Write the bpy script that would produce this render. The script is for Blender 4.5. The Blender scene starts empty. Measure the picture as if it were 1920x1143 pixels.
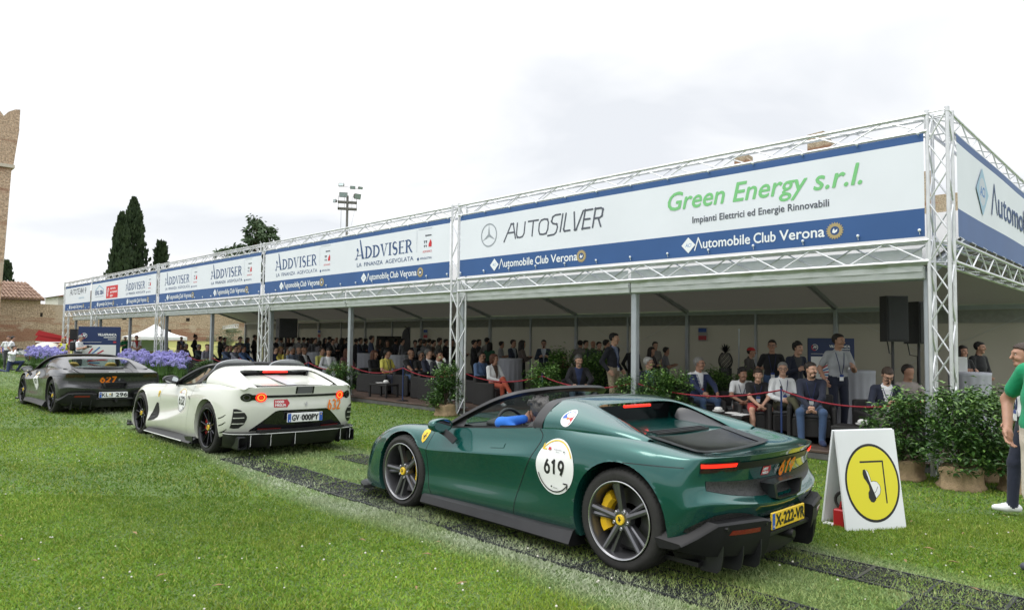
import bpy, bmesh, math, random
import numpy as np
from mathutils import Vector, Matrix, Quaternion
from mathutils.bvhtree import BVHTree
random.seed(7); np.random.seed(7)
SC = bpy.context.scene
COL = SC.collection
PI = math.pi
# ------------------------------------------------------------------ camera
cd = bpy.data.cameras.new('camera'); cam = bpy.data.objects.new('camera', cd); COL.objects.link(cam)
FPX, YAW, PITCH, ROLL, CX, CY, CH = 1299.66, math.radians(46.5566), math.radians(2.7185), math.radians(0.5515), 1017.74, 575.87, 1.59
_F = Vector((-math.cos(YAW), math.sin(YAW), 0)); _R = Vector((math.sin(YAW), math.cos(YAW), 0)); _U = Vector((0, 0, 1))
F2 = _F * math.cos(PITCH) + _U * math.sin(PITCH); U2 = _U * math.cos(PITCH) - _F * math.sin(PITCH)
R3 = _R * math.cos(ROLL) + U2 * math.sin(ROLL); U3 = U2 * math.cos(ROLL) - _R * math.sin(ROLL)
m = Matrix((R3, U3, -F2)).transposed().to_4x4(); m.translation = (0, 0, CH)
cam.matrix_world = m
cd.sensor_fit = 'HORIZONTAL'; cd.sensor_width = 36; cd.lens = 36 * FPX / 1920
cd.shift_x = -(CX - 960) / 1920; cd.shift_y = (CY - 571.5) / 1920
cd.clip_start = 0.05; cd.clip_end = 2000
SC.camera = cam
# ------------------------------------------------------------------ world: bright overcast sky
W = bpy.data.worlds.new('World'); SC.world = W; W.use_nodes = True
SUN_EL, SUN_AZ = math.radians(56), math.radians(205)
def build_world():
 nt = W.node_tree; nt.nodes.clear(); N = nt.nodes.new; L = nt.links.new
 out = N('ShaderNodeOutputWorld'); bg = N('ShaderNodeBackground'); bg.inputs[1].default_value = 0.1
 sky = N('ShaderNodeTexSky'); sky.sky_type = 'NISHITA'; sky.sun_disc = False
 sky.sun_elevation = SUN_EL; sky.sun_rotation = SUN_AZ
 tc = N('ShaderNodeTexCoord'); sx = N('ShaderNodeSeparateXYZ'); L(tc.outputs['Generated'], sx.inputs[0])
 def M(op, a, b=None, c=None):
  n = N('ShaderNodeMath'); n.operation = op
  for i, v in enumerate((a, b, c)):
   if v is None: continue
   if isinstance(v, (int, float)): n.inputs[i].default_value = v
   else: L(v, n.inputs[i])
  return n.outputs[0]
 z = M('MAXIMUM', sx.outputs[2], 0.0)
 inv = M('DIVIDE', 1.0, M('ADD', z, 0.16))
 cb = N('ShaderNodeCombineXYZ'); L(M('MULTIPLY', sx.outputs[0], inv), cb.inputs[0]); L(M('MULTIPLY', sx.outputs[1], inv), cb.inputs[1])
 n1 = N('ShaderNodeTexNoise'); n1.inputs['Scale'].default_value = 0.85; n1.inputs['Detail'].default_value = 5; n1.inputs['Roughness'].default_value = .5; n1.inputs['Distortion'].default_value = .5
 L(cb.outputs[0], n1.inputs[0])
 r = N('ShaderNodeValToRGB'); r.color_ramp.elements[0].position = .40; r.color_ramp.elements[1].position = .64
 r.color_ramp.elements[0].color = (.80, .825, .865, 1); r.color_ramp.elements[1].color = (1.1, 1.1, 1.1, 1)
 L(n1.outputs[0], r.inputs[0])
 lum = M('MULTIPLY', M('ADD', M('MULTIPLY', M('MAXIMUM', M('SUBTRACT', z, .38), 0.0), 2.7), M('ADD', M('MULTIPLY', z, .04), .862)), 12.2)
 hz = N('ShaderNodeMapRange'); hz.inputs[1].default_value = .02; hz.inputs[2].default_value = .16; L(z, hz.inputs[0]); hm = N('ShaderNodeMix'); hm.data_type = 'RGBA'; L(hz.outputs[0], hm.inputs[0]); hm.inputs[6].default_value = (1.06, 1.06, 1.07, 1); L(r.outputs[0], hm.inputs[7])
 mul = N('ShaderNodeVectorMath'); mul.operation = 'SCALE'; L(hm.outputs[2], mul.inputs[0]); L(lum, mul.inputs['Scale'])
 mix = N('ShaderNodeMix'); mix.data_type = 'RGBA'; mix.inputs[0].default_value = .93
 L(sky.outputs[0], mix.inputs[6]); L(mul.outputs[0], mix.inputs[7])
 L(mix.outputs[2], bg.inputs[0]); L(bg.outputs[0], out.inputs[0])
build_world()
sd = bpy.data.lights.new('sun', 'SUN'); sd.energy = 1.1; sd.angle = math.radians(25); sd.color = (1, .97, .92)
sun = bpy.data.objects.new('sun', sd); COL.objects.link(sun)
_sd = Vector((math.sin(SUN_AZ) * math.cos(SUN_EL), math.cos(SUN_AZ) * math.cos(SUN_EL), math.sin(SUN_EL)))
sun.rotation_euler = _sd.to_track_quat('Z', 'Y').to_euler()
SC.view_settings.view_transform = 'Standard'; SC.view_settings.look = 'None'
SC.view_settings.exposure = .08; SC.view_settings.gamma = 1; SC.view_settings.use_curve_mapping = False
SC.render.engine = 'CYCLES'
SC.cycles.max_bounces = 6; SC.cycles.diffuse_bounces = 3; SC.cycles.glossy_bounces = 3; SC.cycles.transmission_bounces = 4; SC.cycles.transparent_max_bounces = 6
# ------------------------------------------------------------------ helpers
def pray(x, y):
 d = F2 * FPX + R3 * (x - CX) - U3 * (y - CY); return d.normalized()
def at_y(x, Y, y=600):
 d = pray(x, y); t = Y / d.y; return Vector((d.x * t, Y, CH + d.z * t))
def at_x(x, X, y=600):
 d = pray(x, y); t = X / d.x; return Vector((X, d.y * t, CH + d.z * t))
def gz(y):
 return 0.0 if y < 3.6 else (-0.022 * (y - 3.6) if y < 10.4 else -0.15)
DECK = -0.01
def tag(o, label=None, cat=None, group=None, kind=None):
 if label: o['label'] = label
 if cat: o['category'] = cat
 if group: o['group'] = group
 if kind: o['kind'] = kind
 return o
def empty(name, loc=(0, 0, 0), rz=0, label=None, cat=None, group=None, parent=None):
 o = bpy.data.objects.new(name, None); COL.objects.link(o); o.location = loc; o.rotation_euler = (0, 0, rz); o.empty_display_size = .1
 if parent: o.parent = parent
 return tag(o, label, cat, group)
_M = {}
def mat(name, col=(.5, .5, .5), rough=.6, metal=0.0, var=0.0, vscale=8.0, bump=0.0, bscale=60.0, spec=.5, coat=0.0, emit=None, estr=1.0, col2=None, sheen=0, detail=3, trans=0.0):
 if name in _M: return _M[name]
 M = bpy.data.materials.new(name); M.use_nodes = True; nt = M.node_tree; b = nt.nodes['Principled BSDF']; L = nt.links.new; N = nt.nodes.new
 b.inputs['Base Color'].default_value = (*col, 1); b.inputs['Roughness'].default_value = rough; b.inputs['Metallic'].default_value = metal
 b.inputs['Specular IOR Level'].default_value = spec
 if coat: b.inputs['Coat Weight'].default_value = coat; b.inputs['Coat Roughness'].default_value = .04
 if sheen: b.inputs['Sheen Weight'].default_value = sheen
 if trans: b.inputs['Transmission Weight'].default_value = trans
 if emit: b.inputs['Emission Color'].default_value = (*emit, 1); b.inputs['Emission Strength'].default_value = estr
 tc = None
 if var or col2:
  tc = N('ShaderNodeTexCoord'); n = N('ShaderNodeTexNoise'); n.inputs['Scale'].default_value = vscale; n.inputs['Detail'].default_value = detail
  L(tc.outputs['Object'], n.inputs[0])
  r = N('ShaderNodeValToRGB'); L(n.outputs[0], r.inputs[0]); r.color_ramp.elements[0].position = .3; r.color_ramp.elements[1].position = .7
  c2 = col2 or tuple(min(1, c * (1 + var)) for c in col); c1 = col if col2 else tuple(c * (1 - var) for c in col)
  r.color_ramp.elements[0].color = (*c1, 1); r.color_ramp.elements[1].color = (*c2, 1); L(r.outputs[0], b.inputs['Base Color'])
 if bump:
  tc = tc or N('ShaderNodeTexCoord'); n = N('ShaderNodeTexNoise'); n.inputs['Scale'].default_value = bscale; n.inputs['Detail'].default_value = 4
  L(tc.outputs['Object'], n.inputs[0]); bp = N('ShaderNodeBump'); bp.inputs['Strength'].default_value = bump; bp.inputs['Distance'].default_value = .02
  L(n.outputs[0], bp.inputs['Height']); L(bp.outputs[0], b.inputs['Normal'])
 _M[name] = M; return M
class MB:
 """collects shapes that end up in one mesh"""
 def __init__(s): s.v = []; s.f = []; s.mi = []; s.cur = 0; s.out = []
 def add(s, vs, fs):
  o = len(s.v); s.v.extend([tuple(x) for x in vs]); s.f.extend([tuple(i + o for i in f) for f in fs]); s.mi.extend([s.cur] * len(fs)); return s
 def box(s, a, b):
  (x0, y0, z0), (x1, y1, z1) = a, b
  if x0 > x1: x0, x1 = x1, x0
  if y0 > y1: y0, y1 = y1, y0
  if z0 > z1: z0, z1 = z1, z0
  return s.add([(x0, y0, z0), (x1, y0, z0), (x1, y1, z0), (x0, y1, z0), (x0, y0, z1), (x1, y0, z1), (x1, y1, z1), (x0, y1, z1)],
              [(0, 3, 2, 1), (4, 5, 6, 7), (0, 1, 5, 4), (1, 2, 6, 5), (2, 3, 7, 6), (3, 0, 4, 7)])
 def bbox(s, a, b, r=.01):
  """box with chamfered vertical and top edges"""
  (x0, y0, z0), (x1, y1, z1) = a, b
  def ring(d, z): return [(x0 + d, y0, z), (x1 - d, y0, z), (x1, y0 + d, z), (x1, y1 - d, z), (x1 - d, y1, z), (x0 + d, y1, z), (x0, y1 - d, z), (x0, y0 + d, z)]
  def ring2(d, z): return [(x + (d if x < (x0 + x1) / 2 else -d), y + (d if y < (y0 + y1) / 2 else -d), zz) for x, y, zz in ring(d, z)]
  R = [ring2(r, z0), ring(r, z0 + r), ring(r, z1 - r), ring2(r, z1)]
  vs = sum(R, []); fs = []
  for k in range(3):
   for i in range(8): fs.append((k * 8 + i, k * 8 + (i + 1) % 8, k * 8 + 8 + (i + 1) % 8, k * 8 + 8 + i))
  fs.append(tuple(range(7, -1, -1))); fs.append(tuple(range(24, 32)))
  return s.add(vs, fs)
 def tube(s, pts, r, n=8, cap=True):
  """round bar along a list of points; r a number or one per point"""
  P = [Vector(p) for p in pts]; rs = r if isinstance(r, (list, tuple)) else [r] * len(P)
  vs = []; fs = []; prev = None
  for i, p in enumerate(P):
   t = (P[min(i + 1, len(P) - 1)] - P[max(i - 1, 0)]).normalized()
   if prev is None:
    a = t.orthogonal().normalized()
   else:
    a = (prev - t * prev.dot(t)).normalized()
   prev = a; b = t.cross(a)
   for k in range(n):
    an = 2 * PI * k / n; vs.append(p + a * (rs[i] * math.cos(an)) + b * (rs[i] * math.sin(an)))
  for i in range(len(P) - 1):
   for k in range(n): fs.append((i * n + k, i * n + (k + 1) % n, (i + 1) * n + (k + 1) % n, (i + 1) * n + k))
  if cap: fs.append(tuple(range(n - 1, -1, -1))); fs.append(tuple((len(P) - 1) * n + k for k in range(n)))
  return s.add(vs, fs)
 def lathe(s, prof, c=(0, 0, 0), n=16, axis='z', cap=True):
  """profile [(r,h)] turned about an axis through c"""
  vs = []; fs = []
  for r, h in prof:
   for k in range(n):
    an = 2 * PI * k / n; x, y = r * math.cos(an), r * math.sin(an)
    if axis == 'z': vs.append((c[0] + x, c[1] + y, c[2] + h))
    elif axis == 'y': vs.append((c[0] + y, c[1] + h, c[2] + x))
    else: vs.append((c[0] + h, c[1] + x, c[2] + y))
  for i in range(len(prof) - 1):
   for k in range(n): fs.append((i * n + k, i * n + (k + 1) % n, (i + 1) * n + (k + 1) % n, (i + 1) * n + k))
  if cap:
   if prof[0][0] > 1e-5: fs.append(tuple(range(n - 1, -1, -1)))
   if prof[-1][0] > 1e-5: fs.append(tuple((len(prof) - 1) * n + k for k in range(n)))
  return s.add(vs, fs)
 def quad(s, a, b, c, d): return s.add([a, b, c, d], [(0, 1, 2, 3)])
 def prism(s, poly, O, ex, ey, en, th):
  """polygon in the plane (ex,ey) given thickness along en"""
  O, ex, ey, en = Vector(O), Vector(ex), Vector(ey), Vector(en); n = len(poly)
  vs = [O + ex * a + ey * b for a, b in poly] + [O + ex * a + ey * b + en * th for a, b in poly]
  fs = [tuple(range(n - 1, -1, -1)), tuple(range(n, 2 * n))] + [(i, (i + 1) % n, n + (i + 1) % n, n + i) for i in range(n)]
  return s.add(vs, fs)
 def ellip(s, c, r, n=12, m=8, rot=None):
  vs = []; fs = []; c = Vector(c)
  for i in range(m + 1):
   t = PI * i / m
   for k in range(n):
    p = 2 * PI * k / n; q = Vector((r[0] * math.sin(t) * math.cos(p), r[1] * math.sin(t) * math.sin(p), r[2] * math.cos(t)))
    if rot: q = rot @ q
    vs.append(c + q)
  for i in range(m):
   for k in range(n): fs.append((i * n + k, (i + 1) * n + k, (i + 1) * n + (k + 1) % n, i * n + (k + 1) % n))
  return s.add(vs, fs)
 def flush(s, name):
  c = MB(); c.v, c.f, c.mi = s.v, s.f, s.mi; s.v, s.f, s.mi = [], [], []
  if c.f: s.out.append((name, c))
 def mesh(s, name, mats, smooth=None):
  me = bpy.data.meshes.new(name); me.from_pydata([tuple(v) for v in s.v], [], s.f)
  for mm in (mats if isinstance(mats, (list, tuple)) else [mats]): me.materials.append(mm)
  if any(s.mi): me.polygons.foreach_set('material_index', s.mi)
  if smooth is not None:
   me.shade_smooth()
   if smooth < 3.1: me.set_sharp_from_angle(angle=smooth)
  me.update(); return me
 def build(s, name, mats, parent=None, smooth=None, loc=None):
  o = bpy.data.objects.new(name, s.mesh(name, mats, smooth)); COL.objects.link(o)
  if parent: o.parent = parent
  if loc: o.location = loc
  return o
def obj(name, me, parent=None, loc=(0, 0, 0)):
 o = bpy.data.objects.new(name, me); COL.objects.link(o); o.location = loc
 if parent: o.parent = parent
 return o
def kids(o): return [c for c in bpy.data.objects if c.parent == o]
def copy_tree(o, loc=None, rz=None, label=None, group=None, parent=None):
 c = o.copy(); COL.objects.link(c)
 if parent: c.parent = parent
 if loc is not None: c.location = loc
 if rz is not None: c.rotation_euler = (0, 0, rz)
 if label: c['label'] = label
 if group: c['group'] = group
 for ch in o.children: copy_tree(ch, parent=c)
 return c
# --- lettering
_TX = {}
def text2d(s, res=3):
 if s in _TX: return _TX[s]
 c = bpy.data.curves.new('lettering', 'FONT'); c.body = s; c.resolution_u = res; c.size = 1
 o = bpy.data.objects.new('lettering', c); COL.objects.link(o)
 dg = bpy.context.evaluated_depsgraph_get(); me = bpy.data.meshes.new_from_object(o.evaluated_get(dg))
 v = np.array([(a.co.x, a.co.y) for a in me.vertices]); f = [tuple(p.vertices) for p in me.polygons]
 bpy.data.objects.remove(o); bpy.data.curves.remove(c); bpy.data.meshes.remove(me)
 _TX[s] = (v, f); return _TX[s]
CAP = None
def put_text(mb, s, O, ex, ez, x0, x1, z0, cap, shear=0.0, off=(0, 0, 0), bold=0.0):
 """lettering between x0 and x1 with its baseline at z0 and capitals cap high, in the plane (ex,ez) at O"""
 global CAP
 if CAP is None: v = text2d('H')[0]; CAP = v[:, 1].max()
 v, f = text2d(s)
 a, b = v[:, 0].min(), v[:, 0].max(); O, ex, ez = Vector(O) + Vector(off), Vector(ex), Vector(ez)
 zz = v[:, 1] / CAP * cap; xx = x0 + (v[:, 0] - a) / (b - a) * (x1 - x0 - shear * cap) + zz * shear
 def put(dx, dz, k):
  mb.add([O + ex * float(p + dx) + ez * float(z0 + q + dz) + ex.cross(ez) * (k * .00003) for p, q in zip(xx, zz)], f)
 put(0, 0, 0)
 if bold:
  for k, (dx, dz) in enumerate(((bold, 0), (-bold, 0), (0, bold), (0, -bold))): put(dx, dz, k + 1)
def split_stroke(pts, w):
 """cut a polyline at sharp corners so that every piece keeps its width"""
 ws = list(w) if isinstance(w, (list, tuple)) else [w] * len(pts); out = []; cp, cw = [pts[0]], [ws[0]]
 for i in range(1, len(pts)):
  cp.append(pts[i]); cw.append(ws[i])
  if i < len(pts) - 1:
   a = math.atan2(pts[i][1] - pts[i - 1][1], pts[i][0] - pts[i - 1][0]); b = math.atan2(pts[i + 1][1] - pts[i][1], pts[i + 1][0] - pts[i][0]); d = abs((b - a + PI) % (2 * PI) - PI)
   if d > .75:
    e = ws[i] * .35; cp[-1] = (pts[i][0] + math.cos(a) * e, pts[i][1] + math.sin(a) * e); out.append((cp, cw)); cp, cw = [(pts[i][0] - math.cos(b) * e, pts[i][1] - math.sin(b) * e)], [ws[i]]
 out.append((cp, cw)); return out
class Pen:
 """flat print drawn with strokes in a plane; every stroke lies a hair in front of the last"""
 def __init__(s, mb, O, ex, ez, step=.00003): s.mb = mb; s.O = Vector(O); s.ex = Vector(ex); s.ez = Vector(ez); s.n = s.ex.cross(s.ez); s.k = 0; s.step = step
 def P(s, x, z): return s.O + s.ex * x + s.ez * z + s.n * (s.k * s.step)
 def poly(s, pts):
  s.k += 1; s.mb.add([s.P(x, z) for x, z in pts], [tuple(range(len(pts)))])
 def stroke(s, pts, w, rnd=False):
  for p_, w_ in split_stroke(pts, w): s.stroke1(p_, w_, rnd)
 def stroke1(s, pts, w, rnd=False):
  s.k += 1; ws = w if isinstance(w, (list, tuple)) else [w] * len(pts); vs = []
  for i, (x, z) in enumerate(pts):
   x0, z0 = pts[max(0, i - 1)]; x1, z1 = pts[min(len(pts) - 1, i + 1)]; dx, dz = x1 - x0, z1 - z0; l = math.hypot(dx, dz) or 1
   h = ws[i] / 2; vs += [s.P(x - dz / l * h, z + dx / l * h), s.P(x + dz / l * h, z - dx / l * h)]
  s.mb.add(vs, [(2 * i, 2 * i + 1, 2 * i + 3, 2 * i + 2) for i in range(len(pts) - 1)])
  if rnd:
   for x, z in (pts[0], pts[-1]): s.disc(x, z, ws[0] / 2, 8)
 def disc(s, x, z, r, n=20, rz=None):
  rz = rz or r; s.poly([(x + r * math.cos(2 * PI * i / n), z + rz * math.sin(2 * PI * i / n)) for i in range(n)])
 def ring(s, x, z, r, w, n=28, rz=None):
  rz = rz or r; s.stroke([(x + r * math.cos(2 * PI * i / n), z + rz * math.sin(2 * PI * i / n)) for i in range(n + 1)], w)
def arcpts(cx, cz, rx, rz, a0, a1, n=8):
 return [(cx + rx * math.cos(math.radians(a0 + (a1 - a0) * i / n)), cz + rz * math.sin(math.radians(a0 + (a1 - a0) * i / n))) for i in range(n + 1)]
# ------------------------------------------------------------------ event pavilion: trusses, banners, tent, deck
ALU = mat('truss_aluminium', (.72, .73, .74), .38, .75, var=.10, vscale=5, bump=.05, bscale=90)
POST = mat('post_aluminium', (.42, .45, .48), .45, .6, var=.08, vscale=3)
FY, TA, X0, SPX = 10.19, .24, -2.343, 10.0
ZT, ZT2, ZL, ZB = 4.668, 4.44, 2.97, 2.69
GND = -.15
def chord(p, q, r=.025): return MB().tube([p, q], r, 8)
_BR = {}
def brace_mesh(p, q, r=.011):
 d = Vector(q) - Vector(p); k = round(d.length, 3)
 if k not in _BR: _BR[k] = MB().tube([(0, 0, 0), (0, 0, d.length)], r, 6).mesh('brace', ALU, .9)
 return _BR[k], d
def put_brace(p, q, parent):
 me, d = brace_mesh(p, q); o = obj('brace', me, parent); o.rotation_mode = 'QUATERNION'
 o.location = p; o.rotation_quaternion = d.to_track_quat('Z', 'Y'); return o
def truss(name, p, q, ua, ub, label, cat, group=None, fine=True, step=.47, hb=TA, wa=TA):
 """box truss from p to q; ua, ub the cross directions (width wa, hb)"""
 p, q, ua, ub = Vector(p), Vector(q), Vector(ua) * wa, Vector(ub) * hb
 root = empty(name, p, 0, label, cat, group); root['kind'] = 'thing'; d = q - p; n = max(2, round(d.length / step)); mb = MB()
 cs = [Vector((0, 0, 0)), ua, ua + ub, ub]
 for c in cs:
  MB().tube([c, c + d], .025, 8).build('chord', ALU, root, .9)
 bra = []
 for fi in range(4):
  a, b = cs[fi], cs[(fi + 1) % 4]
  for k in range(n):
   t0, t1 = k / n, (k + 1) / n
   s, e = (a, b) if (k + fi) % 2 == 0 else (b, a)
   bra.append((s + d * t0, e + d * t1))
  bra.append((a, b)); bra.append((a + d, b + d))
 if fine:
  for s, e in bra: put_brace(s, e, root)
 else:
  for s, e in bra: mb.tube([s, e], .011, 5, False)
  o = mb.build('bracing', ALU, root); o['kind'] = 'stuff'
 jm = MB()
 for t in ([0, .5, 1] if d.length > 6 else [0, 1]):
  for c in cs: jm.tube([c + d * t - d.normalized() * .03, c + d * t + d.normalized() * .03], .031, 8)
 jm.build('connector', ALU, root, .9)
 return root
COLX = [X0 - SPX * k for k in range(5)] + [-48.2]
ord_ = ['corner column at the right end, beside the bushes in burlap', 'column left of the star-logo banner', 'column between the two navy serif-lettered banners', 'column fourth from the right corner', 'column second from the far left end', 'column at the far left end of the banners']
for k, x in enumerate(COLX):
 truss('truss_column', (x, FY, GND), (x, FY, ZT + .02), (-1, 0, 0), (0, 1, 0), 'silver lattice truss ' + ord_[k], 'truss column', 'truss columns of the pavilion front', k < 3, .42)
bn = ['above the banner with the three-pointed star', 'above the big banner with two large serif logos', 'above the third banner from the right', 'above the banner with the red square logo', 'above the short leftmost banner']
for k in range(5):
 xr, xl = COLX[k] - TA - .03, COLX[k + 1] + .03
 truss('truss_beam', (xr, FY, ZT2), (xl, FY, ZT2), (0, 0, 1), (0, 1, 0), 'upper silver truss beam ' + bn[k], 'truss beam', 'upper truss beams', k < 1, .5, wa=ZT - ZT2)
 truss('truss_beam', (xr, FY, ZB), (xl, FY, ZB), (0, 0, 1), (0, 1, 0), 'lower silver truss beam ' + bn[k].replace('above', 'below'), 'truss beam', 'lower truss beams', k < 1, .5, wa=ZL - ZB)
for z0, z1, nm in ((ZT2, ZT, 'upper'), (ZB, ZL, 'lower')):
 truss('truss_beam', (X0, FY + TA + .03, z0), (X0, FY + 10.2, z0), (0, 0, 1), (-1, 0, 0), nm + ' silver truss beam running back from the right corner', 'truss beam', None, True, .5, wa=z1 - z0)
truss('truss_column', (X0, FY + 10.24, GND), (X0, FY + 10.24, ZT + .02), (-1, 0, 0), (0, 1, 0), 'silver lattice truss column behind the right end banner', 'truss column', 'truss columns of the pavilion front', False, .42)
BW = mat('banner_white', (.77, .80, .86), .55, var=.025, vscale=1.2, bump=.02, bscale=3)
BB = mat('banner_blue', (.028, .095, .275), .5, var=.06, vscale=1.5)
INK_NAVY = mat('ink_navy', (.025, .07, .20), .6); INK_GREY = mat('ink_grey', (.09, .10, .13), .6); INK_GREEN = mat('ink_green', (.20, .56, .22), .6)
INK_WHITE = mat('ink_white', (.82, .85, .88), .6); INK_RED = mat('ink_red', (.62, .03, .04), .6); INK_SILVER = mat('ink_silver', (.30, .33, .37), .6); INK_GOLD = mat('ink_gold', (.42, .33, .16), .5)
INK_PALE = mat('ink_pale', (.55, .59, .66), .6); INK_BLUE = mat('ink_blue', (.05, .20, .50), .6); INK_LIGHT = mat('ink_lightblue', (.35, .52, .66), .6)
BINK = [INK_NAVY, INK_GREY, INK_GREEN, INK_WHITE, INK_RED, INK_SILVER, INK_GOLD, INK_PALE, INK_BLUE, INK_LIGHT]
NAVY, GREY, GREEN, WHITE, RED, SILVER, GOLD, PALE, BLUE, LIGHT = range(10)
EX, EZ = (1, 0, 0), (0, 0, 1)
BY = FY - .03
def canvas_sheet(mb, x0, x1, z0, z1, y, nx, seed, amp=.0015):
 """hanging vinyl: slightly uneven sheet"""
 rnd = random.Random(seed); nz = 3; vs = []; ph = rnd.random() * 6
 for i in range(nx + 1):
  for j in range(nz + 1):
   x = x0 + (x1 - x0) * i / nx; z = z0 + (z1 - z0) * j / nz
   vs.append((x, y + amp * math.sin(x * 1.3 + ph + z) * (0.4 + .6 * math.sin(PI * j / nz)), z))
 mb.add(vs, [(i * (nz + 1) + j, (i + 1) * (nz + 1) + j, (i + 1) * (nz + 1) + j + 1, i * (nz + 1) + j + 1) for i in range(nx) for j in range(nz)])
def serif(pen, word, x0, x1, z0, h, big=1.0):
 """roman capitals with thick and thin strokes; first letter larger"""
 wd = {'A': .92, 'D': .95, 'V': .9, 'I': .48, 'S': .68, 'E': .78, 'R': .9}
 tot = sum(wd[c] for c in word) + .35; u = (x1 - x0) / tot; x = x0
 for n, c in enumerate(word):
  H = h * (big if n == 0 else 1); w = wd[c] * u * .86; T = u * .17; t = u * .055; sw = u * .16
  X = lambda a: x + a * w
  if n == 0: w *= 1.25
  def foot(cx, z, ww=None): pen.poly([(cx - (ww or sw), z), (cx + (ww or sw), z), (cx + (ww or sw), z + t), (cx - (ww or sw), z + t)])
  if c == 'A':
   pen.poly([(X(.42), z0 + H), (X(.55), z0 + H), (X(1.0), z0), (X(.76), z0)])
   pen.stroke([(X(.02), z0), (X(.16), z0 + H * .22), (X(.30), z0 + H * .48)], t * 1.5); pen.stroke([(X(.12), z0 + H * .2), (X(.8), z0 + H * .2)], t)
   foot(X(.03), z0); foot(X(.9), z0); pen.disc(X(.16), z0 + H * .5, u * .10, 12, u * .12)
  elif c == 'D':
   pen.stroke([(X(.2), z0), (X(.2), z0 + H)], T)
   pts = arcpts(X(.25), z0 + H / 2, w * .68, H / 2 - t / 2, -90, 90, 12); pen.stroke(pts, [t + (T - t) * math.cos(PI * (i / 12 - .5)) for i in range(13)])
   foot(X(.15), z0); foot(X(.15), z0 + H - t)
  elif c == 'V':
   pen.poly([(X(.02), z0 + H), (X(.28), z0 + H), (X(.58), z0), (X(.48), z0)]); pen.stroke([(X(.53), z0), (X(.92), z0 + H)], t)
   foot(X(.14), z0 + H - t); foot(X(.92), z0 + H - t)
  elif c == 'I':
   pen.stroke([(X(.5), z0), (X(.5), z0 + H)], T); foot(X(.5), z0); foot(X(.5), z0 + H - t)
  elif c == 'S':
   pts = arcpts(X(.5), z0 + H * .74, w * .36, H * .24, 30, 270, 10) + arcpts(X(.5), z0 + H * .26, w * .40, H * .25, 90, -150, 10)[1:]
   pen.stroke(pts, [t + (T - t) * max(0, math.sin(PI * i / (len(pts) - 1))) for i in range(len(pts))])
  elif c == 'E':
   pen.stroke([(X(.25), z0), (X(.25), z0 + H)], T)
   for zz, e in ((z0 + t / 2, .95), (z0 + H / 2, .75), (z0 + H - t / 2, .9)): pen.stroke([(X(.08), zz), (X(e), zz)], t); pen.stroke([(X(e), zz - H * .07), (X(e), zz + H * .07)], t)
  elif c == 'R':
   pen.stroke([(X(.2), z0), (X(.2), z0 + H)], T); foot(X(.2), z0); foot(X(.15), z0 + H - t)
   pts = arcpts(X(.25), z0 + H * .74, w * .5, H * .25, -90, 90, 10); pen.stroke(pts, [t + (T * .8 - t) * math.cos(PI * (i / 10 - .5)) for i in range(11)])
   pen.poly([(X(.38), z0 + H * .5), (X(.58), z0 + H * .5), (X(1.02), z0), (X(.80), z0)])
  x += wd[c] * u + (u * .22 if n == 0 else 0)
def gear(mb, pen, x, z, r):
 mb.cur = GOLD; n = 20; pts = []
 for i in range(n):
  a = 2 * PI * i / n
  for da, rr in ((-.09, r * .86), (-.05, r), (.05, r), (.09, r * .86)): pts.append((x + rr * math.cos(a + da), z + rr * math.sin(a + da)))
 pen.poly(pts); mb.cur = NAVY; pen.disc(x, z, r * .52, 18)
 mb.cur = WHITE; pen.poly([(x - r * .3, z - r * .2), (x - r * .05, z - r * .3), (x + r * .25, z - r * .1), (x + r * .3, z + r * .2), (x + .0, z + r * .02), (x - r * .1, z + r * .3), (x - r * .25, z + r * .1)])
def aci(mb, pen, O, x, z, r):
 mb.cur = WHITE; pen.poly([(x - r, z), (x, z - r), (x + r, z), (x, z + r)])
 mb.cur = BLUE; pen.k += 1; put_text(mb, 'ACI', O, EX, EZ, x - r * .45, x + r * .45, z - r * .22, r * .44, .2, pen.n * (pen.k * pen.step))
def acv(mb, pen, O, xd, x0, x1, xg, z0=3.145, cap=.155):
 mb.flush('logo_print'); aci(mb, pen, O, xd, z0 + .07, .135); mb.flush('diamond_emblem')
 mb.cur = WHITE; pen.k += 2
 put_text(mb, 'utomobile', O, EX, EZ, x0 + (x1 - x0) * .075, x0 + (x1 - x0) * .46, z0, cap, 0, pen.n * (pen.k * pen.step), .004)
 put_text(mb, 'Club', O, EX, EZ, x0 + (x1 - x0) * .49, x0 + (x1 - x0) * .655, z0, cap, 0, pen.n * (pen.k * pen.step), .004)
 put_text(mb, 'Verona', O, EX, EZ, x0 + (x1 - x0) * .685, x1, z0, cap, 0, pen.n * (pen.k * pen.step), .004); pen.k += 6
 pen.stroke([(x0, z0 - .03), (x0 + (x1 - x0) * .033, z0 + cap * 1.15), (x0 + (x1 - x0) * .066, z0)], .022)
 mb.flush('club_lettering'); gear(mb, pen, xg, z0 + .07, .125); mb.flush('gear_emblem')
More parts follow.
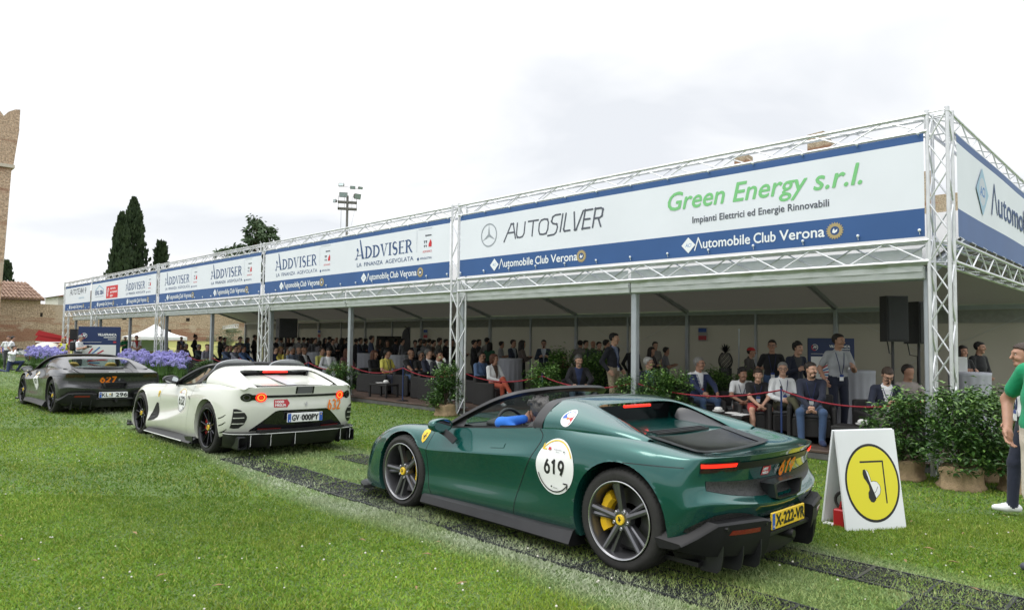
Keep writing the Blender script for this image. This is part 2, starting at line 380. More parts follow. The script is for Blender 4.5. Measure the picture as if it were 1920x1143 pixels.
def addviser(mb, pen, O, x0, x1, z0=3.73, h=.325, logos=True):
 mb.flush('logo_print'); mb.cur = NAVY; serif(pen, 'ADDVISER', x0, x1, z0, h, 1.62); mb.flush('serif_logo')
 pen.k += 1; put_text(mb, 'LA  FINANZA  AGEVOLATA', O, EX, EZ, x0 + .05, x1 - .05, z0 - .205, .105, 0, pen.n * (pen.k * pen.step)); mb.flush('slogan')
 mb.cur = PALE; pen.stroke([(x1 + .08, z0 - .02), (x1 + .08, z0 + .52)], .012); pen.stroke([(x1 + .14, z0 + .53), (x1 + .68, z0 + .53)], .02)
 mb.cur = GREY; pen.stroke([(x1 + .45, z0 + .36), (x1 + .66, z0 + .36)], .03); pen.disc(x1 + .44, z0 + .36, .025, 8)
 for q in (0, .07):
  pen.poly([(x1 + .36 + q, z0 + .24), (x1 + .42 + q, z0 + .24), (x1 + .39 + q, z0 + .16)]); pen.poly([(x1 + .36 + q, z0 + .13), (x1 + .42 + q, z0 + .13), (x1 + .39 + q, z0 + .07)])
 mb.cur = RED; pen.poly([(x1 + .55, z0 + .08), (x1 + .67, z0 + .08), (x1 + .67, z0 + .20), (x1 + .62, z0 + .26), (x1 + .55, z0 + .14)])
 pen.k += 1; put_text(mb, 'ADVANCE', O, EX, EZ, x1 + .32, x1 + .68, z0 - .05, .05, 0, pen.n * (pen.k * pen.step))
 mb.cur = NAVY; pen.k += 1; put_text(mb, 'APINDUSTRIA', O, EX, EZ, x1 + .22, x1 + .68, z0 - .21, .05, 0, pen.n * (pen.k * pen.step)); pen.disc(x1 + .14, z0 - .19, .04, 8); mb.flush('partner_logos')
def banner(xl, xr, draw, label, nx):
 root = empty('banner', ((xl + xr) / 2, BY, 3.03), 0, label, 'banner', 'advertising banners along the pavilion front')
 def rel(o): o.parent = root; o.matrix_parent_inverse = Matrix.Translation(-root.location); return o
 mb = MB(); canvas_sheet(mb, xl, xr, 3.40, 4.30, BY, nx, 1); rel(mb.build('white_panel', BW, None, 3.2))
 for z0, z1, n in ((3.02, 3.40, 'lower_blue_stripe'), (4.30, 4.41, 'upper_blue_stripe')):
  mb = MB(); canvas_sheet(mb, xl, xr, z0, z1, BY, nx, 1); rel(mb.build(n, BB, None, 3.2))
 mb = MB(); O = (0, BY - .0025, 0); pen = Pen(mb, O, EX, EZ); draw(mb, pen, O); mb.flush('print')
 for nm, c in mb.out: rel(c.build(nm, BINK))
 tm = MB(); n = max(4, round((xr - xl) / .78))
 for i in range(n + 1):
  x = xl + .06 + (xr - xl - .12) * i / n
  for z in (3.045, 4.385):
   tm.ellip((x, BY - .03, z + (.06 if z < 4 else .03)), (.022, .022, .022), 6, 4); tm.tube([(x, BY - .015, z), (x, BY - .03, z + (.06 if z < 4 else .03))], .004, 4)
 rel(tm.build('bungee_tie', INK_WHITE))['kind'] = 'stuff'
 return root
def stroke_word(pen, word, x0, x1, z0, h, w, shear=0):
 G = {'A': [[(0, -.15), (.45, 1), (.62, 1), (.9, 0)], [(.28, .42), (.78, .42)]], 'U': [[(0, 1), (0, .25), (.1, .05), (.3, 0), (.5, .05), (.6, .25), (.6, 1)]], 'T': [[(0, 1), (.75, 1)], [(.38, 1), (.38, 0)]],
         'O': [[(.1, .05), (0, .3), (0, .75), (.12, .95), (.35, 1), (.56, .95), (.66, .75), (.66, .3), (.56, .05), (.35, 0), (.1, .05)]], 'S': [[(.75, 1.05), (.3, 1.05), (.1, .95), (.05, .7), (.2, .55), (.55, .48), (.65, .3), (.6, 0), (.45, -.12), (-.1, -.15)]],
         'I': [[(.1, 1.05), (.1, 0)]], 'L': [[(.05, 1.05), (.05, .1), (.15, 0), (.6, 0)]], 'V': [[(0, 1.05), (.28, 0), (.4, 0), (.75, 1.05)]], 'E': [[(.65, 1.05), (.05, 1.05), (.05, 0), (.65, 0)], [(.05, .52), (.55, .52)]],
         'R': [[(.05, 0), (.05, 1.05), (.5, 1.05), (.65, .95), (.65, .6), (.5, .5), (.05, .5)], [(.38, .5), (.68, 0)]], 'M': [[(0, 0), (0, 1), (.4, .3), (.8, 1), (.8, 0)]], '9': [[(.1, 0), (.4, .1), (.6, .5), (.58, .85), (.35, 1), (.1, .9), (.05, .65), (.25, .45), (.58, .6)]], ' ': []}
 wd = {'A': .95, 'U': .85, 'T': .85, 'O': .9, 'S': .85, 'I': .33, 'L': .72, 'V': .85, 'E': .82, 'R': .85, 'M': 1.05, '9': .75, ' ': .4}
 tot = sum(wd[c] for c in word) - .15; u = (x1 - x0 - abs(shear) * h * .8) / tot; x = x0
 for c in word:
  for st in G[c]: pen.stroke([(x + a * u + shear * b * h, z0 + b * h) for a, b in st], w, True)
  x += wd[c] * u
def draw1(mb, pen, O):
 mb.cur = SILVER; x, z = -11.27, 3.88; pen.ring(x, z, .245, .028)
 for a in (90, 210, 330):
  c, s_ = math.cos(math.radians(a)), math.sin(math.radians(a)); pen.poly([(x + c * .235, z + s_ * .235), (x - s_ * .032 , z + c * .032), (x - c * .02, z - s_ * .02), (x + s_ * .032, z - c * .032)])
 mb.flush('star_emblem'); mb.cur = GREY; stroke_word(pen, 'AUTO', -10.78, -9.45, 3.735, .31, .037, .12); stroke_word(pen, 'SILVER', -9.46, -8.08, 3.745, .33, .037, .2)
 mb.flush('autosilver_lettering'); mb.cur = GREEN; pen.k += 1; put_text(mb, 'Green Energy s.r.l.', O, EX, EZ, -6.68, -3.35, 3.85, .30, .24, pen.n * (pen.k * pen.step), .006); pen.k += 6
 mb.flush('green_lettering'); mb.cur = GREY; pen.k += 1; put_text(mb, 'Impianti Elettrici ed Energie Rinnovabili', O, EX, EZ, -6.16, -3.88, 3.585, .105, 0, pen.n * (pen.k * pen.step), .0025); pen.k += 6
 acv(mb, pen, O, -11.08, -10.93, -8.71, -8.61); acv(mb, pen, O, -6.24, -6.12, -3.95, -3.80)
def draw2(mb, pen, O):
 addviser(mb, pen, O, -21.40, -18.70); addviser(mb, pen, O, -16.65, -13.98)
 acv(mb, pen, O, -20.98, -20.84, -18.6, -18.47); acv(mb, pen, O, -16.25, -16.1, -13.89, -13.74)
def draw3(mb, pen, O):
 addviser(mb, pen, O, -31.45, -28.64); addviser(mb, pen, O, -26.6, -23.83)
 acv(mb, pen, O, -31.1, -30.95, -28.5, -28.35); acv(mb, pen, O, -26.2, -26.05, -23.65, -23.5)
def draw4(mb, pen, O):
 mb.cur = LIGHT; pen.stroke([(-41.8, 3.95), (-41.1, 4.18), (-40.3, 3.95)], .06)
 mb.cur = NAVY; pen.k += 1; put_text(mb, 'EDIL SIBA', O, EX, EZ, -41.8, -40.3, 3.72, .2, 0, pen.n * (pen.k * pen.step), .01); pen.k += 6
 mb.cur = PALE; pen.stroke([(-41.8, 3.62), (-40.3, 3.62)], .05)
 mb.flush('blue_roof_logo'); mb.cur = RED; pen.poly([(-39.85, 3.47), (-37.95, 3.47), (-37.95, 4.08), (-39.85, 4.08)])
 mb.cur = WHITE; pen.k += 1
 for i, s in enumerate(('verona', 'serramenti', 'sbr')): put_text(mb, s, O, EX, EZ, -39.2, -39.2 + (.85, 1.15, .5)[i], 3.9 - i * .18, .12, 0, pen.n * (pen.k * pen.step), .004)
 pen.k += 6; pen.stroke(arcpts(-39.5, 3.75, .16, .22, 60, 240, 8), .05); pen.stroke(arcpts(-39.45, 3.72, .1, .15, 60, 240, 8), .05)
 addviser(mb, pen, O, -36.7, -33.9)
 acv(mb, pen, O, -41.3, -41.15, -38.8, -38.6); acv(mb, pen, O, -36.4, -36.25, -33.75, -33.55)
def draw5(mb, pen, O):
 mb.cur = GREY; stroke_word(pen, 'AUTOTEAM 9', -46.95, -43.6, 3.92, .26, .045, 0)
 mb.cur = LIGHT; pen.k += 1; put_text(mb, 'INNOVA', O, EX, EZ, -45.0, -43.9, 3.62, .1, 0, pen.n * (pen.k * pen.step))
 acv(mb, pen, O, -46.9, -46.7, -44.2, -44.0)
banner(-12.25, -2.62, draw1, 'white and blue banner with a three-pointed star and green Green Energy lettering', 24)
banner(-22.16, -12.62, draw2, 'white banner with the two largest navy serif logos, left of the star banner', 20)
banner(-32.12, -22.46, draw3, 'white banner with two navy serif logos, third from the right corner', 16)
banner(-42.42, -32.55, draw4, 'white banner with a red square logo and a blue roof logo', 12)
banner(-47.95, -42.72, draw5, 'short white banner at the far left end reading AUTOTEAM 9', 8)
def end_banner():
 y0, y1, xp = 10.46, 20.0, -2.30
 root = empty('banner', (xp, (y0 + y1) / 2, 3.0), 0, 'white and blue banner around the corner on the right end, large diamond logo', 'banner', 'advertising banners along the pavilion front')
 def rel(o): o.parent = root; o.matrix_parent_inverse = Matrix.Translation(-root.location); return o
 for z0, z1, n, m_ in ((3.40, 4.30, 'white_panel', BW), (3.02, 3.40, 'lower_blue_stripe', BB), (4.30, 4.41, 'upper_blue_stripe', BB)):
  mb = MB(); nx = 16; vs = []
  for i in range(nx + 1):
   y = y0 + (y1 - y0) * i / nx
   for z in (z0, z1): vs.append((xp + .006 * math.sin(y * 1.7 + z), y, z))
  mb.add(vs, [(2 * i, 2 * i + 2, 2 * i + 3, 2 * i + 1) for i in range(nx)]); rel(mb.build(n, m_, None, 3.2))
 mb = MB(); O = (xp + .009, 0, 0); ey = (0, 1, 0); pen = Pen(mb, O, ey, EZ)
 mb.cur = LIGHT; x, z = 11.93, 3.86; pen.poly([(x - .40, z), (x, z - .36), (x + .40, z), (x, z + .36)])
 mb.cur = PALE; pen.disc(x, z, .21, 20); mb.cur = BLUE; pen.k += 1; put_text(mb, 'ACI', O, ey, EZ, x - .17, x + .17, z - .07, .14, .2, pen.n * (pen.k * pen.step), .006); pen.k += 6
 mb.flush('diamond_emblem'); mb.cur = NAVY; pen.stroke([(12.55, 3.60), (12.76, 4.10), (12.97, 3.65)], .05)
 pen.k += 1; put_text(mb, 'utomobile Club', O, ey, EZ, 13.05, 18.2, 3.65, .40, 0, pen.n * (pen.k * pen.step), .008); mb.flush('club_lettering')
 for nm, c in mb.out: rel(c.build(nm, BINK))
 tm = MB()
 for i in range(14):
  y = y0 + .1 + i * .69
  tm.tube([(xp, y, 3.03), (xp + .05, y, 2.99), (xp + .03, y, 2.96)], .006, 4)
 rel(tm.build('bungee_tie', INK_WHITE))['kind'] = 'stuff'
end_banner()
TEX = [-2.70 - 4.97 * k for k in range(10)]
TY0, TY1, TZE, TZR = 10.62, 20.5, 2.60, 4.15
TROOF = mat('tent_roof_fabric', (.34, .34, .33), .6, var=.05, vscale=.7, bump=.04, bscale=2)
TWALL = mat('tent_wall_fabric', (.37, .345, .285), .65, var=.06, vscale=.6, bump=.12, bscale=1.3)
def tw_nodes():
 for M_, w in ((TWALL, .08), (TROOF, .03)):
  nt = M_.node_tree; b = nt.nodes['Principled BSDF']; t = nt.nodes.new('ShaderNodeBsdfTranslucent'); t.inputs[0].default_value = (.62, .58, .48, 1)
  mx = nt.nodes.new('ShaderNodeMixShader'); mx.inputs[0].default_value = w; o = nt.nodes['Material Output']
  nt.links.new(b.outputs[0], mx.inputs[1]); nt.links.new(t.outputs[0], mx.inputs[2]); nt.links.new(mx.outputs[0], o.inputs[0])
tw_nodes()
def tent():
 root = empty('event_tent', (-25, TY0, GND), 0, 'long open-fronted tent with grey posts, pale roof lining and cream back wall', 'tent')
 def rel(o): o.parent = root; o.matrix_parent_inverse = Matrix.Translation(-root.location); return o
 W_ = .06
 for k, x in enumerate(TEX):
  for y, zb in ((TY0, DECK + .003), (TY1, DECK + .003)):
   if k == 0 and y == TY0: x_ = x
   mb = MB().bbox((x - W_, y - W_, zb), (x + W_, y + W_, TZE), .012).box((x - .1, y - .1, zb), (x + .1, y + .1, zb + .012)); rel(mb.build('post', POST))
  for ya, yb in ((TY0, (TY0 + TY1) / 2), (TY1, (TY0 + TY1) / 2)):
   a, b = Vector((x, ya, TZE)), Vector((x, yb, TZR - .02)); d = (b - a).normalized(); n = d.cross(Vector((1, 0, 0))).normalized()
   mb = MB(); p = [a + n * s2 * .06 + Vector((s1 * .05, 0, 0)) for s1, s2 in ((-1, -1), (1, -1), (1, 1), (-1, 1))]; q = [v + (b - a) for v in p]
   mb.add(p + q, [(0, 1, 2, 3), (7, 6, 5, 4), (0, 4, 5, 1), (1, 5, 6, 2), (2, 6, 7, 3), (3, 7, 4, 0)]); rel(mb.build('rafter', POST))
 ym = (TY0 + TY1) / 2
 for k in range(len(TEX) - 1):
  xr, xl = TEX[k], TEX[k + 1]
  for ya in (TY0 - .12, TY1 + .14):       # roof panels, slightly taut-curved
   mb = MB(); n = 6; vs = []
   for i in range(n + 1):
    for j in range(n + 1):
     x = xl + (xr - xl) * i / n; t = j / n; z = TZE + (.09 if ya < 12 else .0) + (TZR - TZE) * t - .10 * math.sin(PI * t) * math.sin(PI * i / n)
     vs.append((x, ya + (ym - ya) * t, z))
   mb.add(vs, [(i * (n + 1) + j, (i + 1) * (n + 1) + j, (i + 1) * (n + 1) + j + 1, i * (n + 1) + j + 1) for i in range(n) for j in range(n)]); rel(mb.build('roof_panel', TROOF, None, 3.2))
  rel(MB().box((xl + .062, TY0 - .05, TZE - .13), (xr - .062, TY0 + .05, TZE)).build('eave_beam', POST))
  rel(MB().bbox((xl + .02, TY0 - .17, TZE - .12), (xr - .02, TY0 - .07, TZE + .06), .012).build('gutter', mat('gutter_white', (.60, .63, .62), .4, var=.04)))
  mb = MB(); n = 24; vs = []
  for i in range(n + 1):
   x = xl + .03 + (xr - xl - .06) * i / n; vs += [(x, TY0 - .185 + .012 * math.sin(x * 9), TZE - .02), (x, TY0 - .18, TZE + .30)]
  mb.add(vs, [(2 * i, 2 * i + 2, 2 * i + 3, 2 * i + 1) for i in range(n)]); rel(mb.build('valance', mat('valance_white', (.74, .76, .77), .5, var=.04), None, 3.2))
  rel(MB().box((xl + .062, TY1 - .05, TZE - .12), (xr - .062, TY1 + .05, TZE)).build('eave_beam', POST))
  xm = (xl + xr) / 2; rel(MB().box((xm - .035, TY1 - .035, DECK + .003), (xm + .035, TY1 + .035, TZE - .125)).build('mid_post', POST))
  for a, b in ((xl, xm), (xm, xr)):      # hanging wall sheets: pleats and sag folds
   mb = MB(); nx, nz = 14, 8; vs = []; ph = random.random() * 6
   for i in range(nx + 1):
    for j in range(nz + 1):
     x = a + (b - a) * i / nx; z = DECK + .01 + (TZE - .02 - DECK) * j / nz; t = j / nz
     vs.append((x, TY1 + .075 + .022 * math.sin(x * 7 + ph + t * 1.5) * (1 - .5 * t) + .02 * math.sin(x * 2.2 + 3 * t + ph), z))
   mb.add(vs, [(i * (nz + 1) + j, (i + 1) * (nz + 1) + j, (i + 1) * (nz + 1) + j + 1, i * (nz + 1) + j + 1) for i in range(nx) for j in range(nz)]); rel(mb.build('wall_panel', TWALL, None, 3.2))
  mb = MB().box((xl + .07, TY1 + .02, TZE - .46), (xr - .07, TY1 + .024, TZE - .13)); rel(mb.build('scrim_band', mat('scrim_grey', (.30, .30, .28), .7, var=.1)))
  if k % 2 == 0:
   rel(MB().tube([(xl, TY1 - .06, .1), (xr, TY1 - .06, TZE - .1)], .006, 4).tube([(xr, TY1 - .06, .1), (xl, TY1 - .06, TZE - .1)], .006, 4).build('bracing_cable', POST))
tent()
def deck():
 root = empty('deck', (-25, 10.45, GND), 0, 'dark brown plank platform under the tent with a grey front board', 'platform')
 def rel(o): o.parent = root; o.matrix_parent_inverse = Matrix.Translation(-root.location); return o
 DM = mat('deck_wood', (.075, .048, .036), .5, var=.25, vscale=3, bump=.1, bscale=25); DF = mat('deck_fascia', (.10, .10, .095), .6, var=.2, vscale=4)
 for k in range(24):
  xr = -2.6 - 1.9 * k; xl = xr - 1.895
  rel(MB().bbox((xl, 10.44, GND + .004), (xr, 10.47, DECK - .045), .006).build('front_board', DF))
  rel(MB().bbox((xl, 10.43, DECK - .04), (xr, 10.49, DECK), .006).build('edge_board', DM))
 y = 10.495; i = 0
 while y < 20.6:
  w = .145 if y < 12.5 else 1.0
  o = rel(MB().bbox((-48.2, y, DECK - .04), (-2.6, min(y + w - .005, 20.6), DECK - .001 - .002 * (i % 2)), .004).build('plank', DM)); y += w; i += 1
deck()
# ------------------------------------------------------------------ ground
def ground():
 GM = mat('lawn_soil', (.055, .10, .018), .9, col2=(.085, .14, .028), vscale=1.2, bump=.3, bscale=40)
 xs = [-900, -300, -120, -60, -30, -15, -8, 0, 8, 30, 120, 600]; ys = [-300, -60, -10, 0, 3.6, 5, 6, 7, 8, 9, 10.4, 14, 22, 40, 80, 160, 400, 900]
 mb = MB(); vs = [(x, y, gz(y)) for x in xs for y in ys]; n = len(ys)
 mb.add(vs, [(i * n + j, (i + 1) * n + j, (i + 1) * n + j + 1, i * n + j + 1) for i in range(len(xs) - 1) for j in range(n - 1)])
 tag(mb.build('ground', GM), None, None, None, 'structure')
ground()
# ------------------------------------------------------------------ cars
def paint(name, col, rough=.28, metal=.0, coat=1.0, flake=0.0):
 if name in _M: return _M[name]
 M = mat(name, col, rough, metal, coat=coat); nt = M.node_tree; b = nt.nodes['Principled BSDF']; N = nt.nodes.new; L = nt.links.new
 tc = N('ShaderNodeTexCoord')
 n = N('ShaderNodeTexNoise'); n.inputs['Scale'].default_value = 5; n.inputs['Detail'].default_value = 6; L(tc.outputs['Object'], n.inputs[0])
 sx = N('ShaderNodeSeparateXYZ'); L(tc.outputs['Object'], sx.inputs[0])
 mr = N('ShaderNodeMapRange'); mr.inputs[1].default_value = .55; mr.inputs[2].default_value = .12; L(sx.outputs[2], mr.inputs[0])
 mu = N('ShaderNodeMath'); mu.operation = 'MULTIPLY'; L(n.outputs[0], mu.inputs[0]); L(mr.outputs[0], mu.inputs[1])
 mx = N('ShaderNodeMix'); mx.data_type = 'RGBA'; mx.inputs[6].default_value = (*col, 1); mx.inputs[7].default_value = (.16, .15, .12, 1)
 m2 = N('ShaderNodeMath'); m2.operation = 'MULTIPLY'; m2.inputs[1].default_value = .35; L(mu.outputs[0], m2.inputs[0]); L(m2.outputs[0], mx.inputs[0]); L(mx.outputs[2], b.inputs['Base Color'])
 ra = N('ShaderNodeMath'); ra.operation = 'MULTIPLY_ADD'; ra.inputs[1].default_value = .12; ra.inputs[2].default_value = rough; L(n.outputs[0], ra.inputs[0]); L(ra.outputs[0], b.inputs['Roughness'])
 return M
PGREEN = paint('paint_green', (.003, .085, .073), .12, .45)
PWHITE = paint('paint_pearl_white', (.66, .67, .60), .30, .0)
PGREY = paint('paint_satin_grey', (.060, .061, .064), .22, .5, .6)
BLACK = mat('trim_black', (.012, .012, .013), .38, var=.2, vscale=9); GLOSSB = mat('gloss_black', (.006, .006, .007), .08, coat=.6)
CARBON = mat('satin_dark_grey', (.022, .023, .025), .34, .2, coat=.15); RUBBER = mat('tyre_rubber', (.020, .019, .018), .75, var=.25, vscale=14, bump=.15, bscale=70)
RIMG = mat('rim_grey', (.17, .17, .18), .32, .8, var=.08); RIMB = mat('rim_black', (.014, .014, .016), .25, .5, coat=.4); RIMC = mat('rim_machined_edge', (.55, .55, .56), .25, .9)
YELLOW = mat('caliper_yellow', (.72, .44, .012), .4); DISC = mat('brake_disc', (.10, .10, .10), .4, .7); REDLIT = mat('lit_red_lamp', (.5, .01, .005), .3, emit=(1, .025, .012), estr=1.5)
REDDARK = mat('red_reflector', (.16, .012, .010), .15, coat=.5); ORANGELIT = mat('lit_orange_ring', (.8, .2, .02), .3, emit=(1, .20, .03), estr=1.6)
STICK_W = mat('sticker_white', (.80, .81, .80), .35); STICK_K = mat('sticker_black', (.012, .012, .014), .4); STICK_Y = mat('sticker_yellow', (.74, .50, .03), .4); STICK_O = mat('sticker_orange', (.85, .22, .008), .45)
STICK_R = mat('sticker_red', (.50, .035, .05), .4); STICK_B = mat('sticker_blue', (.03, .10, .42), .4); STICK_S = mat('sticker_silver', (.45, .45, .46), .35, .4)
STK = [STICK_W, STICK_K, STICK_Y, STICK_O, STICK_R, STICK_B, STICK_S]
SW, SK, SY, SO, SR, SB, SS = range(7)
ENGLASS = mat('engine_glass', (.006, .006, .007), .12, spec=.25)
LEATHER = mat('leather_black', (.018, .018, .019), .5, bump=.1, bscale=80)
def glass_mat():
 M = bpy.data.materials.new('car_glass'); M.use_nodes = True; nt = M.node_tree; nt.nodes.clear(); N = nt.nodes.new; L = nt.links.new
 o = N('ShaderNodeOutputMaterial'); t = N('ShaderNodeBsdfTransparent'); t.inputs[0].default_value = (.62, .70, .68, 1); g = N('ShaderNodeBsdfGlossy'); g.inputs['Roughness'].default_value = .03; g.inputs[0].default_value = (.9, .95, .95, 1)
 f = N('ShaderNodeFresnel'); f.inputs[0].default_value = 1.5; mx = N('ShaderNodeMixShader'); L(f.outputs[0], mx.inputs[0]); L(t.outputs[0], mx.inputs[1]); L(g.outputs[0], mx.inputs[2]); L(mx.outputs[0], o.inputs[0]); return M
GLASS = glass_mat()
def subdiv(vs, fs, level, creases=None, solid=0.0):
 """Catmull-Clark refinement of a cage; returns (verts array, faces)"""
 me = bpy.data.meshes.new('cage'); me.from_pydata([tuple(v) for v in vs], [], fs); me.update()
 if creases:
  a = me.attributes.new('crease_edge', 'FLOAT', 'EDGE'); d = {}
  for k, c in creases.items(): d[frozenset(k)] = c
  for e in me.edges:
   c = d.get(frozenset(e.vertices))
   if c: a.data[e.index].value = c
 o = bpy.data.objects.new('cage', me); COL.objects.link(o)
 if solid:
  sm = o.modifiers.new('s', 'SOLIDIFY'); sm.thickness = solid; sm.offset = -1
 md = o.modifiers.new('c', 'SUBSURF'); md.levels = level; md.render_levels = level
 dg = bpy.context.evaluated_depsgraph_get(); m2 = bpy.data.meshes.new_from_object(o.evaluated_get(dg))
 v = np.empty(len(m2.vertices) * 3); m2.vertices.foreach_get('co', v); v = v.reshape(-1, 3); f = [tuple(p.vertices) for p in m2.polygons]
 bpy.data.objects.remove(o); bpy.data.meshes.remove(me); bpy.data.meshes.remove(m2)
 return v, f
def half_cage(ST, skip=()):
 """closed-loop stations x rows for the left half, mirrored to the right; last row lies on the centre line"""
 vs = []; idx = {}; key = {}
 def vid(i, j, side):
  u, s, z = ST[i][j]
  if s == 0: side = 1
  k = (round(u, 4), round(s * side, 4), round(z, 4))
  if (i, j, side) in idx: return idx[(i, j, side)]
  if s == 0 and k in key: idx[(i, j, side)] = key[k]; return key[k]
  vs.append((u, s * side, z)); key[k] = len(vs) - 1; idx[(i, j, side)] = key[k]; return key[k]
 fs = []
 for side in (1, -1):
  for i in range(len(ST) - 1):
   for j in range(len(ST[0]) - 1):
    if (i, j) in skip: continue
    q = [vid(i, j, side), vid(i + 1, j, side), vid(i + 1, j + 1, side), vid(i, j + 1, side)]
    q2 = [];
    for x in q:
     if x not in q2: q2.append(x)
    if len(q2) < 3: continue
    fs.append(tuple(q2 if side == -1 else q2[::-1]))
 return vs, fs, vid
class Car:
 def __init__(s, root, vs, fs, arches, paint_m, flange=.16):
  s.root = root; v = np.array(vs); f = fs
  for (cu, cz, R, smin) in arches:
   r = np.hypot(v[:, 0] - cu, v[:, 2] - cz); out = np.abs(v[:, 1]) > smin
   inside = (r < R) & out
   keep = [q for q in f if not all(inside[i] for i in q)]
   used = set(i for q in keep for i in q)
   for i in used:
    if inside[i]:
     k = R / max(r[i], 1e-6); v[i, 0] = cu + (v[i, 0] - cu) * k; v[i, 2] = cz + (v[i, 2] - cz) * k
   f = keep
  s.v, s.f = v, f
  from collections import Counter
  ec = Counter(); 
  for q in f:
   for a, b in zip(q, q[1:] + q[:1]): ec[frozenset((a, b))] += 1
  vl = [tuple(x) for x in v]; fl = list(f)
  m = {}
  for q in f:
   for a, b in zip(q, q[1:] + q[:1]):
    if ec[frozenset((a, b))] == 1:
     ok = False
     for (cu, cz, R, smin) in arches:
      if all(abs(math.hypot(v[i, 0] - cu, v[i, 2] - cz) - R) < .004 and abs(v[i, 1]) > smin for i in (a, b)): ok = True
     if not ok: continue
     for i in (a, b):
      if i not in m:
       vl.append((v[i, 0], v[i, 1] * (1 - flange / abs(v[i, 1])), v[i, 2])); m[i] = len(vl) - 1
     fl.append((b, a, m[a], m[b]))
  me = bpy.data.meshes.new('body'); me.from_pydata(vl, [], fl); me.materials.append(paint_m); me.shade_smooth(); me.set_sharp_from_angle(angle=math.radians(48)); me.update()
  s.body = obj('body', me, root); s.bvh = BVHTree.FromPolygons([tuple(x) for x in v], f)
 def hit(s, o, d):
  r = s.bvh.ray_cast(Vector(o), Vector(d)); return r[0], r[1]
 def project(s, mb, mode, side=1, off=.002, fallback=None):
  """lay flat print (u,z,layer) on the body: mode side/rear/top; 3rd coordinate carries the layer"""
  out = []; bad = set()
  for a, b, k in mb.v:
   e = off + k
   if mode == 'side': p, n = s.hit((a, 2 * side, b), (0, -side, 0)); q = (a, (fallback if fallback is not None else .9) * side, b)
   elif mode == 'rear': p, n = s.hit((-3, a, b), (1, 0, 0)); q = (fallback if fallback is not None else -.7, a, b)
   elif mode == 'front': p, n = s.hit((6, a, b), (-1, 0, 0)); q = (3.3, a, b)
   else: p, n = s.hit((a, b, 3), (0, 0, -1)); q = (a, b, fallback if fallback is not None else .8)
   if p is None: bad.add(len(out)); out.append(q); continue
   dr = Vector((0, side, 0)) if mode == 'side' else Vector((-1, 0, 0)) if mode == 'rear' else Vector((1, 0, 0)) if mode == 'front' else Vector((0, 0, 1))
   if n.dot(dr) < 0: n = -n
   out.append(tuple(p + n * e * .6 + dr * e * .4))
  kp = [i for i, q in enumerate(mb.f) if not any(x in bad for x in q)]; mb.f = [mb.f[i] for i in kp]; mb.mi = [mb.mi[i] for i in kp]
  mb.v = out; return mb
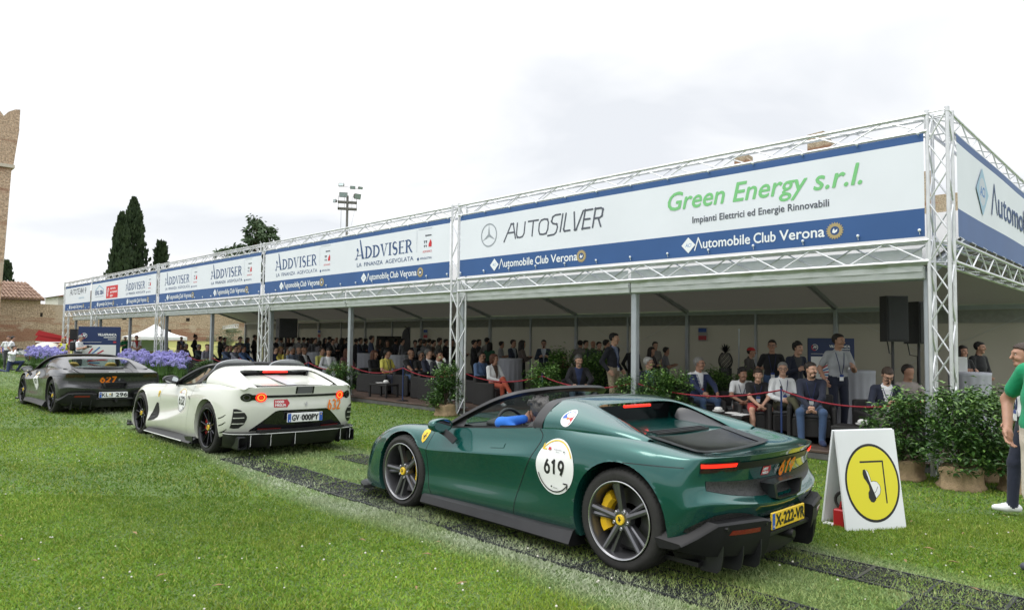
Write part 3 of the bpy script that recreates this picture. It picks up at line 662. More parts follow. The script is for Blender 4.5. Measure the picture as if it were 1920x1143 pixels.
class Print:
 """flat print in (a,b) with layers; polygons are cut into strips so that they can follow a curved panel"""
 def __init__(s, flip=1): s.mb = MB(); s.k = 0; s.flip = flip
 def col(s, c): s.mb.cur = c; return s
 def add(s, pts, fs): s.mb.add([(p[0], p[1], s.k * .0006) for p in pts], fs)
 def disc(s, x, z, r, rz=None, n=40, m=6):
  s.k += 1; rz = rz or r; vs = [(x, z)]; fs = []
  for j in range(1, m + 1):
   for i in range(n): a = 2 * PI * i / n; vs.append((x + r * j / m * math.cos(a), z + rz * j / m * math.sin(a)))
  for i in range(n): fs.append((0, 1 + i, 1 + (i + 1) % n))
  for j in range(m - 1):
   for i in range(n): fs.append((1 + j * n + i, 1 + (j + 1) * n + i, 1 + (j + 1) * n + (i + 1) % n, 1 + j * n + (i + 1) % n))
  s.add(vs, fs)
 def stroke(s, pts, w):
  for p_, w_ in split_stroke(pts, w): s.stroke1(p_, w_)
 def stroke1(s, pts, w):
  ws = list(w) if isinstance(w, (list, tuple)) else [w] * len(pts); P, Q = [pts[0]], [ws[0]]
  for i in range(1, len(pts)):
   n = max(1, int(math.hypot(pts[i][0] - pts[i - 1][0], pts[i][1] - pts[i - 1][1]) / .012))
   for j in range(1, n + 1): P.append((pts[i - 1][0] + (pts[i][0] - pts[i - 1][0]) * j / n, pts[i - 1][1] + (pts[i][1] - pts[i - 1][1]) * j / n)); Q.append(ws[i - 1] + (ws[i] - ws[i - 1]) * j / n)
  pts, w = P, Q
  s.k += 1; ws = w if isinstance(w, (list, tuple)) else [w] * len(pts); vs = []
  for i, (x, z) in enumerate(pts):
   x0, z0 = pts[max(0, i - 1)]; x1, z1 = pts[min(len(pts) - 1, i + 1)]; dx, dz = x1 - x0, z1 - z0; l = math.hypot(dx, dz) or 1; h = ws[i] / 2
   vs += [(x - dz / l * h, z + dx / l * h), (x + dz / l * h, z - dx / l * h)]
  s.add(vs, [(2 * i, 2 * i + 1, 2 * i + 3, 2 * i + 2) for i in range(len(pts) - 1)])
 def grid(s, P, nx=12, nz=4):
  """four-cornered patch P=[bl,br,tr,tl]"""
  s.k += 1; vs = []
  for i in range(nx + 1):
   for j in range(nz + 1):
    a, b = i / nx, j / nz
    vs.append(tuple((P[0][k] * (1 - a) + P[1][k] * a) * (1 - b) + (P[3][k] * (1 - a) + P[2][k] * a) * b for k in (0, 1)))
  s.add(vs, [(i * (nz + 1) + j, (i + 1) * (nz + 1) + j, (i + 1) * (nz + 1) + j + 1, i * (nz + 1) + j + 1) for i in range(nx) for j in range(nz)])
 def ribbon(s, lo, hi, nz=4):
  """patch between two polylines with the same number of points"""
  s.k += 1; n = len(lo); vs = []
  for a, b in zip(lo, hi):
   for j in range(nz + 1): t = j / nz; vs.append((a[0] + (b[0] - a[0]) * t, a[1] + (b[1] - a[1]) * t))
  s.add(vs, [(i * (nz + 1) + j, (i + 1) * (nz + 1) + j, (i + 1) * (nz + 1) + j + 1, i * (nz + 1) + j + 1) for i in range(n - 1) for j in range(nz)])
 def text(s, t, x0, x1, z0, cap, shear=0, bold=0, flip=None):
  """flip=-1 when the first axis runs right to left on the surface"""
  f = s.flip if flip is None else flip; mb = MB(); put_text(mb, t, (0, 0, 0), (1, 0, 0), (0, 1, 0), 0, abs(x1 - x0), 0, cap, shear, bold=bold)
  s.k += 1; xl = x0
  s.mb.add([(xl + p[0] * f, z0 + p[1], s.k * .0006 + p[2]) for p in mb.v], mb.f); s.k += 4
 def digits(s, t, x0, w, z0, h, st, flip=None):
  """bold rounded racing numerals drawn with strokes"""
  f = s.flip if flip is None else flip
  G = {'6': [arcpts(.5, .32, .34, .30, 0, 360, 18), [(.19, .42), (.30, .66), (.55, 1.0)]], '1': [[(.15, .76), (.5, .98), (.5, 0)]], '9': [arcpts(.5, .68, .34, .30, 0, 360, 18), [(.81, .58), (.70, .34), (.45, 0)]],
             '3': [arcpts(.45, .74, .32, .25, 150, -90, 12), arcpts(.45, .27, .36, .27, 90, -150, 12)], '2': [arcpts(.5, .70, .34, .29, 165, -20, 12) + [(.16, .03), (.88, .03)]], '7': [[(.12, .97), (.86, .97), (.38, 0)]]}
  n = len(t); cw = w / n
  for i, c in enumerate(t):
   for g in G[c]: s.stroke([(x0 + f * (i * cw + a * cw * .92), z0 + b * h) for a, b in g], st)
def curve_pts(P, n=24):
 """Catmull-Rom through the points"""
 P = [Vector(p) for p in P]; Q = [P[0] * 2 - P[1]] + P + [P[-1] * 2 - P[-2]]; out = []; m = len(P) - 1
 for k in range(n + 1):
  t = k / n * m; i = min(int(t), m - 1); f = t - i; a, b, c, d = Q[i], Q[i + 1], Q[i + 2], Q[i + 3]
  out.append(.5 * ((2 * b) + (c - a) * f + (2 * a - 5 * b + 4 * c - d) * f * f + (3 * b - a - 3 * c + d) * f ** 3))
 return out
def sweep(mb, pts, prof, up=(0, 0, 1)):
 """sweep a closed 2-D profile [(side,up)] along points"""
 n = len(prof); vs = []; fs = []
 for i, p in enumerate(pts):
  t = (pts[min(i + 1, len(pts) - 1)] - pts[max(i - 1, 0)]).normalized(); a = t.cross(Vector(up)).normalized(); b = a.cross(t)
  vs += [p + a * x + b * y for x, y in prof]
 for i in range(len(pts) - 1):
  for k in range(n): fs.append((i * n + k, i * n + (k + 1) % n, (i + 1) * n + (k + 1) % n, (i + 1) * n + k))
 fs.append(tuple(range(n))[::-1]); fs.append(tuple((len(pts) - 1) * n + k for k in range(n))); mb.add(vs, fs)
def loft(rows, close=False):
 """grid of rows of points -> (verts, faces)"""
 n = len(rows[0]); vs = sum([list(r) for r in rows], []); fs = []
 for i in range(len(rows) - 1):
  for k in range(n if close else n - 1): fs.append((i * n + k, i * n + (k + 1) % n, (i + 1) * n + (k + 1) % n, (i + 1) * n + k))
 return vs, fs
def wheel_meshes(kind, R, Rr, wid):
 """meshes for one wheel, axle along y, outer face at y=0 looking to +y"""
 out = {}
 mb = MB(); w = wid; b = .012
 prof = [(Rr + .002, -.02), (Rr + .010, -.006), (Rr + (R - Rr) * .45, .0), (R - .03, -.006), (R - .012, -.020), (R - .003, -.040)]
 tread = []
 for k, f in enumerate((.2, .38, .62, .8)): 
  y = -.03 - (w - .06) * f; tread += [(R, y + .006), (R - .008, y + .004), (R - .008, y - .004), (R, y - .006)]
 prof += tread + [(R - .003, -w + .04), (R - .012, -w + .02), (R - .03, -w + .006), (Rr + .02, -w), (Rr + .002, -w + .02)]
 mb.lathe(prof, n=64, axis='y', cap=False)
 if kind == 'star':     # red-free plain tyre; shoulder cuts
  pass
 for k in range(60):
  a = 2 * PI * k / 60; c_, s_ = math.cos(a), math.sin(a)
  p = lambda r, y: (r * s_, y, r * c_)
  mb.tube([p(R - .0125, -.012), p(R - .002, -.045)], .0022, 4)
 out['tyre'] = mb.mesh('wheel', RUBBER, .6)
 mb = MB()   # barrel and lip
 mb.lathe([(Rr, -.005), (Rr + .004, .0), (Rr - .004, .003), (Rr - .012, -.004), (Rr - .02, -.03), (Rr - .03, -w * .75), (Rr - .02, -w + .02), (Rr + .002, -w + .02)], n=48, axis='y', cap=False)
 mb.cur = 1; mb.lathe([(Rr - .006, .0032), (Rr - .001, .0052), (Rr + .003, .0032)], n=48, axis='y', cap=False); mb.cur = 0
 hub = [(.0, -.028), (.055, -.028), (.075, -.04), (.080, -.09)]
 mb.lathe([(.080, -.09), (.075, -.042), (.055, -.03), (.0, -.03)], n=24, axis='y', cap=False)
 def bar(a0, r0, a1, r1, w0, w1, y0, y1, d0, d1, ridge=True):
  p0 = Vector((math.sin(a0) * r0, y0, math.cos(a0) * r0)); p1 = Vector((math.sin(a1) * r1, y1, math.cos(a1) * r1)); t = (p1 - p0).normalized(); sd = t.cross(Vector((0, 1, 0))).normalized()
  vs = []
  for p, w_, d in ((p0, w0, d0), ((p0 * .4 + p1 * .6), w0 * .45 + w1 * .5, d0 * .5 + d1 * .5), (p1, w1, d1)):
   vs += [p - sd * w_ + Vector((0, -d, 0)), p - sd * w_ * .8 + Vector((0, -.006, 0)), p, p + sd * w_ * .8 + Vector((0, -.006, 0)), p + sd * w_ + Vector((0, -d, 0))]
  fs = []
  for i in range(2):
   for k in range(4): fs.append((i * 5 + k, i * 5 + k + 1, i * 5 + 5 + k + 1, i * 5 + 5 + k))
   fs.append((i * 5 + 4, i * 5, i * 5 + 5, i * 5 + 9))
  mb.add(vs, fs)
 rr = Rr - .012
 if kind == 'star':
  for k in range(5):
   a = 2 * PI * k / 5 + .05
   bar(a - .06, .040, a - .01, rr, .024, .020, -.030, -.008, .05, .045)
   mb.cur = 0; bar(a + .30, .07, a + .20, rr, .012, .022, -.055, -.030, .05, .05)
 else:
  for k in range(5):
   a = 2 * PI * k / 5 + .3
   for s2 in (-1, 1): bar(a + s2 * .16, .055, a + s2 * .30, rr, .014, .009, -.035, -.008, .04, .04)
 out['rim'] = mb.mesh('rim', [RIMG if kind == 'star' else RIMB, RIMC if kind == 'star' else RIMB], .5)
 mb = MB().lathe([(.036, -.032), (.036, -.018), (.032, -.014), (0, -.014)], n=20, axis='y', cap=False)
 mb.cur = 1; k = .0009
 mb.add([(x * .03, -.0132, z * .03) for x, z in ((-.35, -.7), (-.15, -.2), (-.5, .1), (-.2, .35), (.1, .8), (.4, .6), (.25, .2), (.5, -.2), (.2, -.1), (.15, -.7), (-.05, -.3))], [tuple(range(11))])
 out['cap'] = mb.mesh('hub_cap', [STICK_Y, STICK_K], .6)
 mb = MB()
 for k in range(5):
  a = 2 * PI * (k + .5) / 5 + .05; mb.lathe([(.013, -.045), (.013, -.026), (.009, -.022), (0, -.024)], (math.sin(a) * .062, 0, math.cos(a) * .062), 8, 'y', False)
 out['nut'] = mb.mesh('wheel_nuts', [mat('nut_steel', (.35, .35, .36), .3, .9)], .6)
 out['disc'] = MB().lathe([(.10, -.135), (Rr - .06, -.135), (Rr - .058, -.155), (.10, -.155)], n=40, axis='y', cap=False).mesh('brake_disc', DISC, .5)
 mb = MB(); n = 9; ri, ro = Rr - .125, Rr - .035; vs = []
 for i in range(n + 1):
  a = math.radians(-42 + 84 * i / n); rb = ro - .006 * (i % 3 == 0)
  for r, y in ((ri, -.09), (ri + .02, -.062), (rb - .02, -.062), (rb, -.09), (rb, -.17), (ri, -.17)): vs.append((math.sin(a) * r, y, math.cos(a) * r))
 fs = [(i * 6 + k, i * 6 + (k + 1) % 6, i * 6 + 6 + (k + 1) % 6, i * 6 + 6 + k) for i in range(n) for k in range(6)]; fs += [tuple(range(5, -1, -1)), tuple(n * 6 + k for k in range(6))]
 mb.add(vs, fs); out['caliper'] = mb.mesh('caliper', YELLOW if kind == 'star' else mat('caliper_red', (.35, .02, .015), .4), .6)
 return out
def put_wheel(root, M, u, s, r, side, rot, cal):
 w = obj('wheel', M['tyre'], root, (u, s * side, r)); w.rotation_euler = (0, 0, 0 if side > 0 else PI)
 for nm, k, e in (('rim', 'rim', rot), ('hub_cap', 'cap', 0), ('wheel_nuts', 'nut', rot), ('brake_disc', 'disc', 0), ('caliper', 'caliper', cal)):
  o = obj(nm, M[k], w); o.rotation_euler = (0, e, 0)
 return w
WELL = mat('wheel_well', (.008, .008, .008), .9)
def wheel_wells(root, arches):
 for cu, cz, R, sm in arches:
  for side in (1, -1):
   mb = MB(); n = 20; vs = []
   for i in range(n + 1):
    a = math.radians(-20 + 220 * i / n); c_, s_ = math.cos(a), math.sin(a)
    vs += [(cu + c_ * (R + .006), side * .90, cz + s_ * (R + .006)), (cu + c_ * (R + .006), side * .50, cz + s_ * (R + .006)), (cu, side * .50, cz)]
   mb.add(vs, [(3 * i, 3 * i + 1, 3 * i + 4, 3 * i + 3) for i in range(n)] + [(3 * i + 1, 3 * i + 2, 3 * i + 4) for i in range(n)]); mb.build('wheel_liner', WELL, root)
def seat(root, u, s, m=None, zh=1.0):
 m = m or LEATHER; mb = MB()
 v, f = loft([[(u + .42, s - .22, .36), (u + .42, s, .38), (u + .42, s + .22, .36)], [(u + .1, s - .24, .34), (u + .1, s, .30), (u + .1, s + .24, .34)], [(u - .06, s - .25, .42), (u - .06, s, .38), (u - .06, s + .25, .42)], [(u - .18, s - .25, .65), (u - .16, s, .63), (u - .18, s + .25, .65)], [(u - .27, s - .2, .84), (u - .25, s, .84), (u - .27, s + .2, .84)], [(u - .30, s - .11, zh - .04), (u - .29, s, zh - .04), (u - .30, s + .11, zh - .04)], [(u - .33, s - .1, zh), (u - .33, s, zh + .01), (u - .33, s + .1, zh)]])
 v, f = subdiv(v, f, 2, None, .11); return MB().add(v, f).build('seat', m, root, 3.2)
# ------------------------------------------------------------------ mid-engined open sports car (green and grey)
def body_296():
 def st(u, rows): return [(u if len(r) == 2 else r[0], r[-2], r[-1]) for r in rows]
 ST = [
     [(3.50, 0, .11), (3.58, 0, .16), (3.62, 0, .28), (3.62, 0, .42), (3.60, 0, .48), (3.52, 0, .53), (3.40, 0, .575), (3.20, 0, .63), (3.00, 0, .685)],
     [(3.48, .42, .11), (3.56, .43, .16), (3.59, .43, .28), (3.58, .43, .42), (3.55, .43, .48), (3.47, .43, .535), (3.35, .42, .585), (3.15, .30, .64), (2.85, 0, .72)],
     [(3.40, .76, .11), (3.45, .78, .16), (3.46, .77, .28), (3.44, .75, .42), (3.42, .74, .50), (3.36, .72, .57), (3.25, .68, .625), (3.05, .45, .65), (2.70, 0, .75)],
     [(3.22, .90, .12), (3.25, .92, .18), (3.24, .91, .30), (3.22, .89, .43), (3.20, .87, .53), (3.16, .84, .61), (3.08, .77, .675), (2.90, .50, .675), (2.55, 0, .775)],
     st(2.98, [(.93, .13), (.945, .20), (.935, .33), (.93, .47), (.92, .60), (.895, .69), (2.92, .80, .742), (2.75, .54, .705), (2.42, 0, .79)]),
     st(2.75, [(.94, .13), (.955, .22), (.95, .36), (.95, .50), (.945, .64), (.915, .735), (.825, .790), (2.6, .57, .745), (2.35, 0, .795)]),
     st(2.5, [(.94, .13), (.955, .22), (.945, .36), (.948, .50), (.948, .63), (.92, .725), (.838, .793), (2.45, .62, .775), (2.28, 0, .80)]),
     st(2.25, [(.92, .15), (.945, .23), (.92, .38), (.935, .50), (.952, .585), (.915, .69), (.845, .785), (2.25, .68, .80), (2.2, 0, .81)]),
     st(2.02, [(.90, .16), (.945, .24), (.905, .40), (.948, .573), (.957, .60), (.900, .70), (.850, .80), (.73, .82), (2.12, 0, .825)]),
     st(1.6, [(.90, .17), (.945, .245), (.895, .42), (.951, .605), (.960, .632), (.893, .735), (.860, .835), (.76, .83), (1.6, 0, .6)]),
     st(1.15, [(.90, .17), (.95, .25), (.902, .43), (.951, .635), (.960, .665), (.882, .775), (.862, .872), (.76, .86), (1.15, 0, .6)]),
     st(.80, [(.905, .175), (.955, .255), (.918, .44), (.938, .605), (.938, .70), (.870, .83), (.865, .918), (.76, .94), (.80, 0, .92)]),
     st(.45, [(.92, .18), (.965, .26), (.958, .45), (.970, .605), (.972, .72), (.930, .858), (.855, .945), (.62, .955), (.45, 0, .93)]),
     st(.05, [(.94, .18), (.975, .27), (.977, .46), (.988, .62), (.985, .745), (.945, .872), (.845, .945), (.62, .905), (.05, 0, .885)]),
     st(-.28, [(.93, .22), (.968, .31), (.972, .47), (.976, .62), (.966, .74), (.920, .853), (.825, .908), (.58, .82), (-.25, 0, .805)]),
     [(-.45, .90, .27), (-.475, .935, .36), (-.49, .955, .48), (-.495, .955, .62), (-.495, .938, .74), (-.49, .89, .828), (-.48, .80, .868), (-.44, .54, .80), (-.40, 0, .787)],
     [(-.57, .80, .36), (-.605, .845, .43), (-.64, .875, .575), (-.585, .845, .66), (-.605, .85, .785), (-.63, .838, .845), (-.59, .775, .850), (-.52, .50, .80), (-.50, 0, .80)],
     [(-.68, .50, .36), (-.735, .50, .42), (-.785, .50, .525), (-.655, .49, .585), (-.705, .49, .765), (-.76, .49, .848), (-.70, .47, .838), (-.61, .36, .812), (-.58, 0, .81)],
     [(-.73, 0, .36), (-.775, 0, .42), (-.815, 0, .50), (-.68, 0, .565), (-.74, 0, .765), (-.805, 0, .852), (-.75, 0, .842), (-.69, 0, .828), (-.66, 0, .822)]]
 skip = {(i, j) for i in (8, 9, 10) for j in (6, 7)}
 vs, fs, vid = half_cage(ST, skip); cr = {}
 for side in (1, -1):
  for i in range(14, 18): cr[(vid(i, 5, side), vid(i + 1, 5, side))] = .75
  for i in range(6, 11): cr[(vid(i, 4, side), vid(i + 1, 4, side))] = .55
  for i in range(15, 18): cr[(vid(i, 2, side), vid(i + 1, 2, side))] = .55
  for i in range(7, 12): cr[(vid(i, 6, side), vid(i + 1, 6, side))] = .5
  for i in range(18): cr[(vid(i, 0, side), vid(i + 1, 0, side))] = 1
 return subdiv(vs, fs, 3, cr)
_B296 = None
def canopy_296(root, paint_m):
 """rear hoop with flying buttresses down to the haunches"""
 U = [.86, .72, .55, .38, .20, .02, -.14]
 sec = [[(.850, .87), (.847, .955), (.77, 1.035), (.655, 1.098), (.55, 1.118), (.28, 1.130), (0, 1.132)],
           [(.850, .885), (.847, .965), (.775, 1.035), (.66, 1.095), (.55, 1.112), (.28, 1.122), (0, 1.123)],
           [(.850, .90), (.842, .972), (.775, 1.025), (.665, 1.072), (.56, 1.085), (.28, 1.086), (0, 1.086)],
           [(.850, .91), (.838, .968), (.775, 1.005), (.675, 1.035), (.585, 1.035)], [(.848, .91), (.830, .958), (.77, .978), (.68, .988), (.595, .975)],
           [(.84, .90), (.815, .942), (.755, .947), (.68, .935), (.61, .905)], [(.82, .86), (.79, .905), (.75, .90), (.69, .865), (.63, .82)]]
 for side in (1, -1):
  pass
 vs = []; ids = {}
 for i, (u, se) in enumerate(zip(U, sec)):
  for j, (s_, z) in enumerate(se):
   for side in (1, -1):
    if s_ == 0 and side < 0: ids[(i, j, side)] = ids[(i, j, 1)]; continue
    ids[(i, j, side)] = len(vs); vs.append((u + (.0 if i > 2 else -.05 * (1 - s_ / .87) * (1 if i == 0 else 0)), s_ * side, z))
 fs = []
 for i in range(len(U) - 1):
  for j in range(min(len(sec[i]), len(sec[i + 1])) - 1):
   for side in (1, -1):
    q = (ids[(i, j, side)], ids[(i + 1, j, side)], ids[(i + 1, j + 1, side)], ids[(i, j + 1, side)]); fs.append(q if side < 0 else q[::-1])
 v, f = subdiv(vs, fs, 2, None, .02)
 MB().add(v, f).build('rear_canopy', paint_m, root, math.radians(50))
 mb = MB(); P = [Vector((.875, s_, z)) for s_, z in [(.866, .905), (.85, .955), (.775, 1.037), (.66, 1.10), (.40, 1.125), (0, 1.137), (-.40, 1.125), (-.66, 1.10), (-.775, 1.037), (-.85, .955), (-.866, .905)]]
 P = [p + Vector((-.04 * (1 - abs(p.y) / .87), 0, 0)) for p in P]
 sweep(mb, curve_pts(P, 40), [(-.045, -.03), (.055, -.03), (.055, .008), (-.045, .012)], (0, .01, 1)); mb.build('roof_hoop_trim', BLACK, root, .7)
 for side in (1, -1):
  mb = MB(); mb.add([(.90, .872 * side, .90), (1.02, .845 * side, .895), (.86, .70 * side, 1.09), (.80, .79 * side, 1.04)], [(0, 1, 2, 3) if side < 0 else (3, 2, 1, 0)]); mb.build('quarter_panel', BLACK, root)
 for side in (1, -1):
  rows = []
  for u, a, b in ((.50, (.575, 1.045), (.50, .945)), (.38, (.588, 1.028), (.47, .93)), (.20, (.600, .970), (.44, .905)), (.02, (.615, .902), (.42, .885)), (-.14, (.635, .850), (.43, .845))):
   rows.append([(u, a[0] * side, a[1]), (u, (a[0] * .5 + b[0] * .5) * side, (a[1] + b[1]) / 2 - .012), (u, b[0] * side, b[1])])
  v, f = loft(rows); v, f = subdiv(v, f, 2); MB().add(v, f).build('engine_sail', CARBON, root, 3.2)
 v, f = loft([[(u, -.47, z - .01), (u, 0, z), (u, .47, z - .01)] for u, z in ((.62, .95), (.45, .945), (.25, .925), (.06, .905))]); v, f = subdiv(v, f, 1); MB().add(v, f).build('tunnel_floor', paint_m, root, 3.2)
 MB().add([(.60, -.56, .93), (.60, .56, .93), (.56, .54, 1.075), (.56, -.54, 1.075)], [(0, 1, 2, 3)]).build('rear_window', ENGLASS if paint_m is PGREEN else GLASS, root)
 MB().bbox((.525, -.19, 1.058), (.545, .19, 1.080), .004).build('brake_lamp', REDLIT if paint_m is PGREEN else REDDARK, root)
def screen_frame(root, P, hdr, mat_, w=.032, glass_base=None):
 """windscreen surround: one bar from the left base over the header to the right base, and its glass"""
 L_ = [Vector(p) for p in P]; H = [Vector(h) for h in hdr]
 pts = L_ + H + [Vector((p.x, -p.y, p.z)) for p in reversed(H) if abs(p.y) > 1e-6] + [Vector((p.x, -p.y, p.z)) for p in reversed(L_)]
 mb = MB(); cp = curve_pts(pts, 64); 
 sweep(mb, cp, [(-w, -.014), (-w * .6, .016), (w * .6, .018), (w, -.010), (w * .5, -.03), (-w * .5, -.03)], (.35, 0, 1)); mb.build('windscreen_frame', mat_, root, .8)
 rows = []; n = 8
 top = curve_pts(L_ + H, 12); m_ = len(top)
 left = curve_pts(L_, 8)
 for i in range(9):
  t = i / 8; a = left[i]; bow = .10 * (1 - t) + .05
  rows.append([(a.x + bow * (1 - (k / 6 - 1) ** 2), a.y * (1 - k / 6), a.z + .03 * t * (1 - (k / 6 - 1) ** 2)) for k in range(13)])
 v, f = loft(rows); MB().add(v, f).build('windscreen', GLASS, root, 3.2)
def mirror(root, side, pm, cap_pm, c=(1.96, 1.0, .835), base=(1.80, .945, .705)):
 mb = MB(); v, f = loft([[(c[0] + x, (c[1] + y * r) * side, c[2] + z * r * 1.0) for y, z in [(-.10, -.045), (.0, -.065), (.10, -.045), (.12, .0), (.10, .05), (0, .065), (-.09, .055), (-.115, .0)]] for x, r in ((-.055, .98), (-.03, 1.06), (.02, 1.0), (.06, .72), (.085, .25))], True)
 n = 8; f = f + [tuple(range(n))[::-1], tuple(4 * n + k for k in range(n))]; v, f = subdiv(v, f, 2, {(k, (k + 1) % n): .9 for k in range(n)})
 if side < 0: f = [q[::-1] for q in f]
 m = MB().add(v, f).build('door_mirror', cap_pm, root, .9)
 mb = MB(); mb.add([(c[0] - .0565, (c[1] + .092 * math.cos(a) ) * side, c[2] + .048 * math.sin(a)) for a in [2 * PI * k / 16 for k in range(16)]], [tuple(range(16))]); mb.build('mirror_glass', mat('mirror_silver', (.5, .52, .53), .04, 1.0), m)
 mb = MB(); cp = curve_pts([base, ((base[0] + c[0]) / 2, base[1] + .02, (base[2] + c[2]) / 2 - .01), (c[0] + .01, c[1] - .02, c[2] - .04)], 8); cp = [Vector((p.x, p.y * side, p.z)) for p in cp]
 sweep(mb, cp, [(-.03, -.008), (.03, -.008), (.03, .010), (-.03, .010)], (0, side, .6)); mb.build('mirror_stalk', BLACK, m, .7)
def steering_wheel(root, c, tilt=.35, r=.175):
 mb = MB(); n = 28
 e1 = Vector((0, 1, 0)); e2 = Vector((math.sin(tilt), 0, math.cos(tilt)))
 ring = [Vector(c) + e1 * r * math.cos(2 * PI * i / n) + e2 * r * math.sin(2 * PI * i / n) for i in range(n + 1)]
 mb.tube(ring, .016, 8, False); 
 for a in (0, PI, -PI / 2): mb.tube([Vector(c) + Vector((.04, 0, 0)), Vector(c) + e1 * r * math.cos(a) + e2 * r * math.sin(a)], .016, 6)
 mb.tube([Vector(c) + Vector((.02, 0, 0)), Vector(c) + Vector((.3, 0, -.08))], .04, 8); mb.build('steering_wheel', BLACK, root, .8)
def plate(root, C, txt_draw, u, s0, s1, z0, z1, bg, tilt=.0, label=None):
 o = MB().bbox((u - .006, s1, z0), (u + .01, s0, z1), .004).build('number_plate', bg, root)
 p = Print(-1); txt_draw(p); mb = p.mb; mb.v = [(u - .0068 - k, a, b) for a, b, k in mb.v]; q = mb.build('plate_lettering', STK, o)
 if label: o['label'] = label
 return o
def car_296(name, label, x, y, a, paint_m, opts):
 global _B296
 if _B296 is None: _B296 = body_296()
 root = empty(name, (x, y + .94, gz(y + .94)), 0, label, 'car', 'sports cars driving across the lawn'); root.rotation_euler = (math.radians(1.26), 0, PI - math.radians(a))
 AR = [(2.60, .345, .372, .62), (0, .36, .398, .62)]
 C = Car(root, _B296[0], list(_B296[1]), AR, paint_m); wheel_wells(root, AR)
 canopy_296(root, paint_m)
 mb = MB().box((-.55, -.80, .13), (3.3, .80, .16)); mb.build('underbody', BLACK, root)
 tub = MB(); tub.add([(2.1, -.74, .2), (2.1, .74, .2), (.82, .74, .2), (.82, -.74, .2), (2.1, -.78, .80), (2.1, .78, .80), (.82, .78, .93), (.82, -.78, .93)], [(0, 1, 2, 3), (0, 4, 5, 1), (2, 6, 7, 3), (1, 5, 6, 2), (3, 7, 4, 0)])
 tub.build('cabin_lining', LEATHER, root)
 v, f = loft([[(2.08, -.74, .80), (2.1, 0, .82), (2.08, .74, .80)], [(1.92, -.74, .84), (1.95, 0, .85), (1.92, .74, .84)], [(1.76, -.73, .83), (1.80, 0, .84), (1.76, .73, .83)], [(1.70, -.72, .74), (1.72, 0, .72), (1.70, .72, .74)], [(1.78, -.70, .55), (1.78, 0, .50), (1.78, .70, .55)]]); v, f = subdiv(v, f, 2); MB().add(v, f).build('dashboard', opts.get('dash', LEATHER), root, 3.2)
 MB().ellip((1.78, .37, .835), (.14, .20, .055), 14, 8).build('instrument_hood', LEATHER, root, 3.2)
 steering_wheel(root, (1.68, .37, .80))
 for s_ in (.37, -.37): seat(root, 1.27, s_, opts.get('seat'), 1.03)
 screen_frame(root, [(2.10, .815, .79), (1.82, .76, .94), (1.58, .68, 1.065), (1.40, .585, 1.135)], [(1.30, .42, 1.165), (1.26, .2, 1.178), (1.25, 0, 1.182)], BLACK, .045)
 for side in (1, -1):
  mb = MB(); mb.add([(2.10, .812 * side, .795), (1.80, .853 * side, .825), (1.82, .765 * side, .935)], [(0, 1, 2) if side < 0 else (2, 1, 0)]); mb.build('corner_panel', BLACK, root)
  mb = MB(); sweep(mb, curve_pts([(2.06, .842 * side, .803), (1.6, .848 * side, .838), (1.15, .848 * side, .876), (.86, .853 * side, .915)], 16), [(-.012, -.02), (.012, -.02), (.008, .008), (-.008, .008)]); mb.build('door_top_seal', BLACK, root, .8)
  mirror(root, side, paint_m, paint_m)
  n = 16; rows = []
  for i in range(n + 1):
   t = i / n; u = 2.24 - 1.84 * t; e = .018 + .035 * t ** 3; z0 = .09; zt = .178 + .012 * t + .05 * max(0, t - .8) * 5 * .3
   rows.append([(u, .80 * side, z0), (u, (.935 + e) * side, z0 + .01), (u, (.955 + e) * side, z0 + .03), (u, (.945 + e * .3) * side, zt), (u, .90 * side, zt + .03)])
  v, f = loft(rows); f += [(0, 1, 2, 3, 4), tuple(n * 5 + k for k in range(4, -1, -1))]; MB().add(v, f).build('side_sill', BLACK, root, .6)
 mb = MB(); sp = [(3.22, .925), (3.42, .83), (3.54, .62), (3.62, .30), (3.65, 0)]
 pts = curve_pts([(u, s_, .105) for u, s_ in sp] + [(u, -s_, .105) for u, s_ in reversed(sp[:-1])], 32); sweep(mb, pts, [(-.02, -.02), (.10, -.02), (.10, .0), (-.02, .012)]); mb.build('front_splitter', CARBON, root, .7)
 for side in (1, -1):
  p = Print(); p.ribbon([(3.33, .545), (3.28, .555), (3.22, .575), (3.16, .60), (3.10, .625)], [(3.33, .560), (3.28, .590), (3.22, .625), (3.16, .645), (3.10, .645)], 4); C.project(p.mb, 'side', side, .004).build('headlamp', mat('lamp_glass', (.30, .31, .32), .08, coat=.8), root, 3.2)
  p = Print(); p.grid([(3.37, .485), (3.34, .485), (3.34, .50), (3.37, .51)], 2, 2); C.project(p.mb, 'side', side, .004).build('side_marker', mat('marker_orange', (.55, .06, .02), .3), root)
 p = Print(); G = .006
 for pts in ([(2.17, .80), (2.185, .70), (2.205, .58), (2.195, .42), (2.165, .26), (2.13, .20)], [(.86, .91), (.80, .84), (.86, .70), (.96, .52), (1.03, .36), (1.06, .20)]):
  p.stroke([(q.x, q.y) for q in curve_pts([(a_, b_, 0) for a_, b_ in pts], 24)], G)
 p.stroke([(-.02 - .06 * k, .758 + .002 * k) for k in range(9)], .005)
 for side in (1, -1):
  q = MB(); q.v, q.f, q.mi = list(p.mb.v), list(p.mb.f), list(p.mb.mi); C.project(q, 'side', side, .0008).build('panel_gap', STICK_K, root)
 n = 24; S = [.80 - 1.60 * i / n for i in range(n + 1)]
 p = Print(-1); p.ribbon([(s_, .545 + .085 * (abs(s_) / .8) ** 2.2) for s_ in S], [(s_, .660 + .03 * (abs(s_) / .8) ** 2) for s_ in S], 6); C.project(p.mb, 'rear', 1, .003).build('tail_mesh', mesh_mat(), root, 3.2)
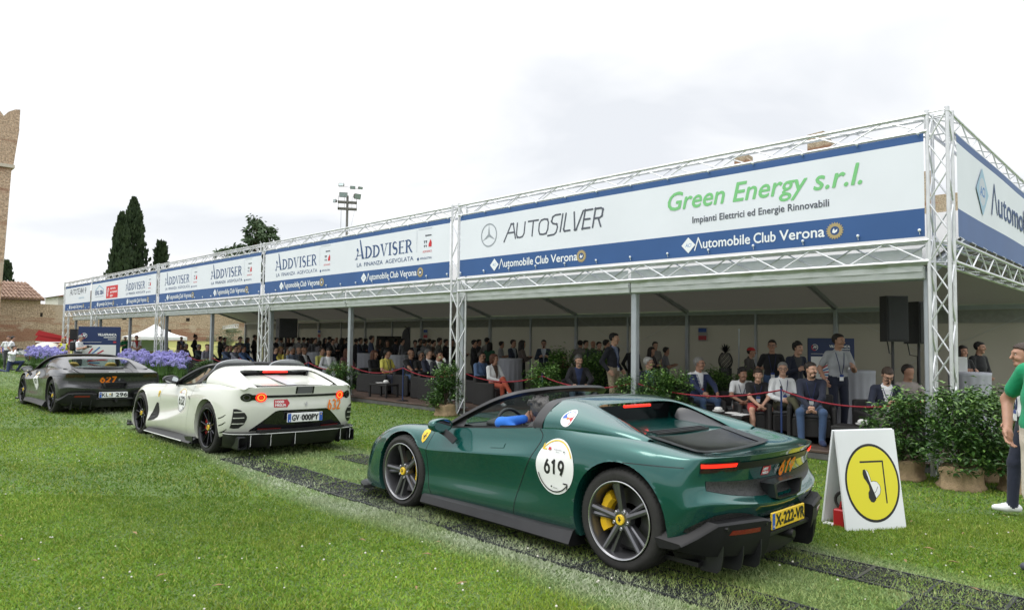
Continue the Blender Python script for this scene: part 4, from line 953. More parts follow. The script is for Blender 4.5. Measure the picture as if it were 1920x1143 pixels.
 p = Print(-1); p.ribbon([(s_ * .72, .752) for s_ in S], [(s_ * .72, .803) for s_ in S], 3); C.project(p.mb, 'rear', 1, .005).build('tail_band', BLACK, root, 3.2)
 for side in (1, -1):
  S2 = [(.845 - .30 * i / 12) * side for i in range(13)]
  p = Print(-1); p.ribbon([(s_, .752 - (.008 if i not in (6, 7) else -.004)) for i, s_ in enumerate(S2)], [(s_, .812) for s_ in S2], 3); hs = C.project(p.mb, 'rear', 1, .006).build('tail_lamp', mat('lamp_smoked', (.03, .008, .008), .1, coat=.8), root, 3.2)
  if opts.get('lit'):
   p = Print(-1); p.ribbon([(s_, .778) for s_ in S2[:-1]], [(s_, .803) for s_ in S2[:-1]], 2); C.project(p.mb, 'rear', 1, .011).build('lit_bar', REDLIT, hs, 3.2)
 mb = MB(); ring = lambda u, k: [(u, s_ * k, .585 + (z - .585) * k) for s_, z in ((.235, .635), (.20, .535), (.14, .522), (-.14, .522), (-.20, .535), (-.235, .635), (-.15, .648), (.15, .648))]
 v, f = loft([ring(-.70, 1.0), ring(-.800, 1.0), ring(-.802, .88), ring(-.62, .74)], True); f.append(tuple(3 * 8 + k for k in range(8))); MB().add(v, f).build('exhaust_outlet', CARBON, root, .5)
 v, f = loft([[(-.40, s_ * .95, z), (-.56, s_ * .86, z), (-.69, s_ * .5, z), (-.73, 0, z), (-.69, -s_ * .5, z), (-.56, -s_ * .86, z), (-.40, -s_ * .95, z)] for s_, z in ((.95, .385), (.95, .25), (.88, .17), (.7, .14))]); MB().add(v, f).build('lower_bumper', BLACK, root, .6)
 for side in (1, -1):
  rows = []
  PS = ((.945, -.50, .290, .25), (.885, -.58, .345, .228), (.80, -.685, .432, .215), (.62, -.765, .440, .205), (.42, -.815, .436, .195), (.345, -.825, .420, .15))
  for s_, uo, zt, zb in PS:
   rows.append([(uo + .20, s_ * side, zt + .012), (uo + .004, s_ * side, zt), (uo - .012, s_ * side, zt - .014), (uo - .004, s_ * side, zt - .09 * (zt - zb) / .28), (uo + .012, s_ * side, zt * .35 + zb * .65), (uo + .05, s_ * side, zb), (uo + .16, s_ * side, zb - .01)])
  v, f = loft(rows); f += [tuple(range(7)), tuple(5 * 7 + k for k in range(6, -1, -1))]
  if side > 0: f = [q[::-1] for q in f]
  pod = MB().add(v, f).build('diffuser_pod', mat('diffuser_grey', (.011, .011, .012), .5, var=.15, vscale=6, spec=.3), root, .5)
  pb = BVHTree.FromPolygons([Vector(p) for p in v], f); bp_ = C.bvh; C.bvh = pb
  p = Print(-1); p.ribbon([(s2 * side, .355) for s2 in (.72, .66, .6, .53, .46)], [(s2 * side, .385) for s2 in (.70, .66, .6, .53, .46)], 2); C.project(p.mb, 'rear', 1, .003).build('reflector', REDDARK, pod); C.bvh = bp_
  for s_, uu in ((.74, -.675), (.58, -.735), (.43, -.785)):
   MB().prism([(uu - .022, .30), (uu - .018, .20), (uu - .005, .13), (uu + .02, .105), (uu + .14, .10), (uu + .18, .26)], (0, s_ * side - .006, 0), (1, 0, 0), (0, 0, 1), (0, 1, 0), .012).build('diffuser_fin', CARBON, pod)
  for u_, s_ in ((-.735, .745), (-.832, .40)): MB().tube([(u_, s_ * side, .40), (u_ + .03, s_ * side, .40)], .012, 8).build('parking_sensor', BLACK, pod, .6)
  p = Print(-1); p.ribbon([(s2 * side, .36 + 0 * s2) for s2 in (.90, .84, .76, .66, .54, .42)], [(s2 * side, z) for s2, z in ((.90, .385), (.84, .44), (.76, .475), (.66, .485), (.54, .475), (.42, .45))], 3); C.project(p.mb, 'rear', 1, .004).build('lower_mesh', mesh_mat(), root)
 mb = MB().bbox((-.80, -.36, .285), (-.70, .36, .325), .01).bbox((-.775, -.27, .325), (-.74, .27, .40), .006); mb.build('plate_holder', BLACK, root)
 MB().lathe([(.0, -.03), (.028, -.03), (.034, 0), (.034, .08)], (-.80, -.02, .262), 12, 'x', False).build('tow_eye_cover', BLACK, root, .6)
 plate(root, C, opts['plate'], -.812, .30, -.225, .335, .450, opts['plate_bg'], label=opts.get('plate_label'))
 p = Print(); Uu = [.02 - .04 * i for i in range(10)]
 p.ribbon([(u, .56 + (u - .02) * .12) for u in Uu], [(u, -.56 - (u - .02) * .12) for u in Uu], 14); C.project(p.mb, 'top', 1, .006).build('engine_cover_glass', ENGLASS, root, 3.2)
 p = Print(); p.ribbon([(u, .60 + (u - .02) * .1) for u in (.03, -.06, -.2, -.34, -.38)], [(u, .50 + (u - .02) * .12) for u in (.03, -.06, -.2, -.34, -.38)], 4); p.ribbon([(u, -.60 - (u - .02) * .1) for u in (.03, -.06, -.2, -.34, -.38)], [(u, -.50 - (u - .02) * .12) for u in (.03, -.06, -.2, -.34, -.38)], 4)
 p.grid([(-.345, .52), (-.345, -.52), (-.39, -.48), (-.39, .48)], 12, 2); C.project(p.mb, 'top', 1, .010).build('engine_cover_frame', CARBON, root, 3.2)
 mb = MB()
 for k in range(3): mb.box((.065 + k * .035, -.38, .893 + .004 * k), (.085 + k * .035, .38, .908 + .004 * k))
 mb.build('engine_vent', BLACK, root)
 WF = wheel_meshes('star', .342, .262, .25) if opts['rim'] == 'star' else wheel_meshes('fork', .342, .262, .25)
 WR = wheel_meshes('star', .358, .266, .305) if opts['rim'] == 'star' else wheel_meshes('fork', .358, .266, .305)
 for side in (1, -1):
  put_wheel(root, WF, 2.60, .94, .338, side, .2, -PI / 2 * .85 * side); put_wheel(root, WR, 0, .945, .354, side, .05, PI / 2 * .9 * side)
 p = Print(); p.grid([(1.20, .715), (1.36, .70), (1.36, .735), (1.20, .75)], 6, 2); C.project(p.mb, 'side', 1, .004).build('door_handle', paint_m, root)
 opts['decals'](root, C)
 return root, C
def mesh_mat():
 if 'black_grille_mesh' in _M: return _M['black_grille_mesh']
 M = mat('black_grille_mesh', (.012, .012, .012), .5); nt = M.node_tree; b = nt.nodes['Principled BSDF']; N = nt.nodes.new; L = nt.links.new
 tc = N('ShaderNodeTexCoord'); v = N('ShaderNodeTexVoronoi'); v.inputs['Scale'].default_value = 90; L(tc.outputs['Object'], v.inputs[0]); r = N('ShaderNodeValToRGB'); r.color_ramp.elements[0].color = (.002, .002, .002, 1); r.color_ramp.elements[1].color = (.03, .03, .03, 1); r.color_ramp.elements[0].position = .3; r.color_ramp.elements[1].position = .5
 L(v.outputs['Distance'], r.inputs[0]); L(r.outputs[0], b.inputs['Base Color']); bp = N('ShaderNodeBump'); bp.inputs['Strength'].default_value = .6; L(v.outputs['Distance'], bp.inputs['Height']); L(bp.outputs[0], b.inputs['Normal']); return M
def roundel(C, root, num, u, z, r, rz=None, ds=1.0):
 rz = rz or r; p = Print(-1); p.col(SW).disc(u, z, r, rz, 48, 8)
 p.col(SK).digits(num, u + r * .56 * ds, r * 1.12 * ds, z - r * .27 * ds, r * .50 * ds, r * .105 * ds)
 ar = lambda a0, a1, q: [(u - q * r * math.cos(math.radians(t)), z + q * rz * math.sin(math.radians(t))) for t in np.linspace(a0, a1, 20)]
 p.col(SY).stroke(ar(25, 140, .93), r * .045); e = ar(140, 140, .93)[0]; p.stroke([(e[0] - r * .20, e[1] - r * .02), (e[0] + r * .02, e[1] - r * .02), (e[0] - r * .02, e[1] + r * .17)], r * .045)
 p.col(SK).stroke(ar(200, 318, .90), r * .045); e = ar(318, 318, .90)[0]; p.stroke([(e[0] + r * .19, e[1] + r * .06), (e[0] - r * .02, e[1] + r * .06), (e[0] - r * .01, e[1] - r * .13)], r * .045)
 p.col(SR).grid([(u + r * .42, z + r * .56), (u + r * .28, z + r * .56), (u + r * .28, z + r * .66), (u + r * .42, z + r * .66)], 2, 2)
 p.col(SS).stroke([(u + r * .12, z + r * .61), (u - r * .32, z + r * .61)], r * .025); p.stroke([(u + r * .0, z + r * .53), (u - r * .2, z + r * .53)], r * .02); p.col(SK).disc(u - r * .46, z + r * .57, r * .035, None, 6, 1); p.disc(u + r * .12, z - r * .72, r * .04, None, 6, 1); p.col(SS).stroke([(u + r * .02, z - r * .75), (u - r * .2, z - r * .75)], r * .03)
 return C.project(p.mb, 'side', 1, .003).build('race_number', STK, root, 3.2)
def horse(p, x, z, h, c):
 """small rearing horse emblem"""
 p.col(c); q = [(-.20, -.5), (-.12, -.5), (-.06, -.2), (.06, -.1), (.14, -.34), (.06, -.48), (.16, -.5), (.24, -.32), (.22, -.05), (.30, .05), (.42, -.05), (.46, .05), (.32, .16), (.20, .12), (.12, .2), (.2, .34), (.32, .36), (.34, .44), (.16, .5), (.02, .4), (-.06, .16), (-.2, .02), (-.4, .1), (-.5, .3), (-.56, .26), (-.42, .0), (-.24, -.1)]
 p.k += 1; p.add([(x - a * h * .8, z + b * h) for a, b in q], [tuple(range(len(q)))])
def shield(C, root, u, z, h):
 p = Print(-1); p.col(SY); w = h * .40
 lo = [(u + w, z + h * .35), (u + w * .9, z), (u + w * .5, z - h * .35), (u, z - h * .5)]; hi = [(u - w, z + h * .35), (u - w * .9, z), (u - w * .5, z - h * .35), (u - .001, z - h * .5)]
 p.ribbon([(u + w * .6, z + h * .5)] + lo, [(u - w * .6, z + h * .5)] + hi, 4); horse(p, u, z, h * .55, SK)
 return C.project(p.mb, 'side', 1, .003).build('shield_emblem', STK, root)
def arrow_badge(p, s0, z0, w, h, txt=('1000', 'MIGLIA'), c=SR):
 """little red arrow plate with white lettering; s runs right to left"""
 p.col(c); p.grid([(s0, z0), (s0 - w * .8, z0), (s0 - w * .8, z0 + h), (s0, z0 + h)], 3, 2); p.grid([(s0 - w * .8, z0 - h * .12), (s0 - w, z0 + h * .45), (s0 - w, z0 + h * .55), (s0 - w * .8, z0 + h * 1.12)], 1, 2)
 p.col(SW); p.text(txt[0], s0 - w * .1, s0 - w * .62, z0 + h * .55, h * .30, bold=.002); p.text(txt[1], s0 - w * .08, s0 - w * .75, z0 + h * .14, h * .28, bold=.002)
def decals_green(root, C):
 roundel(C, root, '619', .60, .645, .205, .205)
 p = Print(-1); p.col(SW).disc(.585, 1.0, .062, .062, 24, 3); u, z = .585, 1.0
 p.col(SR); p.k += 1; p.add([(u, z)] + [(u - .052 * math.cos(a), z + .052 * math.sin(a)) for a in np.linspace(-1.0, 1.1, 8)], [(0, i, i + 1) for i in range(1, 8)])
 p.col(SB); p.k += 1; p.add([(u, z)] + [(u - .052 * math.cos(a), z + .052 * math.sin(a)) for a in np.linspace(1.1, 3.2, 8)], [(0, i, i + 1) for i in range(1, 8)])
 p.col(SO).disc(u, z, .010, None, 8, 1)
 cb = [o for o in root.children if o.name.startswith('rear_canopy')][0]
 b2 = BVHTree.FromPolygons([v.co.copy() for v in cb.data.vertices], [tuple(f.vertices) for f in cb.data.polygons]); old = C.bvh; C.bvh = b2; C.project(p.mb, 'side', 1, .003).build('flag_roundel', STK, root); C.bvh = old
 shield(C, root, 2.28, .70, .115)
 p = Print(-1); arrow_badge(p, .24, .685, .12, .062); horse(p, .045, .715, .07, SS); p.col(SO).digits('619', -.01, .25, .665, .105, .027); C.project(p.mb, 'rear', 1, .003).build('tail_lettering', STK, root)
def plate_green(p):
 p.col(SB).grid([(.295, .340), (.255, .340), (.255, .445), (.295, .445)], 1, 1); p.col(SK); p.text('X-222-VR', .24, -.215, .358, .074, bold=.005); p.col(SW); p.text('NL', .287, .263, .352, .016)
CARG, CG = car_296('open_sports_car', 'dark green open sports car with white 619 roundel and yellow brake calipers', -2.96, 3.9078, .2753, PGREEN,
 dict(rim='star', plate=plate_green, plate_bg=STICK_Y, plate_label='yellow number plate reading X-222-VR', lit=True, decals=decals_green))
def plate_grey(p):
 p.col(SB).grid([(.295, .340), (.255, .340), (.255, .445), (.295, .445)], 1, 1); p.col(SK); p.text('KL', .245, .135, .358, .074, bold=.003); p.text('I 296', .075, -.215, .358, .074, bold=.003); p.col(SY).disc(.105, .41, .016, None, 8, 1); p.col(SS).disc(.105, .37, .014, None, 8, 1); p.col(SY).disc(.275, .415, .009, None, 6, 1)
def decals_grey(root, C):
 roundel(C, root, '627', 1.35, .60, .20, .20); shield(C, root, 2.28, .70, .115)
 p = Print(-1); p.col(SO).digits('627', .27, .30, .645, .115, .030); horse(p, -.08, .70, .06, SS); C.project(p.mb, 'rear', 1, .003).build('tail_lettering', STK, root)
 p = Print(-1); p.col(SW); 
 mb = MB().box((-.80, .14, .862), (-.775, .02, .872)).box((-.80, -.02, .862), (-.775, -.15, .872)); mb.build('spoiler_sticker', STICK_W, root)
YLEATH = mat('leather_yellow', (.62, .40, .02), .5)
CARD, CD_ = car_296('open_sports_car', 'satin dark grey open sports car with orange 627, farthest of the three', -17.2233, 3.4626, -.9933, PGREY,
 dict(rim='fork', plate=plate_grey, plate_bg=STICK_W, plate_label='white number plate reading KL I 296', lit=False, decals=decals_grey, seat=YLEATH))
# ------------------------------------------------------------------ front-engined white car
def body_812():
 def st(u, rows): return [(u if len(r) == 2 else r[0], r[-2], r[-1]) for r in rows]
 ST = [
     [(3.52, 0, .12), (3.58, 0, .17), (3.63, 0, .28), (3.63, 0, .42), (3.60, 0, .52), (3.52, 0, .60), (3.40, 0, .655), (3.30, 0, .69), (3.20, 0, .715)],
     [(3.50, .42, .12), (3.56, .43, .17), (3.59, .43, .28), (3.58, .43, .42), (3.55, .43, .52), (3.46, .43, .60), (3.30, .40, .67), (3.16, .28, .715), (3.08, 0, .745)],
     [(3.42, .76, .12), (3.47, .78, .16), (3.47, .77, .28), (3.45, .75, .42), (3.42, .73, .53), (3.36, .70, .61), (3.25, .64, .68), (3.10, .44, .71), (3.00, 0, .765)],
     [(3.25, .90, .12), (3.28, .92, .17), (3.27, .91, .28), (3.25, .89, .42), (3.23, .87, .55), (3.20, .83, .66), (3.12, .76, .735), (2.98, .50, .73), (2.90, 0, .785)],
     st(3.0, [(.94, .13), (.95, .19), (.945, .30), (.935, .45), (.925, .61), (.885, .74), (.80, .81), (.55, .765), (2.78, 0, .805)]),
     st(2.72, [(.94, .14), (.955, .20), (.955, .30), (.955, .45), (.95, .63), (.915, .77), (.825, .843), (.58, .81), (2.5, 0, .845)]),
     st(2.3, [(.92, .14), (.955, .18), (.965, .26), (.925, .38), (.94, .60), (.915, .75), (.83, .845), (.60, .84), (2.2, 0, .87)]),
     st(2.0, [(.90, .15), (.95, .19), (.968, .285), (.880, .40), (.922, .64), (.895, .77), (.835, .855), (.62, .865), (1.92, 0, .885)]),
     st(1.6, [(.90, .16), (.95, .21), (.963, .335), (.880, .46), (.92, .65), (.89, .78), (.845, .87), (.70, .885), (1.66, 0, .895)]),
     st(1.4, [(.90, .16), (.95, .22), (.960, .37), (.885, .50), (.92, .66), (.885, .79), (.85, .875), (.76, .865), (1.4, 0, .6)]),
     st(1.1, [(.90, .165), (.95, .25), (.955, .44), (.900, .56), (.925, .69), (.885, .80), (.85, .89), (.76, .88), (1.1, 0, .6)]),
     st(.75, [(.91, .17), (.955, .27), (.950, .52), (.933, .64), (.935, .73), (.882, .84), (.855, .915), (.76, .93), (.75, 0, .92)]),
     st(.42, [(.93, .18), (.965, .30), (.962, .52), (.965, .66), (.965, .77), (.925, .89), (.855, .95), (.62, .955), (.42, 0, .95)]),
     st(.05, [(.94, .19), (.975, .28), (.977, .46), (.987, .63), (.982, .79), (.945, .925), (.855, .965), (.60, .95), (.05, 0, .95)]),
     st(-.30, [(.93, .24), (.968, .33), (.972, .48), (.974, .64), (.967, .79), (.928, .925), (.835, .965), (.58, .94), (-.28, 0, .94)]),
     [(-.50, .91, .30), (-.54, .945, .38), (-.56, .957, .52), (-.57, .953, .66), (-.57, .938, .80), (-.57, .895, .905), (-.55, .80, .945), (-.52, .56, .932), (-.48, 0, .935)],
     [(-.66, .84, .32), (-.69, .875, .40), (-.715, .88, .53), (-.735, .86, .67), (-.735, .84, .79), (-.775, .815, .93), (-.72, .75, .932), (-.64, .50, .93), (-.60, 0, .935)],
     [(-.80, .50, .34), (-.83, .50, .40), (-.865, .50, .54), (-.885, .49, .66), (-.860, .49, .785), (-.900, .49, .948), (-.84, .46, .940), (-.72, .36, .932), (-.68, 0, .935)],
     [(-.85, 0, .34), (-.88, 0, .40), (-.905, 0, .54), (-.92, 0, .66), (-.895, 0, .79), (-.945, 0, .956), (-.88, 0, .945), (-.79, 0, .936), (-.75, 0, .935)]]
 skip = {(i, j) for i in (8, 9, 10) for j in (6, 7)}
 vs, fs, vid = half_cage(ST, skip); cr = {}
 for side in (1, -1):
  for i in range(14, 18): cr[(vid(i, 5, side), vid(i + 1, 5, side))] = .8
  for i in range(6, 11): cr[(vid(i, 2, side), vid(i + 1, 2, side))] = .45
  for i in range(7, 12): cr[(vid(i, 6, side), vid(i + 1, 6, side))] = .5
  for i in range(18): cr[(vid(i, 0, side), vid(i + 1, 0, side))] = 1
 return subdiv(vs, fs, 3, cr)
def shell(root, U, sec, m, name, th=.02):
 vs = []; ids = {}
 for i, (u, se) in enumerate(zip(U, sec)):
  for j, (s_, z) in enumerate(se):
   for side in (1, -1):
    if s_ == 0 and side < 0: ids[(i, j, side)] = ids[(i, j, 1)]; continue
    ids[(i, j, side)] = len(vs); vs.append((u, s_ * side, z))
 fs = []
 for i in range(len(U) - 1):
  for j in range(min(len(sec[i]), len(sec[i + 1])) - 1):
   for side in (1, -1):
    q = (ids[(i, j, side)], ids[(i + 1, j, side)], ids[(i + 1, j + 1, side)], ids[(i, j + 1, side)]); fs.append(q if side < 0 else q[::-1])
 v, f = subdiv(vs, fs, 2, None, th); return MB().add(v, f).build(name, m, root, math.radians(50))
def car_812():
 x, y, a = -9.9793, 3.8087, -.646
 root = empty('open_sports_car', (x, y + .94, gz(y + .94)), 0, 'pearl white open sports car with lit round tail lamps and orange 632', 'car', 'sports cars driving across the lawn'); root.rotation_euler = (math.radians(1.0), 0, PI - math.radians(a))
 AR = [(2.72, .35, .378, .62), (0, .36, .39, .62)]
 v, f = body_812(); C = Car(root, v, list(f), AR, PWHITE); wheel_wells(root, AR)
 MB().box((-.65, -.80, .12), (3.35, .80, .15)).build('underbody', BLACK, root)
 tub = MB(); tub.add([(1.6, -.74, .2), (1.6, .74, .2), (.5, .74, .2), (.5, -.74, .2), (1.6, -.78, .86), (1.6, .78, .86), (.5, .78, .95), (.5, -.78, .95)], [(0, 1, 2, 3), (0, 4, 5, 1), (2, 6, 7, 3), (1, 5, 6, 2), (3, 7, 4, 0)]); tub.build('cabin_lining', LEATHER, root)
 v2, f2 = loft([[(1.60, -.74, .87), (1.62, 0, .88), (1.60, .74, .87)], [(1.35, -.74, .89), (1.38, 0, .9), (1.35, .74, .89)], [(1.24, -.72, .8), (1.26, 0, .78), (1.24, .72, .8)], [(1.30, -.7, .6), (1.30, 0, .55), (1.30, .7, .6)]]); v2, f2 = subdiv(v2, f2, 2); MB().add(v2, f2).build('dashboard', LEATHER, root, 3.2)
 steering_wheel(root, (1.02, .37, .85))
 for s_ in (.37, -.37): seat(root, .62, s_, None, 1.06)
 screen_frame(root, [(1.60, .815, .86), (1.30, .755, 1.00), (1.05, .68, 1.11), (.86, .60, 1.175)], [(.76, .42, 1.205), (.73, .2, 1.215), (.72, 0, 1.218)], BLACK, .036)
 shell(root, [.32, .16, 0, -.2, -.42, -.62, -.80], [
  [(.845, .89), (.845, 1.01), (.75, 1.11), (.63, 1.165), (.52, 1.175), (.26, 1.18), (0, 1.18)], [(.845, .90), (.845, 1.01), (.75, 1.105), (.63, 1.158), (.52, 1.168), (.26, 1.172), (0, 1.172)],
  [(.85, .92), (.843, 1.01), (.77, 1.08), (.66, 1.125), (.55, 1.135), (.26, 1.122), (0, 1.118)], [(.85, .93), (.838, 1.0), (.77, 1.045), (.67, 1.08), (.58, 1.085)],
  [(.845, .93), (.828, .985), (.76, 1.01), (.68, 1.03), (.60, 1.025)], [(.835, .92), (.812, .963), (.75, .975), (.68, .98), (.61, .965)], [(.79, .88), (.76, .925), (.71, .932), (.66, .928), (.60, .90)]], PWHITE, 'rear_canopy', .022)
 for side in (1, -1):
  rows = [[(u, a_[0] * side, a_[1]), (u, b_[0] * side, b_[1])] for u, a_, b_ in ((.0, (.54, 1.12), (.50, .945)), (-.2, (.572, 1.07), (.50, .938)), (-.42, (.592, 1.01), (.52, .934)), (-.62, (.603, .955), (.54, .93)))]
  v2, f2 = loft(rows); MB().add(v2, f2).build('buttress_inner', PWHITE, root, 3.2)
 MB().add([(.10, -.52, .945), (.10, .52, .945), (.06, .54, 1.11), (.06, -.54, 1.11)], [(0, 1, 2, 3)]).build('rear_window', ENGLASS, root)
 MB().bbox((-.022, -.19, 1.098), (.0, .19, 1.122), .005).build('brake_lamp', REDLIT, root)
 v2, f2 = loft([[(u, -w, z), (u, 0, z + .006), (u, w, z)] for u, w, z in ((.05, .50, 1.058), (-.10, .50, 1.035), (-.28, .51, .99), (-.46, .53, .957), (-.64, .545, .942))]); v2, f2 = subdiv(v2, f2, 2); MB().add(v2, f2).build('inner_deck', PWHITE, root, 3.2)
 mb = MB(); mb.add([(.03, .16, 1.066), (.03, -.06, 1.066), (-.64, -.02, .952), (-.64, .12, .952)], [(0, 1, 2, 3)]); mb.build('deck_stripe', mat('sticker_lightgrey', (.42, .42, .43), .35), root)
 for s_ in (.40, -.40):
  mb = MB(); cp = curve_pts([(.46, s_ - .27, 1.05), (.42, s_ - .22, 1.18), (.40, s_, 1.225), (.42, s_ + .22, 1.18), (.46, s_ + .27, 1.05)], 20); sweep(mb, cp, [(-.06, -.02), (.10, -.02), (.12, .0), (.02, .022), (-.06, .012)], (1, 0, .2)); mb.build('roll_hoop', mat('hoop_silver', (.30, .31, .33), .3, .6), root, .8)
 for side in (1, -1):
  mb = MB(); mb.add([(.50, .85 * side, .95), (.80, .846 * side, .905), (.52, .68 * side, 1.15), (.40, .73 * side, 1.12)], [(0, 1, 2, 3) if side < 0 else (3, 2, 1, 0)]); mb.build('quarter_panel', CARBON, root)
  mb = MB(); mb.add([(1.45, .80 * side, .88), (.55, .842 * side, .935), (.56, .70 * side, 1.135), (.90, .63 * side, 1.15)], [(0, 1, 2, 3) if side < 0 else (3, 2, 1, 0)]); mb.build('door_glass', GLASS, root)
  mb = MB(); sweep(mb, curve_pts([(1.52, .838 * side, .872), (1.1, .845 * side, .893), (.75, .85 * side, .918), (.50, .852 * side, .95)], 16), [(-.012, -.02), (.012, -.02), (.008, .008), (-.008, .008)]); mb.build('door_top_seal', BLACK, root, .8)
  mirror(root, side, PWHITE, CARBON, (1.30, .99, .955), (1.38, .86, .875))
  n = 16; rows = []
  for i in range(n + 1):
   t = i / n; u = 2.30 - 1.90 * t; e = .02 + .02 * t
   rows.append([(u, .80 * side, .09), (u, (.965 + e) * side, .092), (u, (.985 + e) * side, .104), (u, (.965 + e) * side, .118), (u, .94 * side, .155), (u, .90 * side, .18)])
  v2, f2 = loft(rows); f2 += [tuple(range(6)), tuple(n * 6 + k for k in range(5, -1, -1))]; sl = MB().add(v2, f2).build('side_sill', BLACK, root, .6)
  rows = [[(u, (.985 + .02 + .02 * t) * side + .004 * side, .106), (u, (.985 + .02 + .02 * t) * side + .002 * side, .118)] for u, t in ((2.28 - 1.6 * k / 8, .84 * k / 8) for k in range(9))]
  v2, f2 = loft(rows); MB().add(v2, f2).build('sill_stripe', STICK_W, sl)
  mb = MB(); mb.prism([(.66, .175), (.36, .20), (.36, .10), (.45, .05), (.50, .05)], (0, .985 * side - .006, 0), (1, 0, 0), (0, 0, 1), (0, 1, 0), .012); mb.build('sill_winglet', CARBON, root)
  p = Print(); p.ribbon([(2.27, .265), (2.20, .27), (2.11, .28), (2.01, .30), (1.92, .345)], [(2.24, .31), (2.17, .41), (2.10, .50), (2.03, .565), (1.97, .56)], 6); vt = C.project(p.mb, 'side', side, .004).build('fender_vent', mat('vent_dark', (.008, .008, .008), .6), root, 3.2)
  p = Print()
  for z in (.335, .39): p.stroke([(2.20, z - .02), (2.0, z + .012)], .010)
  C.project(p.mb, 'side', side, .012).build('vent_blade', CARBON, vt)
  p = Print()
  for k in range(3): p.stroke([(-.405 - .022 * k * .2, .515 - .095 * k), (-.46, .525 - .095 * k), (-.52, .545 - .095 * k), (-.575, .575 - .095 * k)], [.010, .014, .013, .006])
  C.project(p.mb, 'side', side, .002).build('side_slit', STICK_K, root)
  p = Print(-1); p.ribbon([(q * side, z) for q, z in ((.895, .40), (.86, .395), (.81, .40), (.76, .45), (.735, .52))], [(q * side, z) for q, z in ((.88, .655), (.85, .655), (.81, .64), (.76, .60), (.735, .555))], 6); vt = C.project(p.mb, 'rear', 1, .004).build('corner_outlet', mat('vent_dark', (.008, .008, .008), .6), root, 3.2)
  mb = MB(); p = Print(-1)
  for k in range(3): p.stroke([((.885 - .005 * k) * side, .46 + .075 * k), (.82 * side, .462 + .075 * k), (.765 * side, .466 + .075 * k)], .011)
  C.project(p.mb, 'rear', 1, .012).build('outlet_blade', PWHITE, vt)
  p = Print(-1); p.disc(.745 * side, .805, .072, .055, 24, 4); p.disc(.590 * side, .805, .072, .055, 24, 4); p.grid([(.745 * side, .770), (.59 * side, .770), (.59 * side, .840), (.745 * side, .840)], 6, 3); lp = C.project(p.mb, 'rear', 1, .004).build('tail_lamp', GLOSSB, root, 3.2)
  p = Print(-1); p.stroke([(.585 * side + .040 * math.cos(t), .805 + .038 * math.sin(t)) for t in np.linspace(0, 2 * PI, 28)], .015); C.project(p.mb, 'rear', 1, .013).build('lit_ring', ORANGELIT, lp, 3.2)
  p = Print(-1); p.stroke([(.585 * side + .058 * math.cos(t), .805 + .050 * math.sin(t)) for t in np.linspace(0, 2 * PI, 28)], .020); p.disc(.585 * side, .805, .022, .02, 14, 2); C.project(p.mb, 'rear', 1, .011).build('red_ring', REDLIT, lp, 3.2)
  p = Print(-1); p.stroke([(.750 * side + .036 * math.cos(t), .805 + .034 * math.sin(t)) for t in np.linspace(0, 2 * PI, 28)], .01); C.project(p.mb, 'rear', 1, .012).build('lamp_rim', mat('lamp_ring_grey', (.06, .06, .06), .3), lp, 3.2)
  p = Print(-1); p.grid([(.58 * side, .362), (.30 * side, .362), (.30 * side, .392), (.60 * side, .392)], 8, 2); C.project(p.mb, 'rear', 1, .016).build('reflector', REDDARK, root)
  mb = MB(); ring = lambda u, k: [(u, (.80 + a_ * .062 * k) * side, .215 + b_ * .085 * k) for a_, b_ in ((-.8, -1), (.8, -1), (1, -.8), (1, .8), (.8, 1), (-.8, 1), (-1, .8), (-1, -.8))]
  v2, f2 = loft([ring(-.60, 1), ring(-.815, 1), ring(-.82, .80), ring(-.70, .74)], True); f2.append(tuple(24 + k for k in range(8))); MB().add(v2, f2).build('exhaust_outlet', CARBON, root, .5)
 S = [.80 - 1.6 * i / 24 for i in range(25)]
 p = Print(-1); p.ribbon([(s_ * .66, .800) for s_ in S], [(s_ * .66, .832) for s_ in S], 2); C.project(p.mb, 'rear', 1, .005).build('tail_band', BLACK, root, 3.2)
 p = Print(-1); lo = [(s_ * .86, .355) for s_ in S]; hi = [(s_ * .86, max(.36, min(.628, .36 + (.70 - abs(s_ * .86)) * .85))) for s_ in S]
 p.ribbon(lo, hi, 6); C.project(p.mb, 'rear', 1, .004).build('plate_recess', GLOSSB, root, 3.2)
 prof = [(.945, -.52, .02), (.925, -.66, .0), (.88, -.74, 0), (.76, -.83, 0), (.5, -.92, 0), (0, -.96, 0)]; prof = prof + [(-s_, u, q) for s_, u, q in reversed(prof[:-1])]
 rows = [[(u + du, s_ * k, z) for s_, u, q in prof] for du, k, z in ((.10, .98, .345), (.0, 1.0, .338), (-.01, 1.0, .325), (.03, .985, .22), (.08, .96, .145), (.25, .94, .12))]
 v2, f2 = loft(rows); df = MB().add(v2, f2).build('diffuser', BLACK, root, .5)
 rows = [[(u - .013, s_ * 1.002, z) for s_, u, q in prof] for z in (.326, .334)]; v2, f2 = loft(rows); MB().add(v2, f2).build('edge_stripe', STICK_W, df)
 def fin(s_, uu, white=True):
  mb = MB(); mb.prism([(uu - .004, .325), (uu + .005, .16), (uu + .03, .13), (uu + .12, .125), (uu + .12, .3)], (0, s_ - .005, 0), (1, 0, 0), (0, 0, 1), (0, 1, 0), .010); mb.build('diffuser_fin', BLACK, root)
  mb = MB(); mb.tube([(uu - .006, s_, .32), (uu + .003, s_, .17)], .003, 5); mb.build('fin_edge', STICK_W, root)
 for s_, uu in ((.72, -.87), (.47, -.925), (.14, -.955), (-.58, -.905), (-.76, -.865)): fin(s_, uu)
 MB().box((-.93, -.62, .345), (-.80, .62, .375)).build('diffuser_shelf', BLACK, root)
